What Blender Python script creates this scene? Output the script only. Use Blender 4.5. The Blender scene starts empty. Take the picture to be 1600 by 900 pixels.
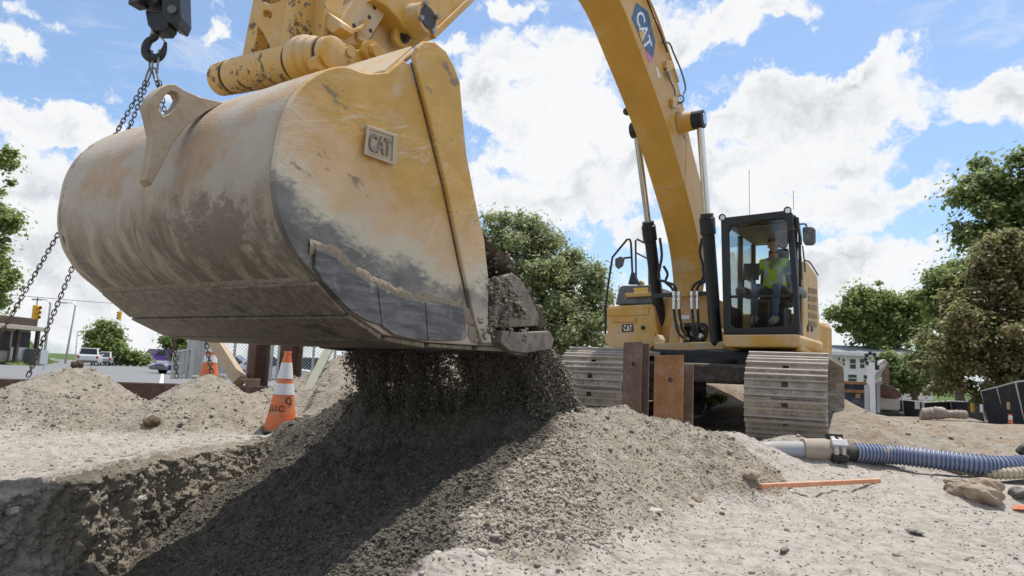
import bpy, bmesh, math, random
import numpy as np
from mathutils import Vector, Matrix
random.seed(7); rng = np.random.default_rng(11)
SC = bpy.context.scene
COL = SC.collection
# ------------------------------------------------------------------ camera geometry
FPX = 1067.0; H0 = 578.0; ROLL = math.radians(2.5); CAMH = 0.80
PITCH = math.atan((H0-450)/FPX)
_r0 = np.array([1., 0, 0]); _u0 = np.array([0, -math.sin(PITCH), math.cos(PITCH)])
CF = np.array([0, math.cos(PITCH), math.sin(PITCH)])
CR = math.cos(ROLL)*_r0+math.sin(ROLL)*_u0; CU = math.cos(ROLL)*_u0-math.sin(ROLL)*_r0
CAM = np.array([0, 0, CAMH])
def ray(u, v): return CF+CR*((u-800)/FPX)+CU*((450-v)/FPX)
def PY(u, v, Y):
    r = ray(u, v); return CAM+r*(Y/r[1])
def PZ(u, v, z):
    r = ray(u, v); return CAM+r*((z-CAMH)/r[2])
def plane(u, v, p0, n):
    r = ray(u, v); return CAM+r*(((np.asarray(p0)-CAM)@n)/(r@n))
# ------------------------------------------------------------------ camera, sky, sun, exposure
cd = bpy.data.cameras.new('camera'); cam = bpy.data.objects.new('camera', cd); COL.objects.link(cam)
cd.sensor_width = 36; cd.lens = 36*FPX/1600; cd.clip_end = 3000; cd.clip_start = 0.05
cd.dof.use_dof = True; cd.dof.focus_distance = 4.6; cd.dof.aperture_fstop = 4.5
cam.matrix_world = Matrix(((CR[0], CU[0], -CF[0], 0), (CR[1], CU[1], -CF[1], 0), (CR[2], CU[2], -CF[2], CAMH), (0, 0, 0, 1)))
SC.camera = cam
SC.view_settings.view_transform = 'Standard'; SC.view_settings.look = 'None'
SC.view_settings.gamma = 1; SC.view_settings.use_curve_mapping = False
SC.view_settings.exposure = EXPOSURE = 0.18
SUN = np.array([0.20, 0.24, 0.95]); SUN /= np.linalg.norm(SUN)
sl = bpy.data.lights.new('sun', 'SUN'); sun = bpy.data.objects.new('sun', sl); COL.objects.link(sun)
sl.energy = 4.2; sl.angle = math.radians(0.5); sl.color = (1, .955, .88)
sun.rotation_mode = 'QUATERNION'; sun.rotation_quaternion = Vector(SUN).to_track_quat('Z', 'Y'); sun.location = (6, -2, 20)
SKYSTR = 0.10
# ------------------------------------------------------------------ node helpers
class G:
    """small wrapper to write node graphs briefly"""
    def __init__(s, nt): s.nt = nt; s.n = nt.nodes; s.l = nt.links
    def add(s, t, **kw):
        n = s.n.new(t)
        for k, v in kw.items(): setattr(n, k, v)
        return n
    def put(s, inp, v):
        if v is None: return
        if isinstance(v, bpy.types.NodeSocket): s.l.new(v, inp)
        else:
            if inp.type == 'RGBA' and len(v) == 3: v = (*v, 1)
            inp.default_value = v
    def m(s, op, a, b=None, c=None, clamp=False):
        n = s.add('ShaderNodeMath', operation=op, use_clamp=clamp)
        s.put(n.inputs[0], a); s.put(n.inputs[1], b); s.put(n.inputs[2], c); return n.outputs[0]
    def vm(s, op, a, b=None, sc=None):
        n = s.add('ShaderNodeVectorMath', operation=op); s.put(n.inputs[0], a); s.put(n.inputs[1], b)
        if sc is not None: s.put(n.inputs['Scale'], sc)
        return n.outputs['Value'] if op in ('LENGTH', 'DOT_PRODUCT', 'DISTANCE') else n.outputs[0]
    def mix(s, f, a, b, bt='MIX'):
        n = s.add('ShaderNodeMix', data_type='RGBA', blend_type=bt); s.put(n.inputs[0], f); s.put(n.inputs[6], a); s.put(n.inputs[7], b)
        return n.outputs[2]
    def noise(s, vec, scale, detail=5, rough=.55, dist=0, col=False):
        n = s.add('ShaderNodeTexNoise'); s.put(n.inputs['Vector'], vec); s.put(n.inputs['Scale'], scale); s.put(n.inputs['Detail'], detail)
        s.put(n.inputs['Roughness'], rough); s.put(n.inputs['Distortion'], dist); return n.outputs['Color' if col else 'Fac']
    def vor(s, vec, scale, feat='F1', out='Distance', rnd=1.):
        n = s.add('ShaderNodeTexVoronoi', feature=feat); s.put(n.inputs['Vector'], vec); s.put(n.inputs['Scale'], scale)
        s.put(n.inputs['Randomness'], rnd); return n.outputs[out]
    def ss(s, x, a, b, inv=False):
        n = s.add('ShaderNodeMapRange', interpolation_type='SMOOTHSTEP'); s.put(n.inputs[0], x); s.put(n.inputs[1], a); s.put(n.inputs[2], b)
        n.inputs[3].default_value = 1. if inv else 0.; n.inputs[4].default_value = 0. if inv else 1.; return n.outputs[0]
    def mapr(s, x, a, b, c, d):
        n = s.add('ShaderNodeMapRange'); s.put(n.inputs[0], x); s.put(n.inputs[1], a); s.put(n.inputs[2], b); s.put(n.inputs[3], c); s.put(n.inputs[4], d); return n.outputs[0]
    def scale(s, vec, xyz, loc=(0, 0, 0), rot=(0, 0, 0)):
        if any(rot):
            r = s.add('ShaderNodeMapping'); s.put(r.inputs[0], vec); r.inputs['Rotation'].default_value = rot; vec = r.outputs[0]; rot = (0, 0, 0)
        n = s.add('ShaderNodeMapping'); s.put(n.inputs[0], vec); n.inputs['Scale'].default_value = xyz; n.inputs['Location'].default_value = loc; n.inputs['Rotation'].default_value = rot
        return n.outputs[0]
    def obj(s): return s.add('ShaderNodeTexCoord').outputs['Object']
    def attr(s, name, out='Vector'): return s.add('ShaderNodeAttribute', attribute_name=name).outputs[out]
    def sep(s, v):
        n = s.add('ShaderNodeSeparateXYZ'); s.put(n.inputs[0], v); return n.outputs
    def comb(s, x, y, z):
        n = s.add('ShaderNodeCombineXYZ'); s.put(n.inputs[0], x); s.put(n.inputs[1], y); s.put(n.inputs[2], z); return n.outputs[0]
    def bump(s, h, strength=.3, dist=.01, normal=None):
        n = s.add('ShaderNodeBump'); s.put(n.inputs['Height'], h); n.inputs['Strength'].default_value = strength; n.inputs['Distance'].default_value = dist
        if normal is not None: s.put(n.inputs['Normal'], normal)
        return n.outputs[0]
MATS = {}
def newmat(name):
    m = bpy.data.materials.new(name); m.use_nodes = True; g = G(m.node_tree); b = g.n['Principled BSDF']; MATS[name] = m
    return m, g, b
def setp(g, b, col=None, rough=None, metal=None, normal=None, spec=None):
    if col is not None: g.put(b.inputs['Base Color'], col)
    if rough is not None: g.put(b.inputs['Roughness'], rough)
    if metal is not None: g.put(b.inputs['Metallic'], metal)
    if normal is not None: g.put(b.inputs['Normal'], normal)
    if spec is not None: g.put(b.inputs['Specular IOR Level'], spec)
def simple(name, col, rough=.5, metal=0, var=.25, scale=6, dust=0., dustcol=(.36, .31, .25), bump=.15, bscale=40, spec=None):
    """paint/metal/rubber with mottling and a layer of dust"""
    m, g, b = newmat(name); v = g.obj()
    n1 = g.noise(v, scale, 6, .6); n2 = g.noise(v, scale*5, 4, .6)
    f = g.m('MULTIPLY_ADD', g.m('ADD', n1, g.m('MULTIPLY', n2, .5)), 2*var, 1-1.5*var)
    c = g.vm('SCALE', (*col, ), None, f)
    if dust > 0:
        up = g.sep(g.add('ShaderNodeNewGeometry').outputs['Normal'])[2]
        d = g.m('MULTIPLY', g.ss(g.m('ADD', g.m('ADD', n1, g.m('MULTIPLY', n2, .4)), g.m('MULTIPLY', up, .22)), .75-.3*dust, 1.02-.25*dust), min(1., .35+dust*.6))
        c = g.mix(d, c, dustcol); rough_s = g.mapr(d, 0, 1, rough, .9)
    else: rough_s = g.mapr(n1, .3, .7, max(0, rough-.08), min(1, rough+.1))
    setp(g, b, c, rough_s, metal, g.bump(g.noise(v, bscale, 5, .6), bump, .004), spec)
    return m
# ------------------------------------------------------------------ world: Nishita sky with cumulus
W = bpy.data.worlds.new('World'); SC.world = W; W.use_nodes = True
g = G(W.node_tree); g.n.clear()
sky = g.add('ShaderNodeTexSky', sky_type='NISHITA'); sky.sun_disc = False
sky.sun_elevation = math.asin(SUN[2]); sky.sun_rotation = math.atan2(SUN[0], SUN[1]); sky.altitude = 100
sky.air_density = 1.0; sky.dust_density = 1.2; sky.ozone_density = 2.0
dvec = g.add('ShaderNodeTexCoord').outputs['Generated']
wn = g.noise(dvec, 7, 6, .62, 0, True)
warp = g.vm('ADD', dvec, g.vm('SCALE', g.vm('SUBTRACT', wn, (.5, .5, .5)), None, .16))
# cumulus heaps: pixel-free list of (azimuth-ish u, v, half-width, half-height, weight) read off the photograph as directions
HEAPS = [(850, 110, 150, 60, 1), (760, 150, 90, 60, 1), (900, 230, 210, 100, 1.1), (1010, 235, 120, 70, 1), (860, 310, 180, 60, 1), (1130, 25, 110, 45, 1), (1060, 60, 60, 40, .9), (1200, 25, 70, 25, .8),
         (1250, 180, 200, 75, 1.1), (1350, 120, 100, 40, 1), (1150, 270, 190, 55, 1), (1340, 265, 70, 30, .9), (1240, 320, 230, 45, 1), (1430, 300, 90, 25, .8), (1330, 420, 260, 50, .9), (1010, 380, 120, 35, .8), (1560, 160, 75, 50, 1.1), (1610, 120, 60, 40, 1),
         (120, 205, 80, 45, 1.1), (60, 300, 150, 55, 1), (185, 260, 70, 45, .9), (20, 420, 220, 110, 1), (220, 500, 260, 90, .9), (15, 60, 55, 35, .75), (90, 20, 70, 16, .5), (345, 45, 24, 22, .5), (700, 60, 60, 22, .8), (300, 150, 40, 14, .45), (800, 8, 70, 20, .8), (800, 480, 1500, 75, .8)]
dens = None
for (u, v, ru, rv, w) in HEAPS:
    d = ray(u, v); k = np.linalg.norm(d); d = d/k
    up = np.array([0, 0, 1.])-d*d[2]; up /= np.linalg.norm(up); rt = np.cross(d, up)
    R = Matrix((tuple(rt), tuple(up), tuple(-d))).transposed()
    mp = g.add('ShaderNodeMapping', vector_type='TEXTURE'); g.put(mp.inputs[0], warp)
    mp.inputs['Location'].default_value = tuple(d); mp.inputs['Rotation'].default_value = R.to_euler('XYZ'); mp.inputs['Scale'].default_value = (1.08*ru/FPX/k, 1.08*rv/FPX/k, .6)
    x = g.m('MULTIPLY', g.m('SUBTRACT', 1.25, g.vm('LENGTH', mp.outputs[0])), w)
    dens = x if dens is None else g.m('SMOOTH_MAX', dens, x, .25)
# the rest of the sky carries the same broken cumulus
back = g.ss(g.vm('DOT_PRODUCT', dvec, tuple(CF)), .45, .72, True)
rest = g.m('MULTIPLY', back, g.m('MULTIPLY_ADD', g.noise(dvec, 2.2, 3, .5), 3.2, -1.25))
dens = g.m('MAXIMUM', dens, rest)
fb = g.noise(warp, 14, 8, .62)
den = g.m('ADD', dens, g.m('MULTIPLY', g.m('SUBTRACT', fb, .5), 2.1))
cov = g.ss(den, .26, .60)
wisp = g.m('MULTIPLY', g.ss(g.noise(g.scale(dvec, (3, 3, 9)), 2.2, 8, .65, .6), .50, .78), .55)
cov = g.m('MAXIMUM', cov, wisp)
hor = g.ss(g.sep(dvec)[2], -.02, .22, True)
core = g.m('MULTIPLY', g.ss(den, .5, 1.5), g.ss(g.noise(g.scale(warp, (1, 1, 1.6)), 8, 6, .58, .3), .40, .64))
ccol = g.mix(core, (8.3, 8.4, 8.55), (4.3, 4.75, 5.3))
skyc = g.mix(.14, g.mix(1, sky.outputs[0], (1.30, 1.50, 1.62), 'MULTIPLY'), (5.5, 6.4, 7.6))
skyc = g.mix(g.m('MULTIPLY', hor, .55), skyc, (7.6, 8.2, 8.8))
bg = g.add('ShaderNodeBackground'); g.put(bg.inputs[0], g.mix(cov, skyc, ccol)); bg.inputs[1].default_value = SKYSTR
out = g.add('ShaderNodeOutputWorld'); g.l.new(bg.outputs[0], out.inputs[0])
# ------------------------------------------------------------------ mesh helpers
ORG = {}
def worg(o): return ORG.get(o.name, np.zeros(3)) if o else np.zeros(3)
def tag(o, label=None, cat=None, group=None, kind=None):
    for k, v in (('label', label), ('category', cat), ('group', group), ('kind', kind)):
        if v: o[k] = v
    return o
def place(o, org, parent):
    ORG[o.name] = np.asarray(org, float)
    if parent: o.parent = parent
    o.location = tuple(ORG[o.name]-worg(parent)); return o
def thing(name, loc, label, cat, group=None):
    o = bpy.data.objects.new(name, None); COL.objects.link(o); o.empty_display_size = .2
    place(o, loc, None); return tag(o, label, cat, group)
class MB:
    """collects shapes; build() links them as ONE mesh object"""
    def __init__(s): s.v = []; s.f = []; s.mi = []; s.sm = []; s.n = 0; s.at = []
    def add(s, V, Fs, mi=0, sm=False, at=None):
        V = np.asarray(V, float).reshape(-1, 3); s.v.append(V)
        for f in Fs: s.f.append([int(i)+s.n for i in f]); s.mi.append(mi); s.sm.append(sm)
        s.n += len(V); s.at.append(np.asarray(at, float) if at is not None else np.zeros((len(V), 3))); return s
    def box(s, c, ax, h, mi=0):
        c = np.asarray(c, float); ax = [np.asarray(a, float) for a in ax]
        V = [c+ax[0]*h[0]*i+ax[1]*h[1]*j+ax[2]*h[2]*k for i in (-1, 1) for j in (-1, 1) for k in (-1, 1)]
        if np.dot(np.cross(ax[0], ax[1]), ax[2]) < 0: Fs = [(0, 2, 3, 1), (4, 5, 7, 6), (0, 1, 5, 4), (2, 6, 7, 3), (0, 4, 6, 2), (1, 3, 7, 5)]
        else: Fs = [(0, 1, 3, 2), (4, 6, 7, 5), (0, 4, 5, 1), (2, 3, 7, 6), (0, 2, 6, 4), (1, 5, 7, 3)]
        return s.add(V, Fs, mi)
    def ab(s, x0, x1, y0, y1, z0, z1, mi=0):
        return s.box(((x0+x1)/2, (y0+y1)/2, (z0+z1)/2), ((1, 0, 0), (0, 1, 0), (0, 0, 1)), (abs(x1-x0)/2, abs(y1-y0)/2, abs(z1-z0)/2), mi)
    def prism(s, P, t, mi=0, holes=(), smooth=False):
        """planar polygon (with holes) extruded by vector t"""
        t = np.asarray(t, float); loops = [np.asarray(P, float)]+[np.asarray(h, float) for h in holes]
        nrm = np.zeros(3); p = loops[0]
        for i in range(len(p)): nrm += np.cross(p[i]-p[0], p[(i+1) % len(p)]-p[0])
        if nrm@t > 0: loops[0] = loops[0][::-1]
        A = np.concatenate(loops); n = len(A)
        if not holes: caps = [list(range(n))]
        else:
            bm = bmesh.new(); vs = [bm.verts.new(q) for q in A]; es = []; o = 0
            for lp in loops:
                for i in range(len(lp)): es.append(bm.edges.new((vs[o+i], vs[o+(i+1) % len(lp)])))
                o += len(lp)
            r = bmesh.ops.triangle_fill(bm, use_beauty=True, use_dissolve=False, edges=es, normal=tuple(-t/np.linalg.norm(t)))
            bm.verts.index_update(); caps = [[v.index for v in f.verts] for f in bm.faces]; bm.free()
        s.add(np.concatenate([A, A+t]), caps+[[i+n for i in reversed(c)] for c in caps], mi)
        o = 0; sides = []
        for li, lp in enumerate(loops):
            m_ = len(lp)
            for i in range(m_):
                j = (i+1) % m_
                sides.append((o+j, o+i, o+i+n, o+j+n))
            o += m_
        base = s.n-2*n
        for f in sides: s.f.append([base+q for q in f]); s.mi.append(mi); s.sm.append(smooth)
        return s
    def tube(s, P, r, n=10, mi=0, caps=True, closed=False, sm=True):
        P = np.asarray(P, float); k = len(P); r = np.broadcast_to(np.asarray(r, float), (k,))
        T = np.gradient(P, axis=0) if not closed else np.roll(P, -1, 0)-np.roll(P, 1, 0)
        T /= np.maximum(np.linalg.norm(T, axis=1, keepdims=True), 1e-9)
        a = np.array([0, 0, 1.]) if abs(T[0][2]) < .9 else np.array([1., 0, 0])
        V = []; u = np.cross(T[0], a); u /= np.linalg.norm(u)
        for i in range(k):
            u = u-T[i]*(u@T[i]); u /= max(np.linalg.norm(u), 1e-9); w = np.cross(T[i], u)
            for j in range(n):
                th = 2*math.pi*j/n; V.append(P[i]+r[i]*(math.cos(th)*u+math.sin(th)*w))
        Fs = []
        for i in range(k if closed else k-1):
            i2 = (i+1) % k
            for j in range(n):
                j2 = (j+1) % n; Fs.append((i*n+j, i*n+j2, i2*n+j2, i2*n+j))
        s.add(V, Fs, mi, sm)
        if caps and not closed:
            b = s.n-k*n; s.f.append([b+j for j in reversed(range(n))]); s.f.append([b+(k-1)*n+j for j in range(n)])
            s.mi += [mi, mi]; s.sm += [False, False]
        return s
    def cyl(s, p, q, r, n=16, mi=0, r2=None): return s.tube([p, q], [r, r if r2 is None else r2], n, mi)
    def lathe(s, o, d, prof, n=20, mi=0, sm=True):
        """prof: (distance along d, radius)"""
        o = np.asarray(o, float); d = np.asarray(d, float); d = d/np.linalg.norm(d)
        a = np.array([0, 0, 1.]) if abs(d[2]) < .9 else np.array([1., 0, 0]); u = np.cross(d, a); u /= np.linalg.norm(u); w = np.cross(d, u)
        V = [o+d*t+r*(math.cos(2*math.pi*j/n)*u+math.sin(2*math.pi*j/n)*w) for t, r in prof for j in range(n)]
        Fs = [(i*n+j, i*n+(j+1) % n, (i+1)*n+(j+1) % n, (i+1)*n+j) for i in range(len(prof)-1) for j in range(n)]
        s.add(V, Fs, mi, sm); b = s.n-len(prof)*n
        s.f.append([b+j for j in reversed(range(n))]); s.f.append([b+(len(prof)-1)*n+j for j in range(n)]); s.mi += [mi, mi]; s.sm += [False, False]
        return s
    def grid(s, P, mi=0, sm=True, at=None, flip=False):
        """P: (m,n,3) array of points"""
        P = np.asarray(P, float); m, n = P.shape[:2]
        Fs = [(i*n+j, i*n+j+1, (i+1)*n+j+1, (i+1)*n+j) for i in range(m-1) for j in range(n-1)]
        if flip: Fs = [f[::-1] for f in Fs]
        return s.add(P.reshape(-1, 3), Fs, mi, sm, None if at is None else np.asarray(at).reshape(-1, 3))
    def build(s, name, mats, parent=None, org=None, bevel=0, attr=False, kind=None, label=None, bseg=2):
        V = np.concatenate(s.v)
        if org is None: org = worg(parent) if parent else np.array([*(V.min(0)+V.max(0))[:2]/2, V[:, 2].min()])
        me = bpy.data.meshes.new(name); me.from_pydata((V-np.asarray(org)).tolist(), [], s.f)
        for m in (mats if isinstance(mats, (list, tuple)) else [mats]): me.materials.append(MATS[m] if isinstance(m, str) else m)
        me.polygons.foreach_set('material_index', s.mi); me.polygons.foreach_set('use_smooth', s.sm)
        if attr:
            a = me.attributes.new('prof', 'FLOAT_VECTOR', 'POINT'); a.data.foreach_set('vector', np.concatenate(s.at).ravel())
        me.update()
        if any(s.sm): me.set_sharp_from_angle(angle=math.radians(38))
        o = bpy.data.objects.new(name, me); COL.objects.link(o); place(o, org, parent)
        if bevel:
            b = o.modifiers.new('bevel', 'BEVEL'); b.width = bevel; b.segments = bseg; b.limit_method = 'ANGLE'; b.angle_limit = math.radians(40); b.harden_normals = False
        return tag(o, label, None, None, kind)
def big(name, V, Q, mats, parent=None, org=(0, 0, 0), smooth=False, mi=None, attrs=None):
    """fast mesh from numpy arrays; Q is (n,3) or (n,4)"""
    V = np.asarray(V, np.float32)-np.asarray(org, np.float32); Q = np.asarray(Q, np.int32); k = Q.shape[1]
    me = bpy.data.meshes.new(name); me.vertices.add(len(V)); me.vertices.foreach_set('co', V.ravel())
    me.loops.add(Q.size); me.loops.foreach_set('vertex_index', Q.ravel()); me.polygons.add(len(Q))
    me.polygons.foreach_set('loop_start', np.arange(0, Q.size, k, dtype=np.int32))
    if smooth: me.polygons.foreach_set('use_smooth', np.ones(len(Q), bool))
    for m in (mats if isinstance(mats, (list, tuple)) else [mats]): me.materials.append(MATS[m] if isinstance(m, str) else m)
    if mi is not None: me.polygons.foreach_set('material_index', np.asarray(mi, np.int32))
    me.update(calc_edges=True); me.validate()
    for an, av in (attrs or {}).items():
        a = me.attributes.new(an, 'FLOAT', 'POINT'); a.data.foreach_set('value', np.asarray(av, np.float32).ravel())
    o = bpy.data.objects.new(name, me); COL.objects.link(o); place(o, org, parent); return o
def copyobj(o, parent=None, delta=(0, 0, 0)):
    c = o.copy(); COL.objects.link(c); c.parent = parent; return c
def copytree(o, parent=None):
    c = copyobj(o, parent)
    for ch in list(o.children): copytree(ch, c)
    return c
def movething(o, loc): o.location = tuple(loc); ORG[o.name] = np.asarray(loc, float); return o
def textmesh(s, size, depth=.004):
    """flat lettering as (verts2d, faces), centred"""
    cu = bpy.data.curves.new('lettering', 'FONT'); cu.body = s; cu.size = size; cu.align_x = 'CENTER'; cu.align_y = 'CENTER'; cu.extrude = depth; cu.offset = size*.02
    o = bpy.data.objects.new('lettering', cu); COL.objects.link(o)
    dg = bpy.context.evaluated_depsgraph_get(); me = o.evaluated_get(dg).to_mesh()
    V = np.array([v.co[:] for v in me.vertices]); Fs = [list(p.vertices) for p in me.polygons]
    o.evaluated_get(dg).to_mesh_clear(); bpy.data.objects.remove(o); bpy.data.curves.remove(cu); return V, Fs
# ------------------------------------------------------------------ numpy noise
def _h(ix, iy, s): 
    x = (ix.astype(np.int64)*374761393+iy.astype(np.int64)*668265263+s*1274126177) & 0xffffffff
    x = ((x ^ (x >> 13))*1274126177) & 0xffffffff
    return ((x ^ (x >> 16)) & 0xffff)/65535.
def vnoise(x, y, s=0):
    ix = np.floor(x); iy = np.floor(y); fx = x-ix; fy = y-iy; fx = fx*fx*(3-2*fx); fy = fy*fy*(3-2*fy)
    a = _h(ix, iy, s); b = _h(ix+1, iy, s); c = _h(ix, iy+1, s); d = _h(ix+1, iy+1, s)
    return (a*(1-fx)+b*fx)*(1-fy)+(c*(1-fx)+d*fx)*fy
def fbm(x, y, o=4, s=0, g=.5):
    t = 0; a = 1; n = 0
    for i in range(o): t = t+a*(vnoise(x*2**i+i*17.3, y*2**i-i*9.1, s+i)-.5); n += a; a *= g
    return t/n
def worley(x, y, s=0):
    ix = np.floor(x); iy = np.floor(y); d = np.full(np.shape(x), 9.)
    for i in (-1, 0, 1):
        for j in (-1, 0, 1):
            d = np.minimum(d, (ix+i+_h(ix+i, iy+j, s)-x)**2+(iy+j+_h(ix+i, iy+j, s+1)-y)**2)
    return np.sqrt(d)
def sstep(x, a, b):
    t = np.clip((x-a)/(b-a), 0, 1); return t*t*(3-2*t)
# ================================================================== TERRAIN
def segd(x, y, ax, ay, bx, by):
    dx, dy = bx-ax, by-ay; t = np.clip(((x-ax)*dx+(y-ay)*dy)/(dx*dx+dy*dy), 0, 1)
    return np.hypot(x-ax-t*dx, y-ay-t*dy), t
def lipx(y): return -3.06+(np.minimum(y, 8.5)-4.08)*.19+.10*fbm(y*1.1, y*0+3.3, 3, 5)+.07*fbm(y*5, y*0, 3, 9)
def smax(a, b, k): 
    h = np.clip(.5+.5*(a-b)/k, 0, 1); return b*(1-h)+a*h+k*h*(1-h)
def roundcone(d, top, slope, r=.18): return top+slope*r-slope*np.sqrt(d*d+r*r)
def base(x, y):
    """large forms; returns z, damp, crust"""
    x = np.asarray(x, float); y = np.asarray(y, float)
    wx = x+.16*fbm(x*.9, y*.9, 3, 21); wy = y+.16*fbm(x*.9+40, y*.9, 3, 22)
    z = .05*fbm(x*.5, y*.5, 3, 1)
    z = z-.021*np.clip(y-14, 0, 40)*sstep(x, 2, 8)*1.6+.06*sstep(y, 6.5, 8)*sstep(x, .5, 2)
    z = z-.3*sstep(y, 10, 20)*sstep(-x, 1, 6)-.008*np.clip(y-25, 0, 400)*sstep(-x, 0, 8)
    # trench between the cut wall on the left and the bank on the right
    xl = lipx(y); inside = sstep(x, xl-.012, xl+.012)
    fl = -.74+.05*fbm(x*1.3, y*1.3, 3, 31)
    xr = -.22+.10*fbm(y*1.7, y*0+9, 2, 13)+.12*(y-2.7)
    bank = -np.clip(xr-wx, 0, 9)*.85
    carve = np.maximum(fl, bank)*sstep(y, 8.9, 7.8)
    zt = np.minimum(z, z*.3+carve)
    right = sstep(x, xr-.05, xr+.1)
    z = np.where(x > xl-.012, z*(1-inside)+np.where(x > xr, z, zt)*inside, z)
    # piles
    dl = [(-5.2, 8.3, .58), (-3.55, 8.3, .53), (-2.9, 9.0, .48), (-4.3, 7.2, .20)]
    pl = -9+0*x
    for (a, b, t) in dl:
        d = np.hypot((wx-a)/1.0, np.where(wy < b, (wy-b)*.62, (wy-b)*1.1)); pl = smax(pl, roundcone(d, t, .58, .14), .08)
    pl = np.where(x < xl, pl, -9)
    d, t = segd(wx, wy, -1.9, 9.7, -.4, 10.3); pe = roundcone(d, .98, .60, .3)
    d1, t1 = segd(wx, wy, -2.40, 7.45, -1.20, 6.50); d2, t2 = segd(wx, wy, -1.20, 6.50, .20, 5.55)
    pr1 = lambda d: 1.15*(np.sqrt(d*d+.0036)-.06)-.62*np.maximum(0, np.sqrt((d-.42)**2+.01)*.5+.5*(d-.42))
    pa = smax(.10+.42*t1-pr1(d1), .52+.06*t2-pr1(d2), .05)
    d, t = segd(wx, wy, .15, 6.7, .85, 5.75); pb = roundcone(d, .50, .52, .25)
    d, t = segd(wx, wy, .85, 5.75, 1.45, 5.0); pb = smax(pb, roundcone(d, .50-.16*t, .62, .16), .08)
    d, t = segd(wx, wy, .60, 5.3, .12, 3.1); pb = smax(pb, roundcone(d, .46-.36*t, .46, .2), .1)
    pc = np.maximum(roundcone(np.hypot(wx+.09, wy-2.78), .10, .55, .10), roundcone(np.hypot(wx+.02, wy-2.5), .06, .4, .12))
    pf = -9+0*x
    for (a, b, tp, s, r) in ((2.95, 7.05, .26, .45, .2), (2.15, 6.6, .30, .5, .2), (3.5, 7.1, .16, .35, .2), (4.9, 9.6, .42, .24, .4), (4.5, 8.5, .30, .55, .2), (5.6, 8.9, .26, .4, .2), (3.75, 7.6, .2, .5, .15), (7.4, 9.4, .22, .3, .25), (6.3, 10.6, .26, .2, .5), (8.6, 13, .2, .14, .6), (5.1, 6.0, .02, .3, .3), (12, 15, .1, .1, 1), (4.6, 13.2, .35, .35, .4)):
        pf = smax(pf, roundcone(np.hypot(wx-a, (wy-b)*1.2), tp, s, r), .08)
    d, t = segd(wx, wy, 2.6, 14.4, 6.4, 15.2); pf = smax(pf, roundcone(d, .82, .50, .3), .08)
    hol = -.16*np.exp(-((x-4.1)/.9)**2-((y-5.1)/.28)**2)-.10*np.exp(-((x-5.6)/1.1)**2-((y-4.7)/.35)**2)
    z0 = z
    z = z+hol
    for p in (pl, pe, pb, pf): z = smax(z, p, .07)
    z = np.where(z > pc, z, pc)
    damp_shade = sstep(pa-z, -.10, .10); z = smax(z, pa, .06)
    pile = np.clip(sstep(np.maximum.reduce([pl, pa, pb, pe])-z0, -.02, .12), 0, 1)
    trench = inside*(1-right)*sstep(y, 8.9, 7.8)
    damp_shade = np.maximum(damp_shade, trench*.9*sstep(z, .0, -.15)); damp_shade = np.maximum(damp_shade, .92*sstep(x-(.55-(5.8-y)*.28)+.5*fbm(x*2.4, y*2.4, 3, 41), .16, -.14)*inside*sstep(y, 6.6, 6.2))  # moist soil, its dark tone also painted out to the bucket's shadow edge
    damp_shade = damp_shade*sstep(x, 1.1+.3*fbm(x*2, y*2, 2, 4), .2)
    crust = (1-pile)*(1-damp_shade)*sstep(y+.35*x*(x > 0), 9.2, 7.2)
    return z, damp_shade, crust, pile
def H(x, y):
    z, damp_shade, crust, pile = base(x, y)
    a = .45+.55*np.maximum(pile, damp_shade)
    a = a*sstep(y, 60, 20)+.0
    z = z+a*(.13*fbm(x*2.2, y*2.2, 4, 50)+.20*np.maximum(pile*sstep(x, -3.4, -1.8), damp_shade)*fbm(x*1.5+9, y*1.5, 3, 52)+.07*np.maximum(pile, damp_shade)*fbm(x*4.5, y*4.5, 3, 53)+.060*fbm(x*7, y*7, 3, 60)+.050*np.abs(fbm(x*15, y*15, 3, 70))+.020*np.abs(fbm(x*37, y*37, 2, 71)))
    w1 = worley(x*9+.6*fbm(x*5, y*5, 2, 3), y*9+.6*fbm(x*5+9, y*5, 2, 3), 11); w2 = worley(x*23, y*23, 12)
    big_ = sstep(fbm(x*1.7, y*1.7, 3, 33), -.12, .25)
    z = z+a*(.032*np.sqrt(np.clip(1-1.5*w1*w1, 0, 1))*big_*np.maximum(pile, damp_shade)+.015*np.sqrt(np.clip(1-1.6*w2*w2, 0, 1))*(.35+.65*np.maximum(pile, damp_shade)))
    z = z+.018*fbm(x*30, y*30, 2, 80)*(.5+a)
    # tyre ruts and scuffs in the pale crust
    for (x0, x1) in ((1.02, .62), (1.30, .92), (2.3, 3.4)):
        q = (x-x0-(y-2.4)*(x1))/.10; z = z-.022*np.exp(-q*q)*crust*sstep(y, 4.2, 3.6)
    return z, damp_shade, crust, pile
def graded(lo, hi, s, far_lo, far_hi, gr):
    m = list(np.arange(lo, hi, s)); a = []; st = s; p = lo
    while p > far_lo: st *= gr; p -= st; a.append(p)
    b = []; st = s; p = m[-1]
    while p < far_hi: st *= gr; p += st; b.append(p)
    return np.array(a[::-1]+m+b)
gx = graded(-3.4, 2.3, .019, -600, 600, 1.045); gy = graded(2.2, 6.6, .018, -60, 900, 1.03)
X, Y = np.meshgrid(gx, gy); Zt, DP, CRU, PIL = H(X, Y)
ny, nx = X.shape; idx = np.arange(ny*nx).reshape(ny, nx)
Qs = np.stack([idx[:-1, :-1], idx[:-1, 1:], idx[1:, 1:], idx[1:, :-1]], -1).reshape(-1, 4)
GRS = sstep(-X, 1, 4)*sstep(Y, 13, 16)+sstep(Y, 46, 56)*sstep(X, -2, 2)
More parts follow.
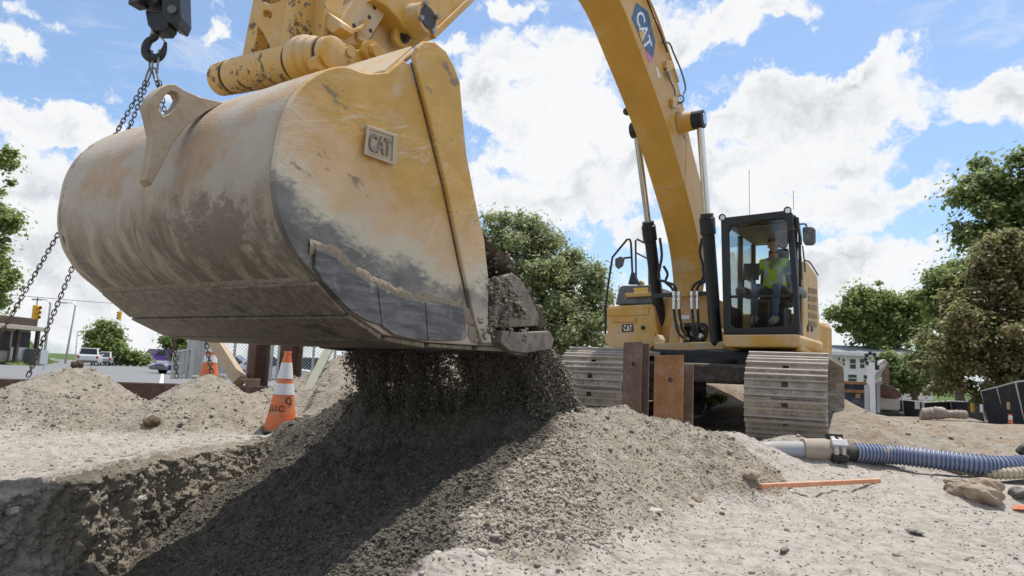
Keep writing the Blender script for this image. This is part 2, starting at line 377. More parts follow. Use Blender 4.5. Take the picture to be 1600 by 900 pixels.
def groundcolor(g):
    v = g.obj()
    da = g.attr('damp_shade', 'Fac'); cr = g.attr('crust', 'Fac'); gr = g.attr('grassy', 'Fac')
    n1 = g.noise(v, 1.7, 6, .6); n2 = g.noise(v, 11, 6, .65); n3 = g.noise(v, 60, 4, .6)
    dry = g.mix(g.ss(n2, .3, .72), (.205, .178, .138), (.325, .29, .24))
    dry = g.mix(g.m('MULTIPLY', g.ss(n1, .44, .6), g.ss(g.sep(v)[0], 1.2, 2.2)), dry, g.mix(g.ss(n2, .4, .6), (.20, .15, .105), (.28, .225, .165)))
    cru = g.mix(g.ss(g.m('ADD', n2, g.m('MULTIPLY', n1, .4)), .5, .85), (.265, .236, .20), (.395, .36, .315))
    c = g.mix(g.ss(g.m('ADD', cr, g.m('MULTIPLY', g.m('SUBTRACT', n1, .5), 1.2)), .3, .75), dry, cru)
    wet_shade = g.mix(g.ss(n2, .3, .7), (.070, .061, .049), (.145, .128, .104))
    c = g.mix(g.ss(g.m('ADD', da, g.m('MULTIPLY', g.m('SUBTRACT', n2, .5), .5)), .2, .8), c, wet_shade)
    # pale pebbles and dark crumbs
    pb = g.ss(g.vor(v, 55, 'F1', 'Distance'), .10, .22, True)
    rc = g.sep(g.vor(v, 55, 'F1', 'Color'))[0]
    c = g.mix(g.m('MULTIPLY', pb, g.ss(rc, .80, .9)), c, (.48, .46, .43))
    c = g.mix(g.m('MULTIPLY', g.m('MULTIPLY', pb, g.ss(rc, .16, .1)), .6), c, (.16, .13, .10))
    c = g.mix(gr, c, g.mix(g.ss(n2, .3, .7), (.05, .085, .02), (.11, .15, .045)))
    h = g.m('ADD', g.m('ADD', g.m('MULTIPLY', n3, .5), n2), g.m('MULTIPLY', g.vor(v, 38, 'F1'), -.6))
    return c, h
m, g, b = newmat('soil'); c, h = groundcolor(g); setp(g, b, c, .95, 0, g.bump(h, .75, .022), .15)
ground = big('ground', np.stack([X, Y, Zt], -1).reshape(-1, 3), Qs, 'soil', smooth=True, attrs=dict(damp_shade=DP, crust=CRU, grassy=GRS))
ground['kind'] = 'structure'
# the vertical cut face of the trench, a lumpy sheet with overhangs that closes the step in the ground
wy_ = np.arange(2.2, 8.9, .014); wt = np.linspace(0, 1, 90); WY, WT = np.meshgrid(wy_, wt, indexing='ij')
lx = lipx(WY); top = H(lx-.09, WY)[0]; bot = np.minimum(H(lx+.14, WY)[0]-.03, top-.02)
WZ = top*(1-WT)+bot*WT
chunk = fbm(WY*3.1, WZ*3.1, 4, 91); fine = fbm(WY*14, WZ*9, 4, 95)
off = -.085+.11*sstep(WT, 0, .10)+.10*WT**1.5+sstep(WT, 0, .12)*(.15*chunk+.10*fine+.07*np.abs(fbm(WY*26, WZ*17, 3, 97))+.05*np.abs(fbm(WY*17, WZ*2.5, 3, 93))+.03*np.sqrt(np.clip(1-1.5*worley(WY*19, WZ*19, 9)**2, 0, 1))+.015*np.abs(fbm(WY*60, WZ*60, 2, 98)))
WX = lx+off; WZ = WZ+.03*(1-sstep(WT, 0, .12))*0+.012*fbm(WY*12, WT*9, 3, 99)
nw, nv = WX.shape; idx = np.arange(nw*nv).reshape(nw, nv)
Qw = np.stack([idx[:-1, :-1], idx[:-1, 1:], idx[1:, 1:], idx[1:, :-1]], -1).reshape(-1, 4)
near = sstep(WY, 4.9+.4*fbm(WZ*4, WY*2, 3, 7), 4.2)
dw = (.36+1.0*fbm(WY*2.2, WZ*4, 4, 15))*(1-.75*near)+.30*sstep(WT, .14, .02)  # moist cut soil plus bucket shade put into the colour; near end spared
cw = near*.9; WX[:, 0] -= .05; WX = WX+(1-sstep(WT, .0, .25))*.07*fbm(WY*9, WT*3, 3, 61)  # near end painted pale for sunlight, carried as crust
wall = big('trench_wall', np.stack([WX, WY, WZ], -1).reshape(-1, 3), Qw, 'soil', smooth=True, attrs=dict(damp_shade=np.clip(dw, 0, 1), crust=cw, grassy=0*cw))
wall['kind'] = 'structure'
# ------------------------------------------------------------------ loose clods and gravel on the ground
def ico():
    bm = bmesh.new(); bmesh.ops.create_icosphere(bm, subdivisions=1, radius=1); V = np.array([v.co[:] for v in bm.verts]); Fs = np.array([[v.index for v in f.verts] for f in bm.faces]); bm.free(); return V, Fs
ICV, ICF = ico()
PHI = (1+5**.5)/2
def ico0():
    V = np.array([(-1, PHI, 0), (1, PHI, 0), (-1, -PHI, 0), (1, -PHI, 0), (0, -1, PHI), (0, 1, PHI), (0, -1, -PHI), (0, 1, -PHI), (PHI, 0, -1), (PHI, 0, 1), (-PHI, 0, -1), (-PHI, 0, 1)])/1.9
    Fs = np.array([(0, 11, 5), (0, 5, 1), (0, 1, 7), (0, 7, 10), (0, 10, 11), (1, 5, 9), (5, 11, 4), (11, 10, 2), (10, 7, 6), (7, 1, 8), (3, 9, 4), (3, 4, 2), (3, 2, 6), (3, 6, 8), (3, 8, 9), (4, 9, 5), (2, 4, 11), (6, 2, 10), (8, 6, 7), (9, 8, 1)]); return V, Fs
I0V, I0F = ico0()
def clods(P, S, jit=.24, flat=.75):
    """P (n,3) centres, S (n,) radii -> merged verts, faces"""
    n = len(P); k = len(I0V)
    R = rng.normal(size=(n, 4)); R /= np.linalg.norm(R, axis=1, keepdims=True); w, x, y, z = R.T
    Rm = np.stack([1-2*(y*y+z*z), 2*(x*y-z*w), 2*(x*z+y*w), 2*(x*y+z*w), 1-2*(x*x+z*z), 2*(y*z-x*w), 2*(x*z-y*w), 2*(y*z+x*w), 1-2*(x*x+y*y)], -1).reshape(n, 3, 3)
    B = I0V[None]*(1+jit*rng.normal(size=(n, k, 1)))*np.stack([np.ones(n), rng.uniform(.6, 1, n), rng.uniform(.45, .85, n)], -1)[:, None]
    V = np.einsum('nij,nkj->nki', Rm, B)*S[:, None, None]; V[..., 2] *= flat
    return (V+P[:, None]).reshape(-1, 3), (I0F[None]+(np.arange(n)*k)[:, None, None]).reshape(-1, 3)
OCV = np.array([(1, 0, 0), (-1, 0, 0), (0, 1, 0), (0, -1, 0), (0, 0, 1), (0, 0, -1.)]); OCF = np.array([(0, 2, 4), (2, 1, 4), (1, 3, 4), (3, 0, 4), (2, 0, 5), (1, 2, 5), (3, 1, 5), (0, 3, 5)])
def crumbs(P, S):
    """cheap eight sided crumbs"""
    n = len(P); B = OCV[None]*rng.uniform(.45, 1.25, (n, 6, 1)); a = rng.uniform(0, 6.28, n); c, s = np.cos(a), np.sin(a); t = rng.normal(size=(n, 1, 3))*.35
    x = B[..., 0]*c[:, None]-B[..., 1]*s[:, None]; y = B[..., 0]*s[:, None]+B[..., 1]*c[:, None]
    V = (np.stack([x, y, B[..., 2]+x*t[..., 0]], -1)*S[:, None, None]+P[:, None]); return V.reshape(-1, 3), (OCF[None]+(np.arange(n)*6)[:, None, None]).reshape(-1, 3)
TCV = np.array([(1, 1, 1), (-1, -1, 1), (-1, 1, -1), (1, -1, -1.)])*.75; TCF = np.array([(0, 2, 1), (0, 1, 3), (0, 3, 2), (1, 2, 3)])
def grains(P, S):
    """four sided grains for the finest falling soil"""
    n = len(P); a = rng.uniform(0, 6.28, n); b_ = rng.uniform(0, 6.28, n); B = TCV[None]*rng.uniform(.5, 1.4, (n, 4, 1)); c, s = np.cos(a)[:, None], np.sin(a)[:, None]; x = B[..., 0]*c-B[..., 1]*s; y = B[..., 0]*s+B[..., 1]*c; z = B[..., 2]; c, s = np.cos(b_)[:, None], np.sin(b_)[:, None]
    V = np.stack([x*c-z*s, y, x*s+z*c], -1)*S[:, None, None]+P[:, None]; return V.reshape(-1, 3), (TCF[None]+(np.arange(n)*4)[:, None, None]).reshape(-1, 3)
def scatter(n, x0, x1, y0, y1, smin, smax_, p=2.2, keep=None):
    x = rng.uniform(x0, x1, n); y = y0*(y1/y0)**rng.uniform(0, 1, n)
    z, da, cr, pi_ = H(x, y)
    pr = np.clip(.15+.85*pi_+.75*da, 0, 1)*(.35+1.3*np.clip(vnoise(x*2.5, y*2.5, 44), 0, 1))
    k = (rng.uniform(0, 1, n) < pr) & (np.abs(x-lipx(y)) > .12) & (np.abs(x) < .85*y+.3)
    x, y, z, da, cr = x[k], y[k], z[k], da[k], cr[k]
    s = smin*(rng.uniform(0, 1, len(x))*(1-(smin/smax_)**p)+(smin/smax_)**p)**(-1/p)
    return np.stack([x, y, z+s*.25], -1), s, da, cr
Ps = [scatter(70000, -5.5, 3.2, 2.3, 7.5, .0045, .028, 3.0), scatter(18000, -7, 7, 6, 12, .008, .045, 2.8)]
Ps.extend([scatter(34000, -2.6, .5, 3.0, 7.0, .006, .024, 2.6), scatter(46000, -4.6, 5.0, 2.2, 7.0, .0032, .011, 2.8)])
_n = 9000; _i = rng.integers(0, nw, _n); _j = rng.integers(2, nv, _n); _s = .0035*(rng.uniform(0, 1, _n)*.98+.02)**-.42; Ps.append((np.stack([WX[_i, _j]+_s*.4, WY[_i, _j], WZ[_i, _j]], -1), _s, np.clip(dw[_i, _j], 0, 1), cw[_i, _j]))
P = np.concatenate([a[0] for a in Ps]); S = np.concatenate([a[1] for a in Ps]); da = np.concatenate([a[2] for a in Ps]); cr = np.concatenate([a[3] for a in Ps])
big_k = S > .0085; V1, Q1 = clods(P[big_k], S[big_k]); V2, Q2 = crumbs(P[~big_k], S[~big_k]*1.15); V = np.concatenate([V1, V2]); Q = np.concatenate([Q1, Q2+len(V1)])
rep = lambda q: np.concatenate([np.repeat(q[big_k], 12), np.repeat(q[~big_k], 6)])
m, g, b = newmat('clod'); v = g.obj(); da_ = g.attr('damp_shade', 'Fac'); rn = g.add('ShaderNodeNewGeometry').outputs['Random Per Island']
c = g.mix(rn, (.235, .203, .157), (.39, .35, .295)); c = g.mix(g.ss(rn, .972, .98), c, (.48, .46, .43)); c = g.mix(g.attr('crust', 'Fac'), c, g.mix(rn, (.28, .25, .21), (.48, .445, .40))); c = g.mix(g.ss(rn, .04, .03), c, g.mix(g.attr('crust', 'Fac'), (.13, .105, .08), (.26, .24, .21)))
wet_shade = g.mix(rn, (.070, .061, .048), (.165, .146, .118)); c = g.mix(g.ss(da_, .3, .7), c, wet_shade)
setp(g, b, c, .95, 0, g.bump(g.noise(v, 120, 3), .4, .004), .15)
cl = big('soil_clods', V, Q, 'clod', attrs=dict(damp_shade=rep(da), crust=rep(cr)))
tag(cl, 'loose crumbs and clods of soil lying all over the piles and trench', 'soil', None, 'stuff')
print('tris', len(Qs)*2, len(Qw)*2, len(Q))
# ================================================================== EXCAVATOR FRAME OF REFERENCE
PSI = math.radians(34.0); MS, MC = math.sin(PSI), math.cos(PSI)
F = np.array([-MS, -MC, 0]); L = np.array([MC, -MS, 0]); ZU = np.array([0, 0, 1.])
BW = 2.20
_b = plane(1066, 470, PY(490, 270, 3.3)-L*(BW/2), L); MO = np.array([_b[0], _b[1], 0])
def M(a, l, z): return MO+F*a+L*l+ZU*z
def loc(P): d = np.asarray(P)-MO; return np.array([d@F, d@L, d[2]])
def ML(u, v, l): return loc(plane(u, v, MO+L*l, L))
def MA(u, v, a): return loc(plane(u, v, MO+F*a, F))
def PLl(pts, l): return [plane(u, v, MO+L*l, L) for u, v in pts]
def PLa(pts, a): return [plane(u, v, MO+F*a, F) for u, v in pts]
def catmull(P, n):
    P = np.asarray(P, float); Q = np.vstack([2*P[0]-P[1], P, 2*P[-1]-P[-2]]); out = []
    for i in range(1, len(Q)-2):
        for t in np.linspace(0, 1, n, endpoint=False):
            out.append(.5*((2*Q[i])+(-Q[i-1]+Q[i+1])*t+(2*Q[i-1]-5*Q[i]+4*Q[i+1]-Q[i+2])*t*t+(-Q[i-1]+3*Q[i]-3*Q[i+1]+Q[i+2])*t**3))
    out.append(P[-1]); return np.array(out)
# ------------------------------------------------------------------ paints
YEL = (.56, .305, .046)
simple('yellow_paint', YEL, .42, 0, .2, 2.2, .55, (.50, .42, .32), .08, 30)
simple('yellow_dusty', (.58, .34, .075), .5, 0, .2, 5, .75, (.50, .42, .33), .15, 40)
simple('black_steel', (.011, .011, .012), .38, 0, .3, 5, .0, (.1, .09, .08), .08, 60)
simple('black_rubber', (.018, .018, .018), .6, 0, .3, 8, .15, (.22, .19, .16), .1, 60)
simple('dark_grease', (.03, .024, .018), .45, 0, .5, 14, .3, (.16, .12, .08), .4, 60)
simple('chrome', (.62, .62, .62), .18, 1, .1, 6, 0)
simple('bare_steel', (.30, .285, .27), .45, .6, .35, 9, .35, (.36, .31, .25), .25, 60)
simple('grey_plastic', (.10, .105, .115), .5, 0, .15, 6, .25)
simple('white_decal', (.75, .75, .74), .4, 0, .05, 6, 0)
simple('black_decal', (.012, .012, .013), .35, 0, .05, 6, 0)
simple('blue_decal', (.035, .095, .19), .4, 0, .06, 6, 0)
simple('pink_decal', (.60, .16, .33), .4, 0, .06, 6, 0)
simple('gold_decal', (.62, .42, .07), .4, 0, .06, 6, 0)
simple('bead_brown', (.10, .06, .035), .8, 0, .4, 20, .3); simple('eye_paint', (.36, .27, .17), .7, 0, .35, 7, .8, (.42, .35, .27), .3, 40); simple('cutter_steel', (.15, .132, .11), .75, .1, .5, 12, .7, (.26, .222, .175), .9, 45)
simple('mud', (.27, .222, .165), .95, 0, .45, 45, 0, bump=1., bscale=110)
def scratches(g, p, rot, sx, sy, th, seed):
    n = g.noise(g.scale(p, (sx, sy, 1), (seed, seed*2.3, 0), (0, 0, rot)), 1, 3, .5)
    return g.ss(g.m('ABSOLUTE', g.m('SUBTRACT', n, .5)), th, th*.35, False) if False else g.m('SUBTRACT', 1, g.ss(g.m('ABSOLUTE', g.m('SUBTRACT', n, .5)), th*.3, th))
# cheek plate: yellow paint worn through primer and cream to bare steel along the heel
m, g, b = newmat('cheek_paint'); p = g.attr('prof')
n1 = g.noise(p, 2.2, 6, .62); n2 = g.noise(p, 8, 6, .65); n3 = g.noise(p, 40, 5, .6)
_c0 = ML(728, 205, BW/2); CU0, CV0 = -(_c0[0]-7.0)*.53, _c0[2]-1.9
d = g.vm('LENGTH', g.vm('SUBTRACT', p, (CU0, CV0, 0)))
X_, Y_, _ = g.sep(p)
dn = g.m('ADD', d, g.m('MULTIPLY', g.m('SUBTRACT', n1, .5), .42)); dn = g.m('ADD', dn, g.m('MULTIPLY', g.m('SUBTRACT', n2, .5), .24)); dn = g.m('ADD', dn, g.m('MULTIPLY', g.m('SUBTRACT', n3, .5), .14))
dn = g.m('SUBTRACT', dn, g.m('MULTIPLY', g.ss(Y_, -.05, .45), .22))
streak = g.noise(g.scale(p, (9, 4, 1), (0, 0, 0), (0, 0, -.5)), 1, 7, .68)
yel = g.mix(g.ss(n2, .35, .7), (.47, .27, .05), (.58, .335, .075))
tan = g.mix(n2, (.50, .31, .15), (.60, .43, .26))
cream = g.mix(n2, (.47, .405, .295), (.58, .52, .40))
steel = g.mix(g.ss(streak, .3, .7), (.095, .09, .085), (.205, .195, .18))
c = g.mix(g.ss(g.m('ADD', dn, g.m('MULTIPLY', g.m('SUBTRACT', streak, .5), .45)), .50, .80), yel, tan)
c = g.mix(g.m('MULTIPLY', g.ss(g.noise(g.scale(p, (5, 2, 1), (3, 1, 0), (0, 0, .5)), 1, 7, .7), .50, .66), .8), c, (.50, .385, .28))
c = g.mix(g.ss(g.m('ADD', dn, g.m('MULTIPLY', g.m('SUBTRACT', streak, .5), .20)), .80, .95), c, cream)
isst = g.ss(g.m('ADD', dn, g.m('MULTIPLY', g.m('SUBTRACT', streak, .5), .16)), .93, 1.05); c = g.mix(isst, c, steel)
low = g.ss(g.m('ADD', Y_, g.m('MULTIPLY', g.m('SUBTRACT', n1, .5), .35)), -.62, -.80)
c = g.mix(g.m('MULTIPLY', low, .8), c, g.mix(n2, (.44, .37, .28), (.56, .49, .40)))
sc = None
for i, (r, sx, sy, th) in enumerate(((.9, 26, .6, .007), (1.15, 34, .9, .006), (.35, 16, .35, .005), (1.35, 30, .8, .006), (-.9, 20, .5, .005), (.7, 44, 1.6, .006))):
    s_ = scratches(g, p, r, sx, sy, th, i*3.7+1); sc = s_ if sc is None else g.m('MAXIMUM', sc, s_)
sc = g.m('MULTIPLY', sc, g.ss(g.noise(p, 3.1, 3, .5), .46, .66))
c = g.mix(g.m('MULTIPLY', sc, .6), c, (.66, .61, .50))
dk = g.ss(g.noise(g.scale(p, (7, 4, 1), (9, 4, 0), (0, 0, -.8)), 1, 7, .7), .60, .66); c = g.mix(g.m('MULTIPLY', dk, .75), c, (.14, .115, .09))
setp(g, b, c, g.mapr(n2, .3, .7, .42, .62), g.m('MULTIPLY', isst, .35), g.bump(g.m('ADD', g.m('ADD', n3, g.m('MULTIPLY', n2, .6)), g.m('MULTIPLY', sc, -.5)), .22, .006))
# shell: dust kept pale as lit on top; scrapes, mud and painted shade below
m, g, b = newmat('shell_paint'); p = g.attr('prof'); s_, l_, z_ = g.sep(p)
n1 = g.noise(p, 1.8, 6, .6); n2 = g.noise(p, 9, 6, .65); n3 = g.noise(p, 45, 5, .6)
st = g.noise(g.scale(p, (2.6, 8, 0)), 1, 8, .72, .4); st2 = g.noise(g.scale(p, (4, 22, 0)), 1, 6, .68)
dust = g.mix(n2, (.38, .325, .26), (.51, .445, .365))
org = g.mix(n2, (.40, .27, .165), (.47, .345, .235))
c = g.mix(g.ss(g.m('ADD', n1, g.m('MULTIPLY', g.m('SUBTRACT', n2, .5), .3)), .47, .60), dust, org)
mid = g.mix(g.ss(st, .42, .64), (.135, .117, .095), (.40, .345, .255)); mid = g.mix(g.ss(st2, .5, .75), mid, (.25, .215, .17))
lowm = g.ss(g.m('ADD', s_, g.m('MULTIPLY', g.m('SUBTRACT', n1, .5), .8)), .45, 1.0); c = g.mix(g.m('MULTIPLY', lowm, .92), c, mid)
vl = g.ss(g.m('ADD', s_, g.m('MULTIPLY', g.m('SUBTRACT', st, .5), .35)), 1.25, 1.7); c = g.mix(g.m('MULTIPLY', vl, .85), c, g.mix(st2, (.17, .15, .12), (.29, .25, .20)))
# caked mud scab and scrapes
q = g.vm('SUBTRACT', p, (.88, .55, 0)); q = g.vm('LENGTH', g.vm('MULTIPLY', q, (2.6, 1.25, 0)))
mud = g.ss(g.m('ADD', q, g.m('MULTIPLY', g.m('SUBTRACT', n2, .5), 1.6)), .5, .34); c = g.mix(g.m('MULTIPLY', mud, .85), c, (.20, .16, .12))
sc = None
for i, (r, sx, sy, th) in enumerate(((.2, 20, .8, .009), (-.35, 26, 1, .008), (1.2, 24, .9, .006), (.7, 16, .6, .006))):
    k_ = scratches(g, p, r, sx, sy, th, i*5.1+2); sc = k_ if sc is None else g.m('MAXIMUM', sc, k_)
sc = g.m('MULTIPLY', sc, g.ss(g.noise(p, 2.4, 3, .5), .45, .6)); c = g.mix(g.m('MULTIPLY', sc, .7), c, g.mix(n1, (.16, .135, .11), (.60, .55, .47)))
setp(g, b, c, .68, 0, g.bump(g.m('ADD', g.m('ADD', n3, n2), g.m('MULTIPLY', mud, .9)), .35, .010), .3)
m, g, b = newmat('worn_steel'); v = g.obj(); n1 = g.noise(v, 5, 6, .6); n2 = g.noise(g.scale(v, (5, 5, 24)), 1, 5, .6)
c = g.mix(g.ss(n2, .35, .7), (.075, .073, .073), (.175, .168, .165)); c = g.mix(g.ss(n1, .58, .7), c, (.42, .36, .28))
setp(g, b, c, .48, .35, g.bump(g.m('ADD', n2, g.noise(v, 50, 4)), .2, .006))
m, g, b = newmat('floor_steel'); v = g.obj(); n1 = g.noise(v, 4, 6, .6); n2 = g.noise(g.scale(v, (1, 1, 1)), 22, 6, .65)
c = g.mix(g.ss(n2, .35, .7), (.13, .11, .085), (.27, .23, .18)); c = g.mix(g.ss(n1, .58, .7), c, (.07, .055, .045))
setp(g, b, c, .6, .1, g.bump(n2, .3, .008))
# ------------------------------------------------------------------ the excavator
exc = thing('excavator', M(-1, .4, .08), 'large yellow tracked excavator tipping soil from its raised bucket', 'excavator')
hw = BW/2
prof_px = [(650, 74), (628, 94), (605, 113), (572, 114), (540, 104), (518, 106), (500, 113), (475, 131), (452, 161), (437, 206), (428, 270), (431, 315), (442, 355), (464, 397), (498, 436), (545, 487), (600, 523), (670, 535), (745, 540), (838, 544)]
pr = np.array([ML(u, v, hw)[[0, 2]] for u, v in prof_px])
arc = catmull(pr[2:15], 7); flat = np.array([pr[14]*(1-t)+pr[15]*t for t in np.linspace(0, 1, 5)[1:]])
SH = np.vstack([pr[:2], arc, flat, pr[16:]])
ss_ = np.concatenate([[0], np.cumsum(np.hypot(*np.diff(SH, axis=0).T))]); s0 = ss_[int(np.argmin(np.abs(SH[:, 1]-SH[:, 1].max())))] if False else 0
itop = 2+7*4; arcs = ss_-ss_[itop]            # 0 at the crest of the shell, growing down the back
ls = np.linspace(-hw, hw-.03, 44)
A_, L_ = np.meshgrid(np.arange(len(SH)), ls, indexing='ij')
nx_ = np.gradient(SH, axis=0); nx_ /= np.linalg.norm(nx_, axis=1, keepdims=True); nrm = np.stack([nx_[:, 1], -nx_[:, 0]], -1)
dent = .010*fbm(arcs[A_]*2.1, L_*2.1, 3, 3)+.004*fbm(arcs[A_]*9, L_*9, 2, 5)
dent[:, -1] = 0
Pm = np.array([[M(SH[i, 0]+nrm[i, 0]*dent[i, j], ls[j], SH[i, 1]+nrm[i, 1]*dent[i, j]) for j in range(len(ls))] for i in range(len(SH))])
at = np.stack([arcs[A_], L_, SH[:, 1][A_]], -1)
bk = MB().grid(Pm, at=at)
bucket = bk.build('bucket', 'shell_paint', exc, org=M(7, 0, 1.8), attr=True)
so = bucket.modifiers.new('plate', 'SOLIDIFY'); so.thickness = .028; so.offset = 1
bucket['label'] = 'wide yellow digging bucket with a dusty, scraped shell'
# cheeks
ch_px = prof_px[1:]+[(746, 530), (735, 500), (715, 410), (690, 290), (660, 170), (640, 100)]
cz = np.array([ML(u, v, hw)[[0, 2]] for u, v in ch_px])
def cheek_poly(): 
    q = np.vstack([[pr[1]], arc, pr[14:16], pr[16:19], cz[-6:]]); return q
def cheek(l, t, mat):
    q = cheek_poly(); mb = MB(); mb.prism([M(a, l, z) for a, z in q], L*t)
    o = mb.build('cheek', mat, bucket, attr=True)
    me = o.data; w = np.array(worg(bucket)); dat = []
    for v in me.vertices:
        c_ = loc(np.array(v.co)+w); dat += [-(c_[0]-7.0)*.53, c_[2]-1.9, 0]
    me.attributes['prof'].data.foreach_set('vector', dat); bv = o.modifiers.new('bevel', 'BEVEL'); bv.width = .008; bv.segments = 2; bv.limit_method = 'ANGLE'; return o
cheek(hw-.03, .034, 'cheek_paint')['label'] = 'yellow cheek plate worn to bare grey steel along its curved edge'
cheek(-hw-.004, .034, 'shell_paint')
def setprof(o):
    w = np.array(worg(bucket)); dat = []
    for v in o.data.vertices:
        c_ = loc(np.array(v.co)+w); dat += [-(c_[0]-7.0)*.53, c_[2]-1.9, 0]
    o.data.attributes['prof'].data.foreach_set('vector', dat)
bar_px = [(640, 92), (645, 76), (655, 66), (672, 67), (690, 82), (703, 106), (712, 130), (717, 190), (722, 240), (735, 310), (750, 375), (757, 440), (756, 500), (762, 536), (747, 536), (735, 500), (715, 410), (690, 290), (660, 170), (644, 112)]
for l_, t_ in ((hw+.004, .034), (-hw-.004, -.034)):
    o = MB().prism([M(*(lambda q: (q[0], l_, q[2]))(ML(u, v, hw))) for u, v in bar_px], L*t_).build('side_bar', 'cheek_paint', bucket, attr=True, bevel=.010); setprof(o)
# raised dark brown line along the inner edge of the side bar
MB().tube([M(*ML(u+.5, v, hw+.008)) for u, v in [(641, 98), (645, 112), (661, 170), (691, 290), (716, 410), (736, 500), (747, 534)]], .007, 6).build('edge_bead', 'bead_brown', bucket)
# heel wear plates on the lower cheek, three segments
wp = [[(490, 388), (520, 402), (560, 432), (585, 447), (592, 508), (570, 502), (545, 487), (520, 462), (498, 436), (488, 418)],
      [(586, 447), (620, 463), (660, 472), (664, 532), (640, 530), (612, 524), (593, 509)],
      [(661, 472), (720, 481), (726, 522), (722, 531), (694, 533), (665, 532)]]
for q in wp: MB().prism(PLl(q, hw+.005), L*.022).build('wear_plate', 'worn_steel', bucket, bevel=.006)
# mud line caked above the wear plates
def mudline(pts, r, name='mud_line', par=None, n=60, jit=.6, mat='mud', nv=None, wd=1.0):
    """a ragged ribbon of caked mud along a line on a plate with outward normal nv, with crumbs stuck to it"""
    nv = L if nv is None else np.asarray(nv, float); P_ = catmull(np.array(pts), 14); d = np.concatenate([[0], np.cumsum(np.linalg.norm(np.diff(P_, axis=0), axis=1))]); k = max(12, int(d[-1]/.008)); t = np.linspace(0, d[-1], k)
    P_ = np.stack([np.interp(t, d, P_[:, i]) for i in range(3)], -1); T = np.gradient(P_, axis=0); T /= np.linalg.norm(T, axis=1, keepdims=True); S_ = np.cross(T, nv); S_ /= np.linalg.norm(S_, axis=1, keepdims=True)
    X_ = np.linspace(-1, 1, 9); wl = r*2.6*wd*(.55+1.0*vnoise(t*22, t*0+r*99, 3)); sh = r*1.6*fbm(t*14, t*0+1.5, 3, 6)
    G_ = np.array([[P_[i]+S_[i]*(sh[i]+wl[i]*x)+nv*(-.004+(1-x*x)*r*(.12+.75*vnoise(np.array(t[i]*70), np.array(x*3.1+5), 8)+.35*vnoise(np.array(t[i]*170), np.array(x*7+5), 9))) for x in X_] for i in range(k)])
    o = MB().grid(G_).build(name, mat, par, org=worg(par)); m_ = int(k*1.2); ii = rng.integers(0, k, m_); xx = rng.uniform(-1.7, 1.7, m_)
    V, Q = crumbs(P_[ii]+S_[ii]*(sh[ii]+wl[ii]*xx)[:, None]+nv*.002, r*rng.uniform(.12, .42, m_)); q = big('crumb', V, Q, mat, par, worg(par)); q['kind'] = 'stuff'; return o
mudline([M(*ML(u, v, hw+.012)) for u, v in [(484, 385), (505, 388), (530, 400), (565, 428), (600, 448), (650, 465), (720, 476)]], .011, par=bucket, n=140)
mudline([M(*ML(u, v, hw+.012)) for u, v in [(700, 480), (730, 490), (742, 515), (750, 528)]], .020, par=bucket, n=40)
mudline([M(pr[14, 0]+.004, l, pr[14, 1]-.004) for l in np.linspace(-hw+.05, hw-.05, 14)], .013, 'mud_ridge', bucket, nv=(F*.75-ZU*.66))
mudline([M(*(SH[i, 0]+nrm[i, 0]*.008, -hw+.02, SH[i, 1]+nrm[i, 1]*.008)) for i in range(itop+6, itop+46, 4)], .012, 'mud_ridge', bucket, nv=-L*.3+F*.95)
# wear strips under the floor
def strip(i0, i1, f0, f1, t, l0, l1):
    p0 = pr[i0]*(1-f0)+pr[i0+1]*f0; p1 = pr[i1]*(1-f1)+pr[i1+1]*f1; d_ = p1-p0; n_ = np.array([d_[1], -d_[0]]); n_ /= np.linalg.norm(n_)
    if n_[1] > 0: n_ = -n_
    q = [p0+n_*.004, p1+n_*.004, p1+n_*t, p0+n_*t*.9]
    return MB().prism([M(a, l0, z) for a, z in q], L*(l1-l0)).build('wear_strip', 'floor_steel', bucket, bevel=.005)
strip(14, 14, .03, .98, .026, -hw+.05, hw-.01); strip(15, 15, .06, .98, .030, -hw+.02, hw-.01); strip(16, 16, .08, .96, .034, -hw+.03, hw-.02)
strip(17, 17, .06, .95, .030, -hw+.02, hw-.02); strip(18, 18, .05, .6, .034, -hw+.02, hw-.02)
# badge
simple('badge_grey', (.17, .15, .125), .6, .2, .3, 20, .4); simple('badge_tan', (.46, .36, .24), .6, 0, .3, 14, .6)
bp = [(572, 196), (617, 211), (615, 258), (568, 241)]
badge = MB().prism(PLl(bp, hw+.005), L*.022).build('badge', 'badge_tan', bucket, bevel=.006)
V, Fs = textmesh('CAT', 1., .05); _w = np.ptp(V[:, 0]); _h2 = np.ptp(V[:, 1]); V = (V-[(V[:, 0].max()+V[:, 0].min())/2, (V[:, 1].max()+V[:, 1].min())/2, 0])/[_w, _h2, 1]
bq = PLl(bp, hw+.029); bc = sum(bq)/4; bx_ = (bq[1]+bq[2]-bq[0]-bq[3])/2; by_ = (bq[0]+bq[1]-bq[2]-bq[3])/2
ra = M(*ML(617, 235, hw+.03))-M(*ML(570, 219, hw+.03)); ra /= np.linalg.norm(ra); up_ = ZU
MB().add([bc+bx_*v[0]*.74+by_*v[1]*.60+L*(v[2]*.16) for v in V], Fs).build('raised_lettering', 'badge_grey', badge)
mbf = MB()
fr = PLl(bp, hw+.029); ctr = np.mean(fr, 0); inn = [ctr+(q-ctr)*.84 for q in fr]
mbf.prism(fr, L*.008, holes=[inn]).build('badge_rim', 'badge_tan', badge, bevel=.002)
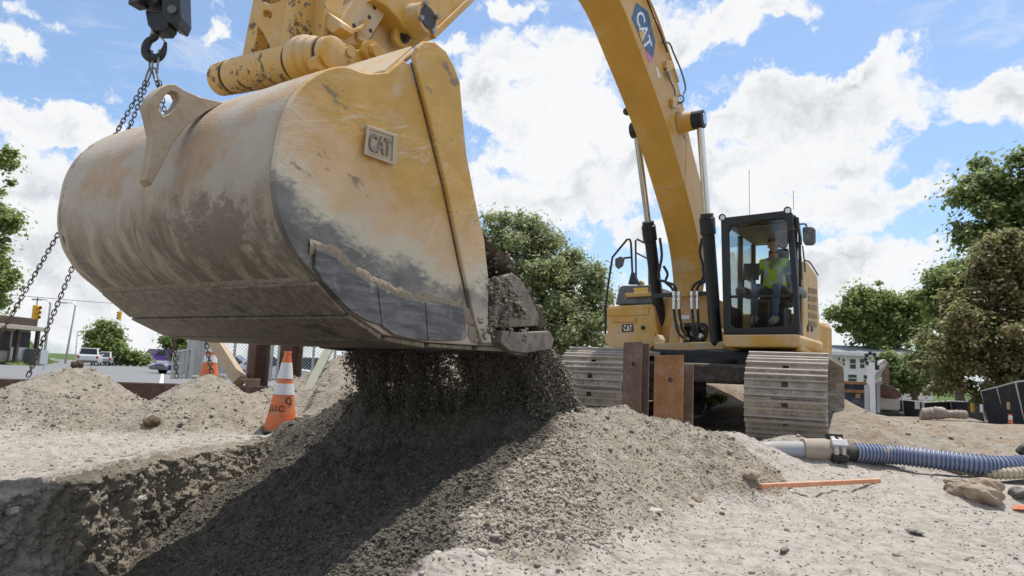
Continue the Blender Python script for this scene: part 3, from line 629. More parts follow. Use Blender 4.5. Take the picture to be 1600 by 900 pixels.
# lip, teeth and corner protector
lipa, lipz = pr[19]
for i in range(5):
    l_ = -hw+.16+i*(BW-.32)/4
    tb = MB(); q = [(lipa+.25, lipz-.05), (lipa+.02, lipz-.065), (lipa-.17, lipz-.05), (lipa-.19, lipz-.03), (lipa-.05, lipz+.055), (lipa+.12, lipz+.07)]
    tb.prism([M(a, l_-.07, z) for a, z in q], L*.14).build('tooth', 'worn_steel', bucket, bevel=.008)
MB().prism(PLl([(757, 516), (783, 519), (832, 517), (840, 530), (836, 545), (795, 551), (770, 548), (755, 536)], hw-.10), L*.15).build('lip_corner', 'cutter_steel', bucket, bevel=.008)
MB().prism(PLl([(758, 445), (772, 432), (790, 427), (803, 436), (818, 462), (834, 497), (830, 509), (800, 511), (775, 513), (758, 508)], hw-.05), L*.060).build('side_cutter', 'cutter_steel', bucket, bevel=.010)
# lifting eye welded on the shell
lt = min(np.linspace(-.9, .9, 400), key=lambda l: abs((lambda P: 800+FPX*((P-CAM)@CR)/((P-CAM)@CF))(M(SH[itop, 0], l, SH[itop, 1]))-352))
eye_px = [(236, 291), (228, 280), (236, 245), (240, 212), (234, 185), (229, 166), (236, 150), (250, 137), (262, 131), (274, 131), (290, 141), (312, 151), (350, 160), (322, 175), (295, 195), (272, 222), (252, 262)]
hole = [(250, 172), (252, 160), (259, 148), (268, 142), (277, 145), (281, 154), (276, 165), (266, 176), (256, 181)]
MB().prism(PLl(eye_px, lt), -L*.075, holes=[PLl(hole, lt)], smooth=True).build('lifting_eye', 'eye_paint', bucket, bevel=.006)
# hinge: torque plate and pin boss along the top of the mouth
# ------------------------------------------------------------------ soil heaped in the bucket mouth
hp = [(742, 352), (758, 370), (780, 393), (801, 424), (818, 452), (836, 486), (846, 510), (852, 532)]
hz = catmull(np.array([ML(u, v, hw-.03)[[0, 2]] for u, v in hp]), 9)
ls2 = np.linspace(-hw+.03, hw-.005, 90)
hz = np.vstack([hz, hz[-1]+[0.10, -.05], hz[-1]+[.5, -.06]]); hz = np.vstack([[hz[0]+[.7, .1]], [hz[0]+[.3, .06]], hz])
Pq = np.array([[M(a-(.10*fbm(np.array(l*2.), np.array(z*2.), 3, 2)+.06*fbm(np.array(l*9.), np.array(z*9.), 3, 4)), l, z+.06*fbm(np.array(l*4.), np.array(a*4.), 3, 8)) for l in ls2] for a, z in hz])
hb = MB().grid(Pq)
simple('dug_soil', (.205, .184, .15), .95, 0, .45, 9, 0, bump=.8, bscale=45, spec=.15)
soil = hb.build('soil_heap', 'dug_soil', None, org=M(6.2, 0, 1.0)); tag(soil, 'grey brown soil heaped inside the raised bucket', 'soil', None, 'stuff')
_q = np.array([(760, 448), (772, 440), (790, 445), (798, 462), (806, 478), (790, 490), (772, 470), (765, 490), (812, 488), (790, 470), (775, 455), (768, 505), (785, 500), (760, 515), (790, 522), (815, 524), (745, 505), (750, 525)]); _n = 900; _k = rng.integers(0, len(_q), _n); _pp = np.array([M(*ML(u, v, hw+.015)) for u, v in _q])[_k]+rng.normal(size=(_n, 3))*.022
Vc, Qc = clods(_pp, rng.uniform(.005, .022, _n)); _o = big('caked_soil', Vc, Qc, 'dug_soil', bucket, worg(bucket)); _o['kind'] = 'stuff'
n = 2600; ii = rng.integers(2, len(hz)-2, n); jj = rng.integers(0, len(ls2), n)
V, Q = clods(Pq[ii, jj]+rng.normal(size=(n, 3))*.012, rng.uniform(.006, .026, n)*rng.uniform(.6, 1.5, n))
# ------------------------------------------------------------------ soil pouring from the lip
def pour(n):
    l = rng.uniform(-hw+.04, hw, n*3)
    dn = .70*vnoise(l*2.9+.7, l*0+.5, 77)+.45*vnoise(l*9., l*0+2.5, 78)+.25*vnoise(l*31, l*0+4.5, 79)+.42*sstep(l, -.2, .9)-.10*sstep(l, -.5, -1.1)
    k = rng.uniform(0, 1, len(l)) < np.clip(dn*1.5-.60, 0, 1); l = l[k][:n]; m_ = len(l)
    # each strand of soil falls as its own ragged sheet
    sd = (l*23).astype(int); off = vnoise(sd*1.7, sd*0+3., 5); t = np.sqrt(rng.uniform(0, 1, m_))*.47; t = t*(.75+.5*vnoise(t*9+sd*3.1, sd*1., 6)); v0 = .12+.55*off
    P_ = M(0, 0, 0)[None]+F[None]*(lipa-.05-v0*t-.10*rng.uniform(size=m_)+.03*rng.normal(size=m_))[:, None]+L[None]*(l+.020*rng.normal(size=m_)+.05*(off-.5)*t)[:, None]+ZU[None]*(lipz-.01-.5*9.8*t*t*.62+.02*rng.normal(size=m_))[:, None]
    return P_, .0022+.0095*rng.uniform(0, 1, m_)**3.2
def corner(n):
    l = hw-.03-np.abs(rng.normal(size=n))*.27; sd = (l*19).astype(int); off = vnoise(sd*1.7, sd*0+9., 5); t = np.sqrt(rng.uniform(0, 1, n))*.55; v0 = .35+.65*off
    P_ = M(0, 0, 0)[None]+F[None]*(lipa-.02-v0*t*1.25+.03*rng.normal(size=n))[:, None]+L[None]*(l+.03*rng.normal(size=n)+.16*t)[:, None]+ZU[None]*(lipz+.03-.5*9.8*t*t*.48+.025*rng.normal(size=n))[:, None]
    return P_, .0022+.012*rng.uniform(0, 1, n)**3.0
pa_, pb_ = pour(120000), corner(60000); Pp = np.concatenate([pa_[0], pb_[0]]); Sp = np.concatenate([pa_[1], pb_[1]]); k_ = Pp[:, 2] > .0; Pp, Sp = Pp[k_], Sp[k_]
V2, Q2 = grains(Pp, Sp*1.25); nb_ = rng.choice(len(Pp), 1500); V3, Q3 = clods(Pp[nb_]+rng.normal(size=(1500, 3))*.02, rng.uniform(.008, .024, 1500))
fs = big('falling_soil', np.concatenate([V, V2, V3]), np.concatenate([Q, Q2+len(V), Q3+len(V)+len(V2)]), 'dug_soil'); tag(fs, 'crumbs of soil pouring off the bucket lip onto the mound', 'soil', None, 'stuff')
# ================================================================== FRONT LINKAGE, STICK AND BOOM
def ppx(mb, pts, l, t, mi=0, holes=()): return mb.prism(PLl(pts, l), L*t, mi, [PLl(h, l) for h in holes])
def apx(mb, pts, a, t, mi=0, holes=()): return mb.prism(PLa(pts, a), F*t, mi, [PLa(h, a) for h in holes])
m, g, b = newmat('greasy_yellow'); v = g.obj(); n1 = g.noise(v, 6, 6, .7); n2 = g.noise(v, 22, 6, .65); n3 = g.noise(v, 2, 4)
c = g.mix(n3, (.54, .33, .09), (.60, .36, .075)); c = g.mix(g.m('MULTIPLY', g.ss(n2, .45, .65), .45), c, (.46, .38, .29))
gk = g.ss(g.m('ADD', n1, g.m('MULTIPLY', g.m('SUBTRACT', n2, .5), .7)), .545, .63); c = g.mix(g.m('MULTIPLY', gk, .85), c, (.06, .045, .032))
setp(g, b, c, g.mapr(gk, 0, 1, .45, .7), 0, g.bump(g.m('ADD', n2, gk), .4, .006))
# pin tube across the back of the bucket ears
ta, tz = ML(470, 88, -.0)[[0, 2]]
pL = M(*ML(362, 122, -1.0)); pR = M(*ML(500, 92, .06))
def onl(u, v, l): return M(*ML(u, v, l))
tub = MB(); q0 = onl(352, 123, -.72); q1 = onl(470, 96, .12); dq = q1-q0; lt_ = np.linalg.norm(dq); dq /= lt_
tub.lathe(q0, dq, [(-.06, .09), (-.05, .118), (.07, .122), (.085, .122)], 28)
tube_ = tub.build('pin_tube', 'greasy_yellow', exc)
MB().lathe(q0, dq, [(.085, .112), (.125, .112)], 28).build('grease_band', 'dark_grease', tube_)
MB().lathe(q0, dq, [(.125, .125), (lt_-.05, .128)], 28).build('sleeve', 'greasy_yellow', tube_)
MB().lathe(q0, dq, [(lt_-.05, .118), (lt_+.0, .118)], 28).build('grease_band', 'dark_grease', tube_)
MB().lathe(q0, dq, [(lt_, .150), (lt_+.03, .160), (lt_+.09, .158), (lt_+.10, .142), (lt_+.16, .140), (lt_+.17, .125), (lt_+.24, .122)], 30).build('collar', 'yellow_paint', tube_)
MB().lathe(q0, dq, [(lt_+.24, .112), (lt_+.27, .112)], 28).build('grease_band', 'dark_grease', tube_); MB().lathe(q0, dq, [(lt_+.27, .115), (lt_+.33, .112), (lt_+.34, .09)], 28).build('end_boss', 'yellow_paint', tube_)
# link plates and pins right of the collar
lk = ppx(MB(), [(493, 106), (490, 92), (500, 83), (535, 66), (552, 72), (557, 78), (580, 74), (600, 84), (620, 92), (610, 110), (560, 116), (515, 116)], .42, -.06, 0, [[(505, 102), (502, 98), (504, 94), (509, 94), (511, 98), (509, 103)]])
link = lk.build('link_plate', 'yellow_paint', exc, bevel=.006)
def boltpx(u, v, l, r, t, par, mat='yellow_paint'):
    p = onl(u, v, l); mb = MB().lathe(p, L, [(0, r), (t, r), (t, r*.62), (t*1.9, r*.58)], 16); return mb.build('pin_boss', mat, par)
boltpx(539, 84, .42, .055, .03, link); boltpx(577, 84, .42, .085, .045, link); boltpx(595, 88, .42, .05, .02, link)
# stick (dipper): box with curved nose at the bucket pin
sd = ML(740, 0, .3)[[0, 2]]-ML(676, 62, .3)[[0, 2]]; sd /= np.linalg.norm(sd)
sp = [tuple(ML(u, v, .3)[[0, 2]]) for u, v in [(585, -2), (604, 10), (620, 26), (636, 46), (650, 60), (664, 66), (676, 62), (740, 0)]]
low_end = np.array(sp[-1])+sd*2.0; up_end = np.array(sp[0])+sd*1.75+np.array([-.02, .1])
sp2 = [sp[0]]+sp[1:]+[tuple(low_end), tuple(up_end)]
stick = MB().prism([M(a, .3, z) for a, z in sp2], -L*.6).build('stick', 'yellow_paint', exc, bevel=.012)
rimq = [ML(u, v, .31)[[0, 2]] for u, v in [(676, 62), (740, 0)]]; nn = np.array([-sd[1], sd[0]]); nn = nn if nn[0] < 0 else -nn
MB().prism([M(*(lambda q: (q[0], .305, q[1]))(np.array(q))) for q in (rimq[0], rimq[1]+sd*2, rimq[1]+sd*2-nn*.05, rimq[0]-nn*.05)], L*.035).build('edge_flange', 'yellow_paint', stick, bevel=.005)
p = onl(650, 34, .3)
MB().lathe(p, L, [(0, .135), (.06, .125), (.12, .118)], 26).build('pin_boss', 'yellow_dusty', stick)
MB().lathe(p+L*.10, L, [(0, .085), (.03, .085)], 24).build('pin_end', 'dark_grease', stick)
for k in range(4):
    th = k*1.57+.5; MB().lathe(p+L*.12+.103*(math.cos(th)*ZU+math.sin(th)*F), L, [(0, .021), (.03, .021), (.03, .012)], 8).build('bolt', 'bare_steel', stick)
# coupler body beneath the stick nose
cb = ppx(MB(), [(551, 0), (574, -60), (632, -30), (604, 20), (577, 63), (556, 70), (530, 70), (508, 66)], .22, -.5)
coup = cb.build('coupler', 'yellow_dusty', exc, bevel=.012)
ppx(MB(), [(604, 20), (640, 55), (652, 72), (625, 88), (598, 84), (577, 63)], .12, -.3).build('coupler_cheek', 'yellow_paint', coup, bevel=.01)
ppx(MB(), [(618, 36), (634, 58), (640, 70), (636, 76), (622, 70), (616, 60)], .22, -.04).build('latch_plate', 'yellow_paint', coup, bevel=.006)
boltpx(628, 60, .20, .045, .035, coup, 'dark_grease')
tq = [(537, 50), (556, 44), (566, 32), (570, 34), (562, 48), (540, 56)]
ppx(MB(), tq, .225, .06).build('stop_block', 'yellow_paint', coup, bevel=.006)
for u, v in ((553, 40), (577, 27), (579, 48), (585, 12)):
    MB().lathe(onl(u, v, .221), L, [(0, .016), (.004, .016)], 10).build('bolt_hole', 'dark_grease', coup)
# bucket cylinder link on the left: two flanged posts, a curved arm with a pin hole, a diagonal brace
AL = ML(440, 60, -.2)[0]
hl = apx(MB(), [(395, 0), (404, -70), (424, -70), (411, 0), (400, 60), (388, 98), (376, 98)], AL+.05, -.20)
hlink = hl.build('cylinder_link', 'greasy_yellow', exc, bevel=.006)
apx(MB(), [(411, -70), (450, -70), (440, 0), (432, 60), (424, 100), (388, 98), (400, 55)], AL-.20, -.10).build('link_web', 'yellow_paint', hlink, bevel=.006)
apx(MB(), [(394, 24), (392, 12), (400, 3), (412, 2), (420, 6), (432, 4), (446, -4), (450, 10), (445, 50), (438, 88), (424, 88), (420, 70), (411, 52), (399, 36)], AL+.09, -.05, 0, [[(410, 24), (411, 16), (417, 15), (424, 19), (424, 27), (418, 30)]]).build('curved_arm', 'yellow_paint', hlink, bevel=.008)
apx(MB(), [(450, -70), (466, -70), (461, 0), (455, 50), (450, 86), (434, 86), (442, 40), (447, 0)], AL+.13, -.22).build('link_flange', 'greasy_yellow', hlink, bevel=.006)
apx(MB(), [(464, -70), (512, -70), (508, 10), (501, 66), (470, 68), (455, 80), (459, 40)], AL-.02, -.16).build('link_post', 'greasy_yellow', hlink, bevel=.006)
apx(MB(), [(506, 14), (531, 33), (531, 42), (519, 52), (502, 38)], AL-.05, -.12).build('brace', 'yellow_paint', hlink, bevel=.005)
apx(MB(), [(500, 60), (531, 35), (552, 30), (560, 60), (540, 78), (512, 80)], AL-.3, -.1).build('gusset', 'yellow_paint', hlink, bevel=.005)
tp_ = PLl([(605, 114), (632, 90), (649, 74)], hw-.02)
tpm = MB(); e0 = [pr[2]+[0, .012], (pr[1]+pr[2])/2+[0, .01], pr[1]+[.0, .02], pr[0]+[0, .03]]
tpm.prism([M(pr[2][0], hw-.03, pr[2][1]+.02), M(pr[0][0], hw-.03, pr[0][1]+.02), M(pr[0][0]-.01, hw-.03, pr[0][1]-.05), M(pr[2][0], hw-.03, pr[2][1]-.06)], -L*(BW-.06)).build('torque_plate', 'yellow_dusty', bucket, bevel=.01)
# ------------------------------------------------------------------ boom
bh = .25
blow = [ML(u, v, bh)[[0, 2]] for u, v in [(1098, 462), (1098, 430), (1090, 370), (1070, 290), (1040, 190), (1000, 80), (968, 0)]]
bup = [ML(u, v, bh)[[0, 2]] for u, v in [(1106, 400), (1107, 360), (1101, 310), (1081, 230), (1061, 135), (1040, 75), (1012, 0)]]
blow = catmull(blow+[np.array([3.9, 5.62]), np.array([4.75, 5.62])], 8); bup = catmull(bup+[np.array([3.0, 6.05]), np.array([4.1, 6.15]), np.array([4.9, 5.98])], 8)
bs = MB(); nb = min(len(blow), len(bup)); lo = np.array([blow[int(i)] for i in np.linspace(0, len(blow)-1, 64)]); hi_ = np.array([bup[int(i)] for i in np.linspace(0, len(bup)-1, 64)])
def bstrip(A, la, B, lb, name, mat, par, flip=False):
    Pg = np.array([[M(a[0], la, a[1]), M(b_[0], lb, b_[1])] for a, b_ in zip(A, B)]); return MB().grid(Pg, flip=flip).build(name, mat, par)
poly = np.vstack([lo, hi_[::-1]])
bm_ = MB(); bm_.prism([M(a, bh, z) for a, z in poly], -L*2*bh)
boom = bm_.build('boom', 'yellow_paint', exc, bevel=.006)
for k_ in (9, 24, 40):
    P_ = [M(lo[k_][0], bh+.001, lo[k_][1]), M(hi_[k_][0], bh+.001, hi_[k_][1])]; MB().tube(P_, .007, 6).build('weld_seam', 'yellow_paint', boom)
    MB().tube([M(lo[k_][0], -bh, lo[k_][1]-.001), M(lo[k_][0], bh, lo[k_][1]-.001)], .007, 6).build('weld_seam', 'yellow_paint', boom)
# side decal: blue hexagon with lettering and a pink foot
def bpt(u, v, l=bh+.004): return PLl([(u, v)], l)[0]
hexa = [(994, 4), (1012, 18), (1024, 66), (1020, 90), (1009, 78), (987, 28)]
dec = MB().prism(PLl(hexa, bh+.002), L*.003).build('boom_decal', 'blue_decal', boom)
MB().prism(PLl([(1009, 79), (1020, 91), (1020.5, 96), (1015, 97), (1011, 90)], bh+.002), L*.003).build('decal_foot', 'pink_decal', dec)
V, Fs = textmesh('CAT', 1.0, .0); o_ = bpt(1005.5, 48, bh+.006); ex = (bpt(1013, 76, bh+.006)-bpt(997, 18, bh+.006)); ey = (bpt(1012.5, 40, bh+.006)-bpt(998.5, 52, bh+.006))
w_ = V[:, 0].max()-V[:, 0].min(); h_ = V[:, 1].max()-V[:, 1].min()
tx = MB(); tx.add([o_+ex*(v[0]/w_)*.98+ey*(v[1]/h_)*.80+L*.001 for v in V], Fs); tx.build('decal_lettering', 'white_decal', dec)
tri = [o_+ex*x+ey*y+L*.002 for x, y in ((-.10, -.45), (.22, -.45), (.06, .05))]
MB().prism(tri, L*.001).build('decal_triangle', 'gold_decal', dec)
MB().prism(PLl([(1024, 104), (1027, 106), (1032, 121), (1029, 122)], bh+.002), L*.003).build('white_sticker', 'white_decal', boom)
# pipework along the boom's upper edge
def pline(pts, l, r, name, mat, par, n=8): return MB().tube(catmull(np.array([onl(u, v, l) for u, v in pts]), 6), r, n).build(name, mat, par)
pline([(1010, -10), (1024, 22), (1036, 55), (1048, 92), (1060, 128)], bh+.03, .018, 'hydraulic_pipe', 'yellow_dusty', boom)
pline([(1007, -10), (1020, 22), (1033, 55), (1043, 82)], bh+.05, .012, 'hydraulic_hose', 'black_rubber', boom)
pline([(1036, 66), (1046, 68), (1053, 84), (1064, 110), (1071, 136), (1068, 147), (1064, 152)], bh+.04, .014, 'lamp_conduit', 'grey_plastic', boom)
bl = MB().lathe(onl(1063, 156, bh+.02), -ML(0, 0, 0)*0+(F*.9+L*.35-ZU*.1), [(-.05, .045), (0, .06), (.035, .06), (.035, .046)], 16).build('boom_lamp', 'black_steel', boom)
MB().lathe(onl(1063, 156, bh+.02)+(F*.9+L*.35-ZU*.1)*.037, (F*.9+L*.35-ZU*.1), [(0, .044), (.004, .044)], 16).build('lens', 'chrome', bl)
ppx(MB(), [(1037, 96), (1045, 96), (1048, 108), (1041, 112), (1036, 106)], bh+.002, .05).build('pipe_bracket', 'yellow_paint', boom, bevel=.006)
pline([(1041, 106), (1046, 116), (1047, 126), (1053, 138), (1055, 150)], bh+.03, .010, 'lamp_cable', 'black_rubber', boom, 6)
MB().tube([onl(1042, 110, bh+.05), onl(1046, 122, bh+.05)], .028, 10).build('connector', 'bare_steel', boom)
ppx(MB(), [(1046, 155), (1053, 155), (1053, 165), (1047, 168)], bh+.002, .05).build('pipe_bracket', 'yellow_paint', boom, bevel=.006)
pline([(1050, 166), (1058, 168), (1066, 163)], bh+.05, .012, 'lamp_bracket', 'bare_steel', boom, 6)
pline([(1068, 205), (1069, 213), (1072, 216), (1074, 210)], bh+.02, .010, 'lifting_ring', 'bare_steel', boom, 6)
# cylinder pin through the boom
pa_, pz_ = ML(1087, 188, .5)[[0, 2]]
MB().lathe(M(pa_, .26, pz_), L, [(0, .17), (.10, .15), (.20, .14)], 26).build('pin_boss', 'yellow_paint', boom)
lamp2 = MB().lathe(M(*MA(979, 174, pa_+.1)), F, [(-.06, .05), (.0, .06), (.03, .05)], 12).build('boom_lamp', 'black_steel', boom)
# boom cylinders
def cylinder(lc, base_px, gland_px, top, rr, rb):
    p0 = M(*ML(*base_px, lc)); p1 = M(*ML(*gland_px, lc)); top = np.asarray(top); d = top-p0; d /= np.linalg.norm(d)
    g_ = p0+d*((p1-p0)@d)
    o = MB().lathe(p0, d, [(-.12, rb*.9), (-.10, rb*1.05), (0, rb*1.08), (.02, rb), ((g_-p0)@d-.30, rb), ((g_-p0)@d-.29, rb*1.22), ((g_-p0)@d-.05, rb*1.22), ((g_-p0)@d-.04, rb*1.05), ((g_-p0)@d+.02, rb*1.0)], 24).build('boom_cylinder', 'black_steel', exc)
    MB().tube([g_, top], rr, 20).build('rod', 'chrome', o)
    return o, p0, d, g_
# right: top pin outside the boom; left: mirrored
topR = M(pa_, .56, pz_); cr_, p0R, dR, gR = cylinder(.58, (1119, 532), (1102, 336), topR, .052, .094)
MB().lathe(topR-L*.10, L, [(0, .135), (.16, .135), (.17, .12)], 24).build('rod_eye', 'black_steel', cr_)
MB().lathe(topR+L*.071, L, [(0, .085), (.01, .085), (.012, .05)], 18).build('pin_cap', 'chrome', cr_)
topL = M(*MA(994, 203, pa_)); cl_, p0L, dL, gL = cylinder(loc(topL)[1]-.10, (1037, 540), (1017, 342), topL, .052, .094)
MB().lathe(topL-L*.07, L, [(0, .125), (.16, .125)], 24).build('rod_eye', 'black_steel', cl_)
# pipes clamped on the cylinders and hoses down to the manifold
def hosep(pts, a, r, name, mat, par): return MB().tube(catmull(np.array([M(*MA(u, v, a)) for u, v in pts]), 7), r, 8).build(name, mat, par)
ah = loc(p0R)[0]-.12
HO = MB().ab(0, .01, 0, .01, 0, .01) and None
mani = thing if False else None
deck = MB()
for pts in ([(1031, 372), (1034, 400), (1029, 432), (1038, 440), (1052, 445), (1057, 455)], [(1037, 416), (1043, 428), (1040, 440), (1048, 448), (1053, 456)], [(1097, 372), (1094, 395), (1099, 418), (1098, 436), (1086, 444), (1080, 455)], [(1098, 420), (1102, 438), (1092, 446), (1088, 456)]):
    hosep(pts, ah+.16, .022, 'hydraulic_pipe', 'black_steel', exc)
for (u0, pts) in ((1053, [(1053, 483), (1055, 500), (1060, 520), (1068, 528)]), (1061, [(1061, 482), (1063, 500), (1066, 515), (1072, 524)]), (1081, [(1081, 482), (1083, 500), (1084, 512), (1085, 525)]), (1090, [(1090, 482), (1091, 500), (1090, 512), (1090, 526)])):
    h_o = hosep(pts, ah+.2, .021, 'hydraulic_hose', 'black_rubber', exc)
    q = [M(*MA(u0, y, ah+.2)) for y in (455, 462, 466, 470, 483)]
    MB().lathe(q[0], q[4]-q[0], [(0, .030), (np.linalg.norm(q[1]-q[0]), .030), (np.linalg.norm(q[1]-q[0])+.005, .02), (np.linalg.norm(q[2]-q[0])-.005, .02), (np.linalg.norm(q[2]-q[0]), .033), (np.linalg.norm(q[3]-q[0]), .033), (np.linalg.norm(q[3]-q[0])+.004, .026), (np.linalg.norm(q[4]-q[0]), .024)], 10).build('fitting', 'chrome', h_o)
for (x0, x1, y0) in ((1020, 1054, 462), (1090, 1120, 459)):
    MB().prism([M(*MA(u, v, ah+.15)) for u, v in ((x0, y0-3), (x1, y0-4), (x1, y0+2), (x0, y0+4))], F*.04).build('pipe_clamp', 'black_steel', exc)
# ------------------------------------------------------------------ revolving platform
ap = ah-.05
pf_ = MB(); apx(pf_, [(1027, 545), (1030, 470), (1048, 460), (1100, 460), (1128, 470), (1130, 545)], ap-.35, -.6, 0); platform = pf_.build('platform', 'yellow_paint', exc, bevel=.015)
apx(MB(), [(1024, 536), (1131, 534), (1131, 546), (1024, 548)], ap+.25, -1.2).build('deck_edge', 'yellow_dusty', platform, bevel=.01)
apx(MB(), [(1060, 512), (1066, 506), (1085, 504), (1102, 505), (1107, 512), (1105, 526), (1098, 536), (1080, 539), (1065, 536), (1060, 526)], ap-.33, .01).build('manifold_opening', 'black_decal', platform)
for i, (u, v, r) in enumerate(((1066, 524, .05), (1072, 513, .035), (1075, 530, .04), (1084, 521, .05), (1092, 515, .04), (1096, 526, .05), (1100, 513, .035), (1088, 533, .03), (1068, 532, .03))):
    MB().lathe(M(*MA(u, v, ap-.30)), F, [(0, r), (.05, r), (.05, r*.6), (.09, r*.55)], 10).build('valve', ['bare_steel', 'black_steel', 'chrome'][i % 3], platform)
hosep([(1064, 528), (1075, 535), (1090, 534), (1103, 524)], ap-.2, .02, 'hydraulic_hose', 'black_rubber', platform)
hosep([(1066, 512), (1080, 508), (1094, 509), (1105, 516)], ap-.2, .016, 'hydraulic_hose', 'black_rubber', platform)
hosep([(1084, 505), (1082, 520), (1092, 533)], ap-.18, .016, 'hydraulic_hose', 'black_rubber', platform)
apx(MB(), [(1063, 493), (1078, 492), (1078, 499), (1063, 499)], ap-.34, .012).build('white_sticker', 'white_decal', platform)
for (q, dep) in (([(1052, 545), (1044, 540), (1048, 512), (1054, 500), (1059, 512), (1060, 535)], .5), ([(1106, 545), (1108, 515), (1113, 505), (1117, 515), (1118, 545)], .5), ([(1021, 545), (1022, 528), (1027, 522), (1032, 530), (1033, 546)], .4)):
    apx(MB(), q, ap+.1, -dep).build('boom_bracket', 'yellow_dusty', platform, bevel=.01)
# body left of the boom (image left) with tool box, hood, lettering
af = -.2
bx = apx(MB(), [(947, 480), (952, 478), (1018, 475), (1023, 479), (1027, 520), (1027, 541), (1018, 546), (958, 543), (949, 536)], af, -1.5)
tbox = bx.build('tool_box', 'yellow_paint', exc, bevel=.03)
apx(MB(), [(951, 482), (1014, 479), (1014, 492), (952, 494)], af+.002, .012).build('box_lid', 'yellow_paint', tbox, bevel=.006)
apx(MB(), [(955, 497), (994, 496), (994, 503), (955, 503)], af+.002, .02).build('lid_recess', 'yellow_paint', tbox, bevel=.008)
apx(MB(), [(945, 522), (1024, 520), (1026, 536), (1018, 546), (958, 543), (947, 535)], af+.004, .05).build('lower_step', 'yellow_paint', tbox, bevel=.015)
cs = apx(MB(), [(972, 507), (989, 506), (990, 518), (972, 519)], af+.003, .006).build('model_sticker', 'black_decal', tbox)
def lettering(s, a, c_px, wpx, hpx, mat, par, name='lettering'):
    V, Fs = textmesh(s, 1.0, 0); w_ = np.ptp(V[:, 0]); h_ = np.ptp(V[:, 1]); V = V-np.array([V[:, 0].min()+w_/2, V[:, 1].min()+h_/2, 0])
    return MB().add([M(*MA(c_px[0]+wpx*v[0]/w_, c_px[1]-hpx*v[1]/h_, a)) for v in V], Fs).build(name, mat, par)
lettering('CAT', af+.012, (981, 512.5), 13, 9, 'white_decal', cs)
MB().prism([M(*MA(u, v, af+.0125)) for u, v in ((978, 517), (984, 517), (981, 513))], F*.001).build('decal_triangle', 'gold_decal', cs)
MB().lathe(M(*MA(1005, 512, af)), F, [(0, .035), (.02, .035), (.02, .02), (.035, .018)], 14).build('lock', 'black_steel', tbox)
apx(MB(), [(961, 476), (967, 449), (972, 446), (1020, 445), (1024, 475)], af-.12, -1.1).build('hood', 'grey_plastic', exc, bevel=.02)
apx(MB(), [(978, 459), (1020, 457), (1021, 463), (980, 465)], af-.10, .06).build('hand_bar', 'yellow_paint', tbox, bevel=.008)
apx(MB(), [(990, 450), (1013, 449), (1013, 457), (991, 458)], af-.115, .006).build('warning_sticker', 'gold_decal', tbox)
apx(MB(), [(996, 444), (1000, 438), (1004, 440), (1003, 447), (996, 448)], af-.4, -.1).build('beacon_bracket', 'yellow_paint', tbox, bevel=.006)
def railp(pts, a, r, name='hand_rail', par=exc, mat='black_steel'): return MB().tube(np.array([M(*MA(u, v, a)) for u, v in pts]), r, 8).build(name, mat, par)
railp([(978, 533), (955, 534), (948, 530), (946, 520), (946, 480), (951, 440), (957, 402), (980, 374), (984, 374), (986, 380), (988, 425)], af-.05, .02)
railp([(994, 438), (993, 376), (996, 374), (1014, 383)], af-.9, .018); railp([(994, 395), (1012, 404)], af-.9, .016); railp([(1015, 445), (1014, 383)], af-.9, .025)
apx(MB(), [(981, 444), (986, 425), (989, 425), (995, 438), (996, 444)], af-.3, -.1).build('mirror_post', 'black_steel', exc, bevel=.008)
railp([(966, 404), (988, 402)], af-.2, .018, 'mirror_arm')
MB().prism([M(*MA(u, v, af-.2)) for u, v in ((963, 405), (972, 401), (977, 404), (974, 416), (967, 421), (963, 416))], F*.06).build('mirror', 'grey_plastic', exc, bevel=.01)
# engine house, counterweight, right side panels
zd = MA(1130, 540, .9)[2]
eh = MB(); eh.box(M(-1.9, .25, zd+.30), (F, L, ZU), (1.25, 1.35, .30)); eh.build('engine_house', 'yellow_paint', exc, bevel=.04)
MB().box(M(-3.45, .25, zd+.27), (F, L, ZU), (.35, 1.35, .40)).build('counterweight', 'yellow_paint', exc, bevel=.1)
RS = MA(1257, 470, -.55)[1]
rp_px = [(1256, 408), (1262, 410), (1277, 432), (1280, 500), (1282, 541), (1256, 541)]
rq = [ML(u, v, RS) for u, v in rp_px]
sidep = MB().prism([M(*q) for q in rq], -L*.12).build('side_panel', 'yellow_dusty', exc, bevel=.015)
simple('louver_shadow', (.22, .15, .05), .7, 0, .3, 20, .4)
for i in range(5):
    v0 = 449+i*13; MB().prism(PLl([(1263, v0), (1275, v0+2), (1275.5, v0+10), (1263, v0+8)], RS+.002), L*.012).build('louver', 'louver_shadow', sidep, bevel=.004)
for u in (1261, 1267): MB().prism(PLl([(u, 508), (u+2.5, 508), (u+2.5, 518), (u, 518)], RS+.002), L*.01).build('latch', 'black_steel', sidep)
pline([(1258, 407), (1266, 411), (1278, 430)], RS-.02, .014, 'hand_rail', 'black_steel', sidep, 6)
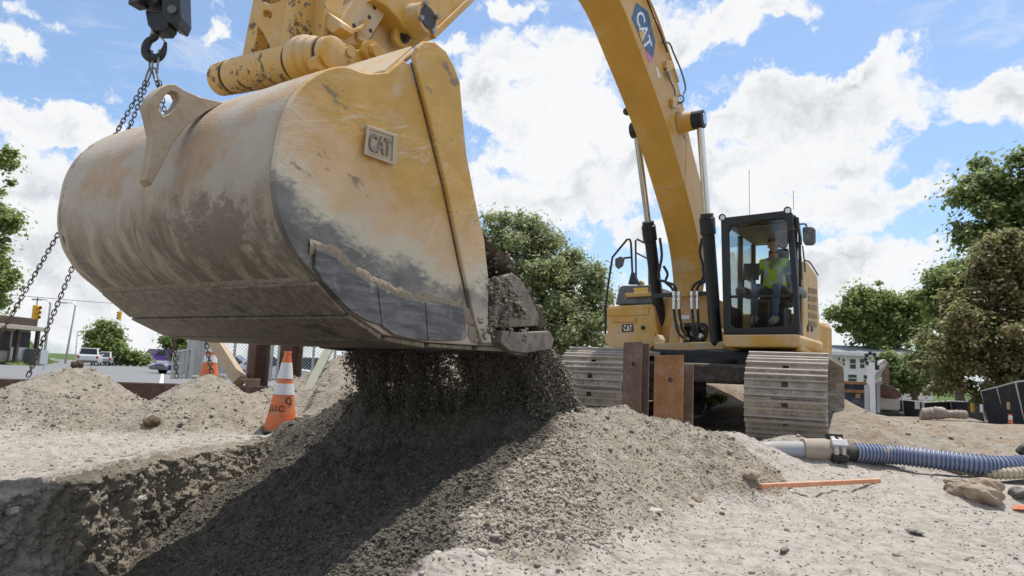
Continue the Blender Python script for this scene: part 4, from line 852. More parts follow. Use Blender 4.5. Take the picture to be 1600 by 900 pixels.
# ------------------------------------------------------------------ cab
simple('interior_grey', (.10, .11, .105), .6, 0, .1, 8, 0)
m, g, b = newmat('cab_glass'); g.n.remove(b); o_ = g.n['Material Output']
tr = g.add('ShaderNodeBsdfTransparent'); tr.inputs[0].default_value = (.90, .945, .94, 1); gl = g.add('ShaderNodeBsdfGlossy'); gl.inputs['Roughness'].default_value = .03; gl.inputs[0].default_value = (.95, .97, 1, 1)
fr_ = g.add('ShaderNodeFresnel'); fr_.inputs[0].default_value = 1.5; mx = g.add('ShaderNodeMixShader'); g.l.new(g.m('MULTIPLY_ADD', fr_.outputs[0], .65, .01, True), mx.inputs[0]); g.l.new(tr.outputs[0], mx.inputs[1]); g.l.new(gl.outputs[0], mx.inputs[2]); g.l.new(mx.outputs[0], o_.inputs[0])
AC = 1.0
cf_px = [(1126, 346), (1130, 340), (1182, 334), (1232, 328), (1238, 333), (1245, 430), (1250, 515), (1248, 522), (1180, 522), (1134, 522), (1130, 516), (1128, 430)]
op_px = [(1137, 362), (1142, 354), (1185, 345), (1222, 341), (1229, 347), (1236, 430), (1240, 495), (1236, 505), (1228, 510), (1150, 513), (1141, 508), (1139, 430)]
cq = [MA(u, v, AC) for u, v in cf_px]
cab = apx(MB(), cf_px, AC, -.10, 0, [op_px]).build('cab', 'black_steel', exc, bevel=.012, label='black framed operator cab with large front glass')
apx(MB(), op_px, AC-.03, -.008).build('windscreen', 'cab_glass', cab)
apx(MB(), [(1138, 462), (1238, 460), (1238, 464), (1138, 466)], AC-.015, .03).build('windscreen_bar', 'black_steel', cab)
l0 = MA(1128, 430, AC)[1]; l1 = MA(1247, 430, AC)[1]; zb = MA(1180, 522, AC)[2]; zt = MA(1185, 336, AC)[2]; CD = 1.6
def cbx(a0, a1, la, lb, za, zb_, name, mat, bev=.008, par=None): return MB().box(M((a0+a1)/2, (la+lb)/2, (za+zb_)/2), (F, L, ZU), (abs(a1-a0)/2, abs(lb-la)/2, abs(zb_-za)/2)).build(name, mat, par or cab, bevel=bev)
TP = .26
def lr(a): return l1-TP*(AC-a)/CD          # the door side draws in towards the back
def cslab(a0, a1, la, ins, za, zb_, name, mat, bev=.008, left=None):
    P_ = [M(a0, la, za), M(a1, la, za), M(a1, (lr(a1) if left is None else left)-ins, za), M(a0, (lr(a0) if left is None else left)-ins, za)]
    return MB().prism(P_, ZU*(zb_-za)).build(name, mat, cab, bevel=bev)
cslab(AC-.10, AC-CD, l0+.02, .02, zt-.10, zt-.01, 'roof', 'black_steel', .03)
cslab(AC-.15, AC-CD+.05, l0+.06, .06, zt-.13, zt-.105, 'roof_liner', 'interior_grey')
for nm, a_, l_, r_ in (('rear_pillar', AC-CD+.04, l0+.03, .028), ('rear_pillar', AC-CD+.04, lr(AC-CD)-.04, .03), ('door_pillar', AC-.85, l0+.02, .03)): cbx(a_-.04, a_+.04, l_-r_, l_+r_, zb, zt-.1, nm, 'black_steel')
cslab(AC-.10, AC-CD, l0+.02, .02, zb-.03, zb+.03, 'floor', 'black_steel')
cbx(AC-CD-.01, AC-CD+.04, l0+.05, lr(AC-CD)-.07, zb+.03, zb+.30, 'rear_wall', 'interior_grey')
MB().prism([M(AC-.1, l0+.02, zb+.03), M(AC-CD, l0+.02, zb+.03), M(AC-CD, l0+.02, zt-.1), M(AC-.1, l0+.02, zt-.1)], L*.006).build('side_window', 'cab_glass', cab)
dd_ = M(AC-.1, lr(AC-.1), 0)-M(AC-CD, lr(AC-CD), 0); dd_ /= np.linalg.norm(dd_); dn2 = np.cross(ZU, dd_); dn2 = dn2 if dn2@L > 0 else -dn2
def dpl(a0, a1, za, zb_, name, mat, off, th, bev=.004): return MB().prism([M(a, lr(a), z)+dn2*off for a, z in ((a0, za), (a1, za), (a1, zb_), (a0, zb_))], dn2*th).build(name, mat, cab, bevel=bev)
dpl(AC-.1, AC-CD, zb+.03, zt-.1, 'door_window', 'cab_glass', -.012, .006, 0)
for za, zc in ((zb-.02, zb+.10), (zt-.15, zt-.05)): dpl(AC-.10, AC-CD, za, zc, 'door_rail', 'black_steel', -.03, .04)
dpl(AC-.93, AC-.99, zb+.1, zt-.1, 'door_pillar', 'black_steel', -.03, .042)
MB().prism([M(AC-CD, l0+.06, zb+.30), M(AC-CD, lr(AC-CD)-.06, zb+.30), M(AC-CD, lr(AC-CD)-.06, zt-.13), M(AC-CD, l0+.06, zt-.13)], F*.006).build('rear_window', 'cab_glass', cab)
cbx(AC-.1, AC-.8, l0-.002, l0+.03, zb, zb+.42, 'lower_side_panel', 'black_steel')
# sill below the cab
apx(MB(), [(1130, 523), (1246, 522), (1250, 526), (1250, 538), (1246, 543), (1134, 543), (1130, 539)], AC+.03, -1.7).build('cab_sill', 'yellow_paint', exc, bevel=.03)
MB().prism([M(AC-.1, l1-.05, zb-.02), M(AC-2.4, l1-.18, zb-.02), M(AC-2.4, l1-.18, zb-.22), M(AC-.05, l1-.05, zb-.22)], L*.08).build('side_sill', 'yellow_dusty', exc, bevel=.03)
# mirrors, wiper, work lamps, antennae
def mirror(px, a, arm):
    o = MB().prism([M(*MA(u, v, a)) for u, v in px], F*.07).build('mirror', 'grey_plastic', cab, bevel=.015); railp(arm, a+.02, .012, 'mirror_arm', o); return o
mirror([(1212, 364), (1216, 361), (1229, 361), (1231, 366), (1231, 386), (1226, 389), (1217, 387), (1214, 380)], AC+.02, [(1231, 376), (1233, 360), (1243, 358)])
mirror([(1255, 358), (1259, 355), (1272, 356), (1275, 360), (1275, 380), (1271, 384), (1259, 384), (1256, 378)], AC-.35, [(1240, 352), (1252, 350), (1259, 350), (1262, 358)])
railp([(1248, 378), (1251, 405), (1252, 437)], AC-.3, .016, 'wiper', cab); railp([(1254, 384), (1257, 410), (1258, 425)], AC-.4, .01, 'wiper', cab)
for u, v in ((1129, 340), (1231, 329)):
    w = MB().lathe(M(*MA(u, v, AC-.02)), F, [(-.06, .03), (0, .05), (.03, .05)], 14).build('work_lamp', 'black_steel', cab); MB().lathe(M(*MA(u, v, AC+.012)), F, [(0, .036), (.004, .036)], 14).build('lens', 'chrome', w)
for u, v0, v1 in ((1171, 336, 265), (1240, 328, 298)): railp([(u, v0), (u-.5, v1)], AC-1.5, .004, 'antenna', cab)
# seat, console, levers, pedal lights
cl0 = (l0+l1)/2-.07; ZS = zb+.58; SA = AC-1.12
seat = cbx(SA-.25, SA+.25, cl0-.25, cl0+.25, ZS-.10, ZS, 'seat', 'black_rubber', .05)
MB().prism([M(SA-.22, cl0-.25, ZS-.05), M(SA-.14, cl0-.25, ZS-.02), M(SA-.26, cl0-.25, ZS+.62), M(SA-.36, cl0-.25, ZS+.60)], L*.5).build('backrest', 'black_rubber', seat, bevel=.05)
MB().box(M(SA-.36, cl0, ZS+.74), (F, L, ZU), (.05, .15, .10)).build('headrest', 'black_rubber', seat, bevel=.04)
cbx(SA-.3, SA+.2, cl0-.20, cl0+.20, zb+.03, ZS-.11, 'seat_base', 'black_steel', .02)
for s_ in (-1, 1):
    cbx(SA-.2, SA+.42, cl0+s_*.36-.08, cl0+s_*.36+.08, ZS+.04, ZS+.16, 'armrest', 'grey_plastic', .03)
    MB().tube([M(SA+.36, cl0+s_*.35, ZS+.16), M(SA+.39, cl0+s_*.34, ZS+.33)], [.02, .028], 8).build('joystick', 'black_rubber', cab)
    MB().tube([M(SA+.75, cl0+s_*.10, zb+.03), M(SA+.66, cl0+s_*.09, zb+.5)], .012, 8).build('travel_lever', 'black_rubber', cab)
    cbx(SA+.62, SA+.82, cl0+s_*.12-.06, cl0+s_*.12+.06, zb+.06, zb+.09, 'pedal', 'black_steel')
MB().prism([M(SA+.52, l0+.12, ZS+.25), M(SA+.48, l0+.12, ZS+.50), M(SA+.42, l0+.33, ZS+.50), M(SA+.46, l0+.33, ZS+.25)], -F*.04).build('monitor', 'black_steel', cab, bevel=.01)
# ------------------------------------------------------------------ undercarriage
TY = math.radians(28); FU = np.array([-math.sin(TY), -math.cos(TY), 0]); LU = np.array([math.cos(TY), -math.sin(TY), 0])
GZ = .10; TR = .49; SW = .88
def front_of(u, Y): p = PY(u, 620, Y); return np.array([p[0], p[1], 0])
fR = front_of(1226, 7.80); fL = fR-LU*2.36
TLEN = 4.0
def loop_pts(n):
    """points and tangents along the track chain: (x along FU from front idler centre, z)"""
    R_ = TR; per = 2*TLEN+2*math.pi*R_; P_ = []
    for i in range(n):
        s = per*i/n
        if s < math.pi*R_: th = math.pi/2-s/R_; P_.append((R_*math.cos(th), R_*math.sin(th), th-math.pi/2))
        elif s < math.pi*R_+TLEN: P_.append((-(s-math.pi*R_), -R_, math.pi))
        elif s < 2*math.pi*R_+TLEN: th = -math.pi/2-(s-math.pi*R_-TLEN)/R_; P_.append((-TLEN+R_*math.cos(th), R_*math.sin(th), th-math.pi/2))
        else: P_.append((-TLEN+(s-2*math.pi*R_-TLEN), R_, 0))
    return P_, per/n
NS = 50; LP, PITCHS = loop_pts(NS)
m, g, b = newmat('track_steel'); v = g.obj(); rn = g.add('ShaderNodeObjectInfo').outputs['Random']; n1 = g.noise(g.vm('ADD', v, g.comb(g.m('MULTIPLY', rn, 40), 0, 0)), 7, 6, .65); n2 = g.noise(v, 40, 5, .6)
zz = g.sep(v)[2]
c = g.mix(g.ss(n1, .35, .65), (.30, .26, .21), (.48, .43, .365)); c = g.mix(g.ss(n2, .55, .68), c, (.15, .125, .10)); c = g.mix(g.ss(zz, .028, .04), c, g.mix(n1, (.22, .18, .15), (.50, .46, .41)))
setp(g, b, c, .6, .1, g.bump(g.m('ADD', n1, n2), .4, .008))
def shoe_mesh():
    mb = MB(); h = SW/2; p = PITCHS/2
    mb.box((0, -h*.54, 0), ((1, 0, 0), (0, 1, 0), (0, 0, 1)), (p*.97, h*.46, .012)); mb.box((0, h*.54, 0), ((1, 0, 0), (0, 1, 0), (0, 0, 1)), (p*.97, h*.46, .012)); mb.box((p*.42, 0, 0), ((1, 0, 0), (0, 1, 0), (0, 0, 1)), (p*.55, h*.08, .012))
    for x, hh in ((-p*.88, .048), (-p*.05, .038), (p*.72, .046)):
        V = [(x-.017, -h, .012), (x+.017, -h, .012), (x+.009, -h, .012+hh), (x-.009, -h, .012+hh)]; V = V+[(a, h, c_) for a, b_, c_ in V]
        mb.add(V, [(0, 1, 2, 3), (7, 6, 5, 4), (0, 4, 5, 1), (1, 5, 6, 2), (2, 6, 7, 3), (3, 7, 4, 0)])
    for s_ in (-1, 1): mb.lathe((p*.3, s_*h*.22, .010), (0, 0, 1), [(0, .022), (.018, .022)], 6)
    return mb
shoe0 = None
def track(front, side):
    c0 = front-FU*TR; c0 = np.array([c0[0], c0[1], GZ+TR+.02])
    fm = MB(); fm.box(c0-FU*TLEN/2, (FU, LU, ZU), (TLEN/2+.05, .16, .19)); fm.box(c0-FU*TLEN/2+ZU*.05, (FU, LU, ZU), (TLEN/2-.4, .22, .09))
    fr = fm.build('track', 'dark_grease', exc, org=c0, bevel=.02)
    for k in (0, 1):
        q = c0-FU*TLEN*k; w = MB().lathe(q-LU*.13, LU, [(0, .25), (.02, TR-.07), (.10, TR-.05), (.16, TR-.05), (.24, TR-.07), (.26, .25)], 30); w.lathe(q-LU*.2, LU, [(0, .1), (.40, .1)], 16); w.build('idler' if k == 0 else 'sprocket', 'mud' if k == 0 else 'dark_grease', fr)
    for k in range(7): q = c0-FU*(.6+k*.46)-ZU*(TR-.15); MB().lathe(q-LU*.17, LU, [(0, .08), (.02, .11), (.32, .11), (.34, .08)], 14).build('roller', 'dark_grease', fr)
    # chain links as one band either side
    ch = MB()
    for s_ in (-.09, .09):
        P_ = [c0+FU*(x*(TR-.045)/TR if 0 else x)+LU*s_+ZU*z for x, z, _ in LP]; P_ = [q-(FU*math.cos(t+math.pi/2)+ZU*math.sin(t+math.pi/2))*.055 for q, (x, z, t) in zip(P_, LP)]
        ch.tube(P_, .042, 4, 0, False, True, False)
    ch.build('chain_band', 'dark_grease', fr)
    global shoe0
    for (x, z, t) in LP:
        q = c0+FU*x+ZU*z
        if shoe0 is None:
            shoe0 = shoe_mesh().build('track_shoe', 'track_steel', fr, org=(0, 0, 0)); o = shoe0
        else: o = shoe0.copy(); COL.objects.link(o); o.parent = fr
        tx_ = FU*math.cos(t)+ZU*math.sin(t); nz = -FU*math.sin(t)+ZU*math.cos(t)
        o.matrix_local = Matrix(((tx_[0], LU[0]*-1, nz[0], (q-c0)[0]), (tx_[1], LU[1]*-1, nz[1], (q-c0)[1]), (tx_[2], 0, nz[2], (q-c0)[2]), (0, 0, 0, 1)))
    return fr
trR = track(fR, 1); trL = track(fL, -1)
uc = (fR+fL)/2-FU*2.45
ucar = MB().box(uc+ZU*(.87), (FU, LU, ZU), (1.5, .85, .13)).build('undercarriage', 'dark_grease', exc, bevel=.04)
MB().lathe((uc[0]-.3, uc[1], .78), ZU, [(0, .95), (.30, .95)], 32).build('swing_ring', 'black_steel', exc)
sw = MB().box(M(-.9, .35, zd-.22), (F, L, ZU), (1.6, 1.1, .16)).build('belly_frame', 'black_steel', exc, bevel=.02)
for k in range(9): MB().lathe(M(.72, -.35+k*.16, zd-.22), F, [(0, .02), (.02, .02)], 6).build('bolt', 'bare_steel', sw)
MB().tube([fL-FU*1.0+ZU*.80+LU*.4, fR-FU*1.0+ZU*.80-LU*.4], .03, 8).build('cross_tube', 'bare_steel', exc)
# ================================================================== THINGS ON THE SITE
def gz(x, y): return float(H(np.array([x]), np.array([y]))[0][0])
def onground(u, v, it=40):
    """where the pixel's ray meets the ground"""
    r = ray(u, v); t0 = 1.5
    ts = np.geomspace(1.5, 60, 3000); Pn = CAM+r[None]*ts[:, None]; zz = H(Pn[:, 0], Pn[:, 1])[0]; k = np.argmax(Pn[:, 2] < zz); return Pn[k] if k > 0 else Pn[-1]
simple('rust_steel', (.20, .14, .105), .75, .2, .45, 7, .3, (.34, .27, .21), .4, 40)
simple('rust_orange', (.34, .16, .068), .8, .1, .45, 6, .35, (.36, .27, .21), .35, 40)
simple('rust_dark', (.105, .055, .04), .75, .2, .4, 7, .2, (.26, .2, .16), .4, 40)
simple('timber', (.46, .33, .20), .8, 0, .35, 8, .3, (.42, .36, .29), .4, 50)
simple('orange_wood', (.62, .26, .13), .75, 0, .25, 9, .35, (.55, .42, .33), .3, 60)
simple('pale_timber', (.42, .44, .33), .8, 0, .4, 9, .4, (.42, .38, .31), .4, 50)
simple('cone_orange', (.72, .155, .03), .5, 0, .14, 9, .35, (.46, .30, .2), .1, 60)
simple('cone_white', (.72, .72, .72), .4, 0, .10, 14, .3, (.55, .5, .45), .1, 60)
simple('galvanised', (.46, .48, .50), .45, .5, .15, 10, .15)
simple('stone_pale', (.50, .47, .43), .9, 0, .25, 20, .2, bump=.5, bscale=60)
simple('stone_dark', (.10, .095, .09), .85, 0, .35, 20, .25, bump=.5, bscale=60)
simple('clod_dark', (.11, .085, .06), .95, 0, .4, 30, 0, bump=.8, bscale=80, spec=.1)
simple('lump_tan', (.33, .265, .20), .95, 0, .4, 14, 0, bump=.8, bscale=60, spec=.1)
def rock(name, p, r, mat, label, cat='rock', sq=(1, .8, .6), seed=0, group=None, rough=.35, sub=4):
    bm = bmesh.new(); bmesh.ops.create_icosphere(bm, subdivisions=sub, radius=1); V = np.array([v.co[:] for v in bm.verts]); Fs = [[v.index for v in f.verts] for f in bm.faces]; bm.free()
    k = 1+rough*(fbm(V[:, 0]*1.3+seed*7.1+V[:, 2]*.7, V[:, 1]*1.3+V[:, 2]*1.1, 4, seed)*2)+.09*fbm(V[:, 0]*5+seed, V[:, 1]*5+V[:, 2]*4, 4, seed+5)*2
    V = V*k[:, None]*np.array(sq)*r; a = seed*1.7; V = V@np.array([[math.cos(a), math.sin(a), 0], [-math.sin(a), math.cos(a), 0], [0, 0, 1]])
    return tag(MB().add(V+np.asarray(p), Fs).build(name, mat), label, cat, group)
def rockpx(u, v, rpx, mat, label, name='rock', sink=.35, **kw):
    p = onground(u, v); r = rpx*p[1]/FPX; return rock(name, p+ZU*r*(.6-sink), r, mat, label, **kw)
rockpx(237, 662, 14, 'clod_dark', 'dark round clod on the slope of the beige soil pile', 'clod', cat='soil', seed=3)
rockpx(120, 572, 9, 'clod_dark', 'dark clod on top of the left soil pile', 'clod', cat='soil', seed=4)
rockpx(1430, 834, 13, 'stone_dark', 'flat dark grey stone lying on the pale crust', sq=(1, .6, .25), seed=5)
rockpx(1226, 862, 11, 'stone_dark', 'small dark stone at the lower edge of the pale crust', sq=(1.3, .5, .4), seed=6)
rockpx(1522, 775, 36, 'lump_tan', 'large broken tan lump beside the hollow under the blue hose', 'soil_lump', cat='soil', sq=(1.1, .8, .55), seed=7, rough=.5)
rockpx(1590, 775, 18, 'stone_dark', 'dark lump of rubble at the right edge by the hose', sq=(1, .7, .6), seed=8)
rockpx(1588, 742, 12, 'lump_tan', 'tan lump of soil under the hose at the right edge', 'soil_lump', cat='soil', seed=18)
rockpx(1174, 745, 13, 'lump_tan', 'yellowish clod at the toe of the soil pile', 'soil_lump', cat='soil', seed=9)
rockpx(1088, 782, 10, 'lump_tan', 'brown clod lying on the pale crust below the pile', 'soil_lump', cat='soil', seed=10)
rockpx(752, 866, 9, 'stone_pale', 'pale rounded stone on the lit lump of soil at the bottom', sq=(1.2, .8, .7), seed=11)
rockpx(806, 868, 8, 'stone_pale', 'upright pale stone on the lit lump of soil at the bottom', sq=(.7, .7, 1), seed=12)
rockpx(1022, 800, 10, 'stone_pale', 'white flat stone low on the side of the beige pile', sq=(1.3, .8, .4), seed=13)
for i, (u, v, r, l) in enumerate(((212, 780, 9, 'white stone set in the middle of the trench wall'), (320, 738, 6, 'small white stone high in the trench wall'), (354, 738, 5, 'tiny white stone in the darker end of the trench wall'), (10, 798, 10, 'pale stone in the sunlit end of the trench wall'))):
    r0 = ray(u, v); k = None
    for t in np.linspace(3, 9, 1200):
        q = CAM+r0*t
        if q[0] < lipx(np.array([q[1]]))[0]+.06: continue
        k = q
    ts = np.linspace(3, 9, 1500); Q_ = CAM+r0*ts[:, None]; sidev = Q_[:, 0]-lipx(Q_[:, 1])-.05; kk = np.where(np.diff(np.sign(sidev)))[0]
    q = Q_[kk[0]] if len(kk) else Q_[700]
    rock('rock', q+np.array([.03, 0, 0]), r*q[1]/FPX, 'stone_pale', l, sq=(.7, 1.3, .7), seed=20+i)
# ------------------------------------------------------------------ traffic cones
def cone(p, h, label, worn=True):
    o = thing('traffic_cone', p, label, 'traffic cone', 'orange and white traffic cones'); p = np.asarray(p, float); r0, r1 = .175*h/.91*1.02, .032
    rr = lambda t: r0+(r1-r0)*t
    base_ = MB(); w = .20*h/.91; base_.box(p+ZU*.02, ((.9, .43, 0), (-.43, .9, 0), (0, 0, 1)), (w, w, .018)); base_.build('base', 'black_rubber', o, bevel=.008)
    def band(t0, t1, mat, e): 
        return MB().lathe(p, ZU, [(.035+t0*(h-.035), rr(t0)+e)]+[(.035+t*(h-.035), rr(t)+e) for t in np.linspace(t0, t1, 5)[1:]], 32)
    band(0, 1, None, 0).build('body', 'cone_orange', o)
    MB().lathe(p, ZU, [(h*.965, r1+.006), (h*.985, r1+.007), (h, r1+.002), (h, .01)], 24).build('rim', 'cone_orange', o)
    for t0, t1 in ((.447, .587), (.65, .853)): band(t0, t1, None, .004).build('reflective_band', 'cone_white', o)
    return o, p, rr
cp = onground(432, 690); cp = np.array([0, 7.65, .0]); cp[0] = PY(437, 680, 7.65)[0]; cp[2] = min(gz(cp[0], 7.65), .06)-.03
ct = PY(452, 549, 7.65)
c1, cp_, crr = cone(cp, ct[2]-cp[2], 'tall orange cone with two white bands at the trench edge')
# the cone leans a little
c1.rotation_euler = (0, math.radians(1.0), 0)
V, Fs = textmesh('J.U.C.', .085, 0)
mbx = MB(); hh = ct[2]-cp[2]
for (t_, th0, nm, VV, FF) in ((.27, -1.72, 'J.U.C.', V, Fs),):
    P_ = []
    for v in VV:
        z = .035+t_*(hh-.035)+v[1]; r = crr((z-.035)/(hh-.035))+.004; th = th0+v[0]/r; P_.append(cp+np.array([math.cos(th)*r, math.sin(th)*r, z]))
    mbx.add(P_, FF)
mbx.build('stencil_lettering', 'black_decal', c1)
V2_, F2_ = textmesh('Q', .10, 0); mby = MB(); P_ = []
for v in V2_:
    z = .035+.37*(hh-.035)+v[1]; r = crr((z-.035)/(hh-.035))+.004; th = -.75+v[0]/r; P_.append(cp+np.array([math.cos(th)*r, math.sin(th)*r, z]))
mby.add(P_, F2_).build('stencil_lettering', 'black_decal', c1)
q = PY(326, 592, 12.0); cone((q[0], 12.0, q[2]-.15), .93, 'smaller looking cone beyond the rusty beam by the fence panels')
# ------------------------------------------------------------------ rusty beam, soldier posts, timbers on the left
def hbeam(p, q, w, h, tf, tw, side, mat, name, label, cat, group=None, bevel=.004):
    """H section from p to q; side = direction across the flanges"""
    p = np.asarray(p, float); q = np.asarray(q, float); d = (q-p); n = np.linalg.norm(d); d /= n; s = np.asarray(side, float); s = s-d*(s@d); s /= np.linalg.norm(s); e = np.cross(d, s); c = (p+q)/2
    o = thing(name, p, label, cat, group) if name else None
    MB().box(c+s*(h/2-tf/2), (d, s, e), (n/2, tf/2, w/2)).build('flange', mat, o, bevel=bevel); MB().box(c-s*(h/2-tf/2), (d, s, e), (n/2, tf/2, w/2)).build('flange', mat, o, bevel=bevel)
    MB().box(c, (d, s, e), (n/2-.002, h/2-tf, tw/2)).build('web', mat, o); return o
b0 = PY(-60, 590, 10.2); b1 = PY(478, 590, 9.6); b0[2] = PY(-60, 585, 10.2)[2]; b1[2] = PY(478, 600, 9.6)[2]
hbeam(b0-ZU*.20, b1-ZU*.20, .3, .36, .03, .03, (0, 1, 0), 'rust_dark', 'steel_beam', 'long dark rusty steel beam lying behind the left soil piles', 'steel beam')
def upost(u0, u1, vt, vb, Y, ph, mat, label, b_=.28, dep=.28, extra=0):
    pc = PY((u0+u1)/2, vb, Y); ht = PY((u0+u1)/2, vt, Y)[2]; zb_ = min(pc[2], gz(pc[0], pc[1]))-.3; side = np.array([math.sin(ph), math.cos(ph), 0]); fl = np.array([math.cos(ph), -math.sin(ph), 0])
    wv = (PY(u1, vb, Y)-PY(u0, vb, Y))[0]; o = thing('steel_post', (pc[0], pc[1], zb_), label, 'steel post', 'rusty steel posts standing in the ground')
    c = np.array([pc[0], pc[1], 0]); f = MB(); hz_ = (ht-zb_)/2; zc = (ht+zb_)/2
    hol = [c+fl*(x)+ZU*z for x, z in ()]
    w2 = b_/2; P_ = [c-fl*w2+ZU*zb_, c+fl*w2+ZU*zb_, c+fl*w2+ZU*ht, c-fl*w2+ZU*(ht-.012)]
    hc = c+fl*(.02)+ZU*(ht-.235); hole_ = [hc+fl*.027*math.cos(t)+ZU*.030*math.sin(t) for t in np.linspace(0, 2*math.pi, 12, endpoint=False)]
    f.prism(P_, side*.018, holes=[hole_]); f.build('flange', mat, o, bevel=.003)
    MB().box(c+side*(dep/2)+ZU*zc, (fl, side, ZU), (.009, dep/2-.019, hz_-.006)).build('web', 'rust_dark', o)
    k = c+side*(dep-.018); P_ = [k-fl*w2+ZU*zb_, k+fl*w2+ZU*zb_, k+fl*w2+ZU*(ht-extra-.01), k-fl*w2+ZU*(ht-extra)]
    MB().prism(P_, side*.018).build('flange', 'rust_steel', o, bevel=.003); return o
upost(973, 999, 533, 642, 7.0, math.radians(33), 'rust_steel', 'brown rusty post with a round hole, left of the orange post', b_=.20, dep=.22)
upost(1023, 1063, 554, 662, 6.4, math.radians(36), 'rust_orange', 'wide orange rusty post with a round hole before the tracks', b_=.285, dep=.27, extra=.07)
upost(381, 398, 500, 596, 9.95, math.radians(40), 'rust_dark', 'dark brown post behind the beam and the timber brace', b_=.20, dep=.24)
upost(431, 452, 500, 600, 9.95, math.radians(30), 'rust_dark', 'dark brown post behind the tall traffic cone', b_=.22, dep=.24)
def bar(name, p, q, w, h, mat, label, cat, bevel=.004, up=(0, 0, 1)):
    p = np.asarray(p, float); q = np.asarray(q, float); d = q-p; n = np.linalg.norm(d); d /= n; s = np.cross(d, np.asarray(up, float)); s /= np.linalg.norm(s); e = np.cross(s, d)
    return tag(MB().box((p+q)/2, (d, s, e), (n/2, w/2, h/2)).build(name, mat, bevel=bevel), label, cat)
bar('timber_brace', PY(318, 505, 10.6), PY(376, 596, 9.9), .16, .17, 'timber', 'pale diagonal timber brace leaning against the steel beam', 'timber', up=(0, 1, 0))
tag(MB().prism([PY(u, v, 9.55) for u, v in ((376, 592), (404, 592), (402, 606), (390, 607))], (0, .08, 0)).build('bracket', 'rust_steel', bevel=.004), 'rusty triangular bracket at the foot of the timber brace', 'bracket')
bar('plank', PY(519, 535, 9.2), PY(466, 640, 8.6), .11, .05, 'pale_timber', 'greenish plank leaning on the lit pile behind the cone', 'plank', up=(0, 1, 0))
# ------------------------------------------------------------------ hose, coupling, stake
m, g, b = newmat('hose_blue'); p = g.attr('prof'); v = g.obj(); n1 = g.noise(v, 5, 5, .6); pr_ = g.sep(p)
c = g.mix(g.ss(g.m('ADD', pr_[1], g.m('MULTIPLY', g.m('SUBTRACT', n1, .5), .5)), .35, .75), (.085, .115, .235), (.165, .19, .265)); c = g.mix(g.ss(n1, .60, .72), c, (.32, .30, .28))
setp(g, b, c, .5, 0, g.bump(g.noise(v, 60, 4), .15, .004))
simple('hose_beige', (.42, .37, .27), .6, 0, .2, 9, .3); simple('pipe_grey', (.30, .33, .38), .5, 0, .15, 6, .45); simple('pipe_dusty', (.33, .27, .22), .8, 0, .25, 9, .6)
def ribbed(name, pts, r, pitch, dr, mat, n=20):
    P_ = catmull(np.array(pts), 20); d = np.concatenate([[0], np.cumsum(np.linalg.norm(np.diff(P_, axis=0), axis=1))]); k = int(d[-1]/pitch*6); t = np.linspace(0, d[-1], k)
    Q_ = np.stack([np.interp(t, d, P_[:, i]) for i in range(3)], -1); ph = (np.arange(k) % 6)/6; rr_ = r+dr*np.where(ph < .5, 1, np.where(ph < .6, .3, -1)); mb = MB().tube(Q_, rr_, n)
    at = np.zeros((k*n, 3)); at[:, 1] = np.repeat(np.where(rr_ > r, 1, 0), n); mb.at = [at]; return mb.build(name, mat, attr=True, org=P_[0])
def gp(u, v, z): q = PZ(u, v, z); return q
hp_ = [gp(1336, 707, .16), gp(1400, 711, .155), gp(1470, 719, .145), gp(1540, 727, .13), gp(1600, 727, .14), gp(1680, 716, .17)]
tag(ribbed('suction_hose', hp_, .086, .034, .006, 'hose_blue'), 'thick ribbed blue hose lying across the pale ground', 'hose')
hb_ = [gp(1470, 727, .045), gp(1520, 736, .055), gp(1560, 740, .07), gp(1610, 737, .10), gp(1690, 728, .11)]
tag(ribbed('suction_hose', hb_, .046, .034, .005, 'hose_beige'), 'thinner ribbed beige hose running beside the blue one', 'hose')
dh = hp_[0]-hp_[1]; dh /= np.linalg.norm(dh); cpl = thing('hose_coupling', hp_[0]+dh*.22, 'black and white clamp coupling joining grey pipe and blue hose', 'coupling')
a0 = hp_[0]
MB().lathe(a0-dh*.02, dh, [(0, .075), (.01, .082), (.15, .084), (.16, .07)], 20).build('sleeve', 'black_rubber', cpl)
MB().lathe(a0+dh*.13, dh, [(0, .085), (.008, .135), (.04, .14), (.048, .10), (.07, .10), (.078, .145), (.11, .14), (.118, .10)], 22).build('flange_ring', 'stone_pale', cpl)
for k in range(6):
    th = k*1.047+.4; u_ = np.cross(dh, ZU); u_ /= np.linalg.norm(u_); w_ = np.cross(u_, dh); cc = a0+dh*.19+.135*(math.cos(th)*u_+math.sin(th)*w_)
    MB().box(cc, (dh, math.cos(th)*u_+math.sin(th)*w_, -math.sin(th)*u_+math.cos(th)*w_), (.075, .026, .035)).build('clamp', 'black_steel' if k % 2 else 'galvanised', cpl, bevel=.008)
MB().lathe(a0+dh*.25, dh, [(0, .11), (.03, .115), (.2, .105), (.24, .10)], 20).build('collar', 'pipe_dusty', cpl)
gp1 = a0+dh*.45
tag(MB().tube(np.array([gp1-dh*.05, gp1+dh*.3-ZU*.02, gp1+dh*.7-ZU*.07, gp1+dh*1.2-ZU*.17]), .080, 20).build('drain_pipe', 'pipe_grey'), 'smooth grey pipe half buried left of the hose coupling', 'pipe')
s0 = onground(1188, 764); s1 = onground(1374, 754); mx_ = max(0, max(gz(*(s0+(s1-s0)*t)[:2])-(s0+(s1-s0)*t)[2] for t in np.linspace(0, 1, 12)))
stk = bar('wooden_stake', s0+ZU*(mx_*.3+.010), s1+ZU*(mx_*.3+.010), .028, .034, 'orange_wood', 'long thin orange wooden stake lying on the pale crust', 'stake')
simple('orange_plastic', (.75, .17, .04), .5, 0, .1, 9, .3)
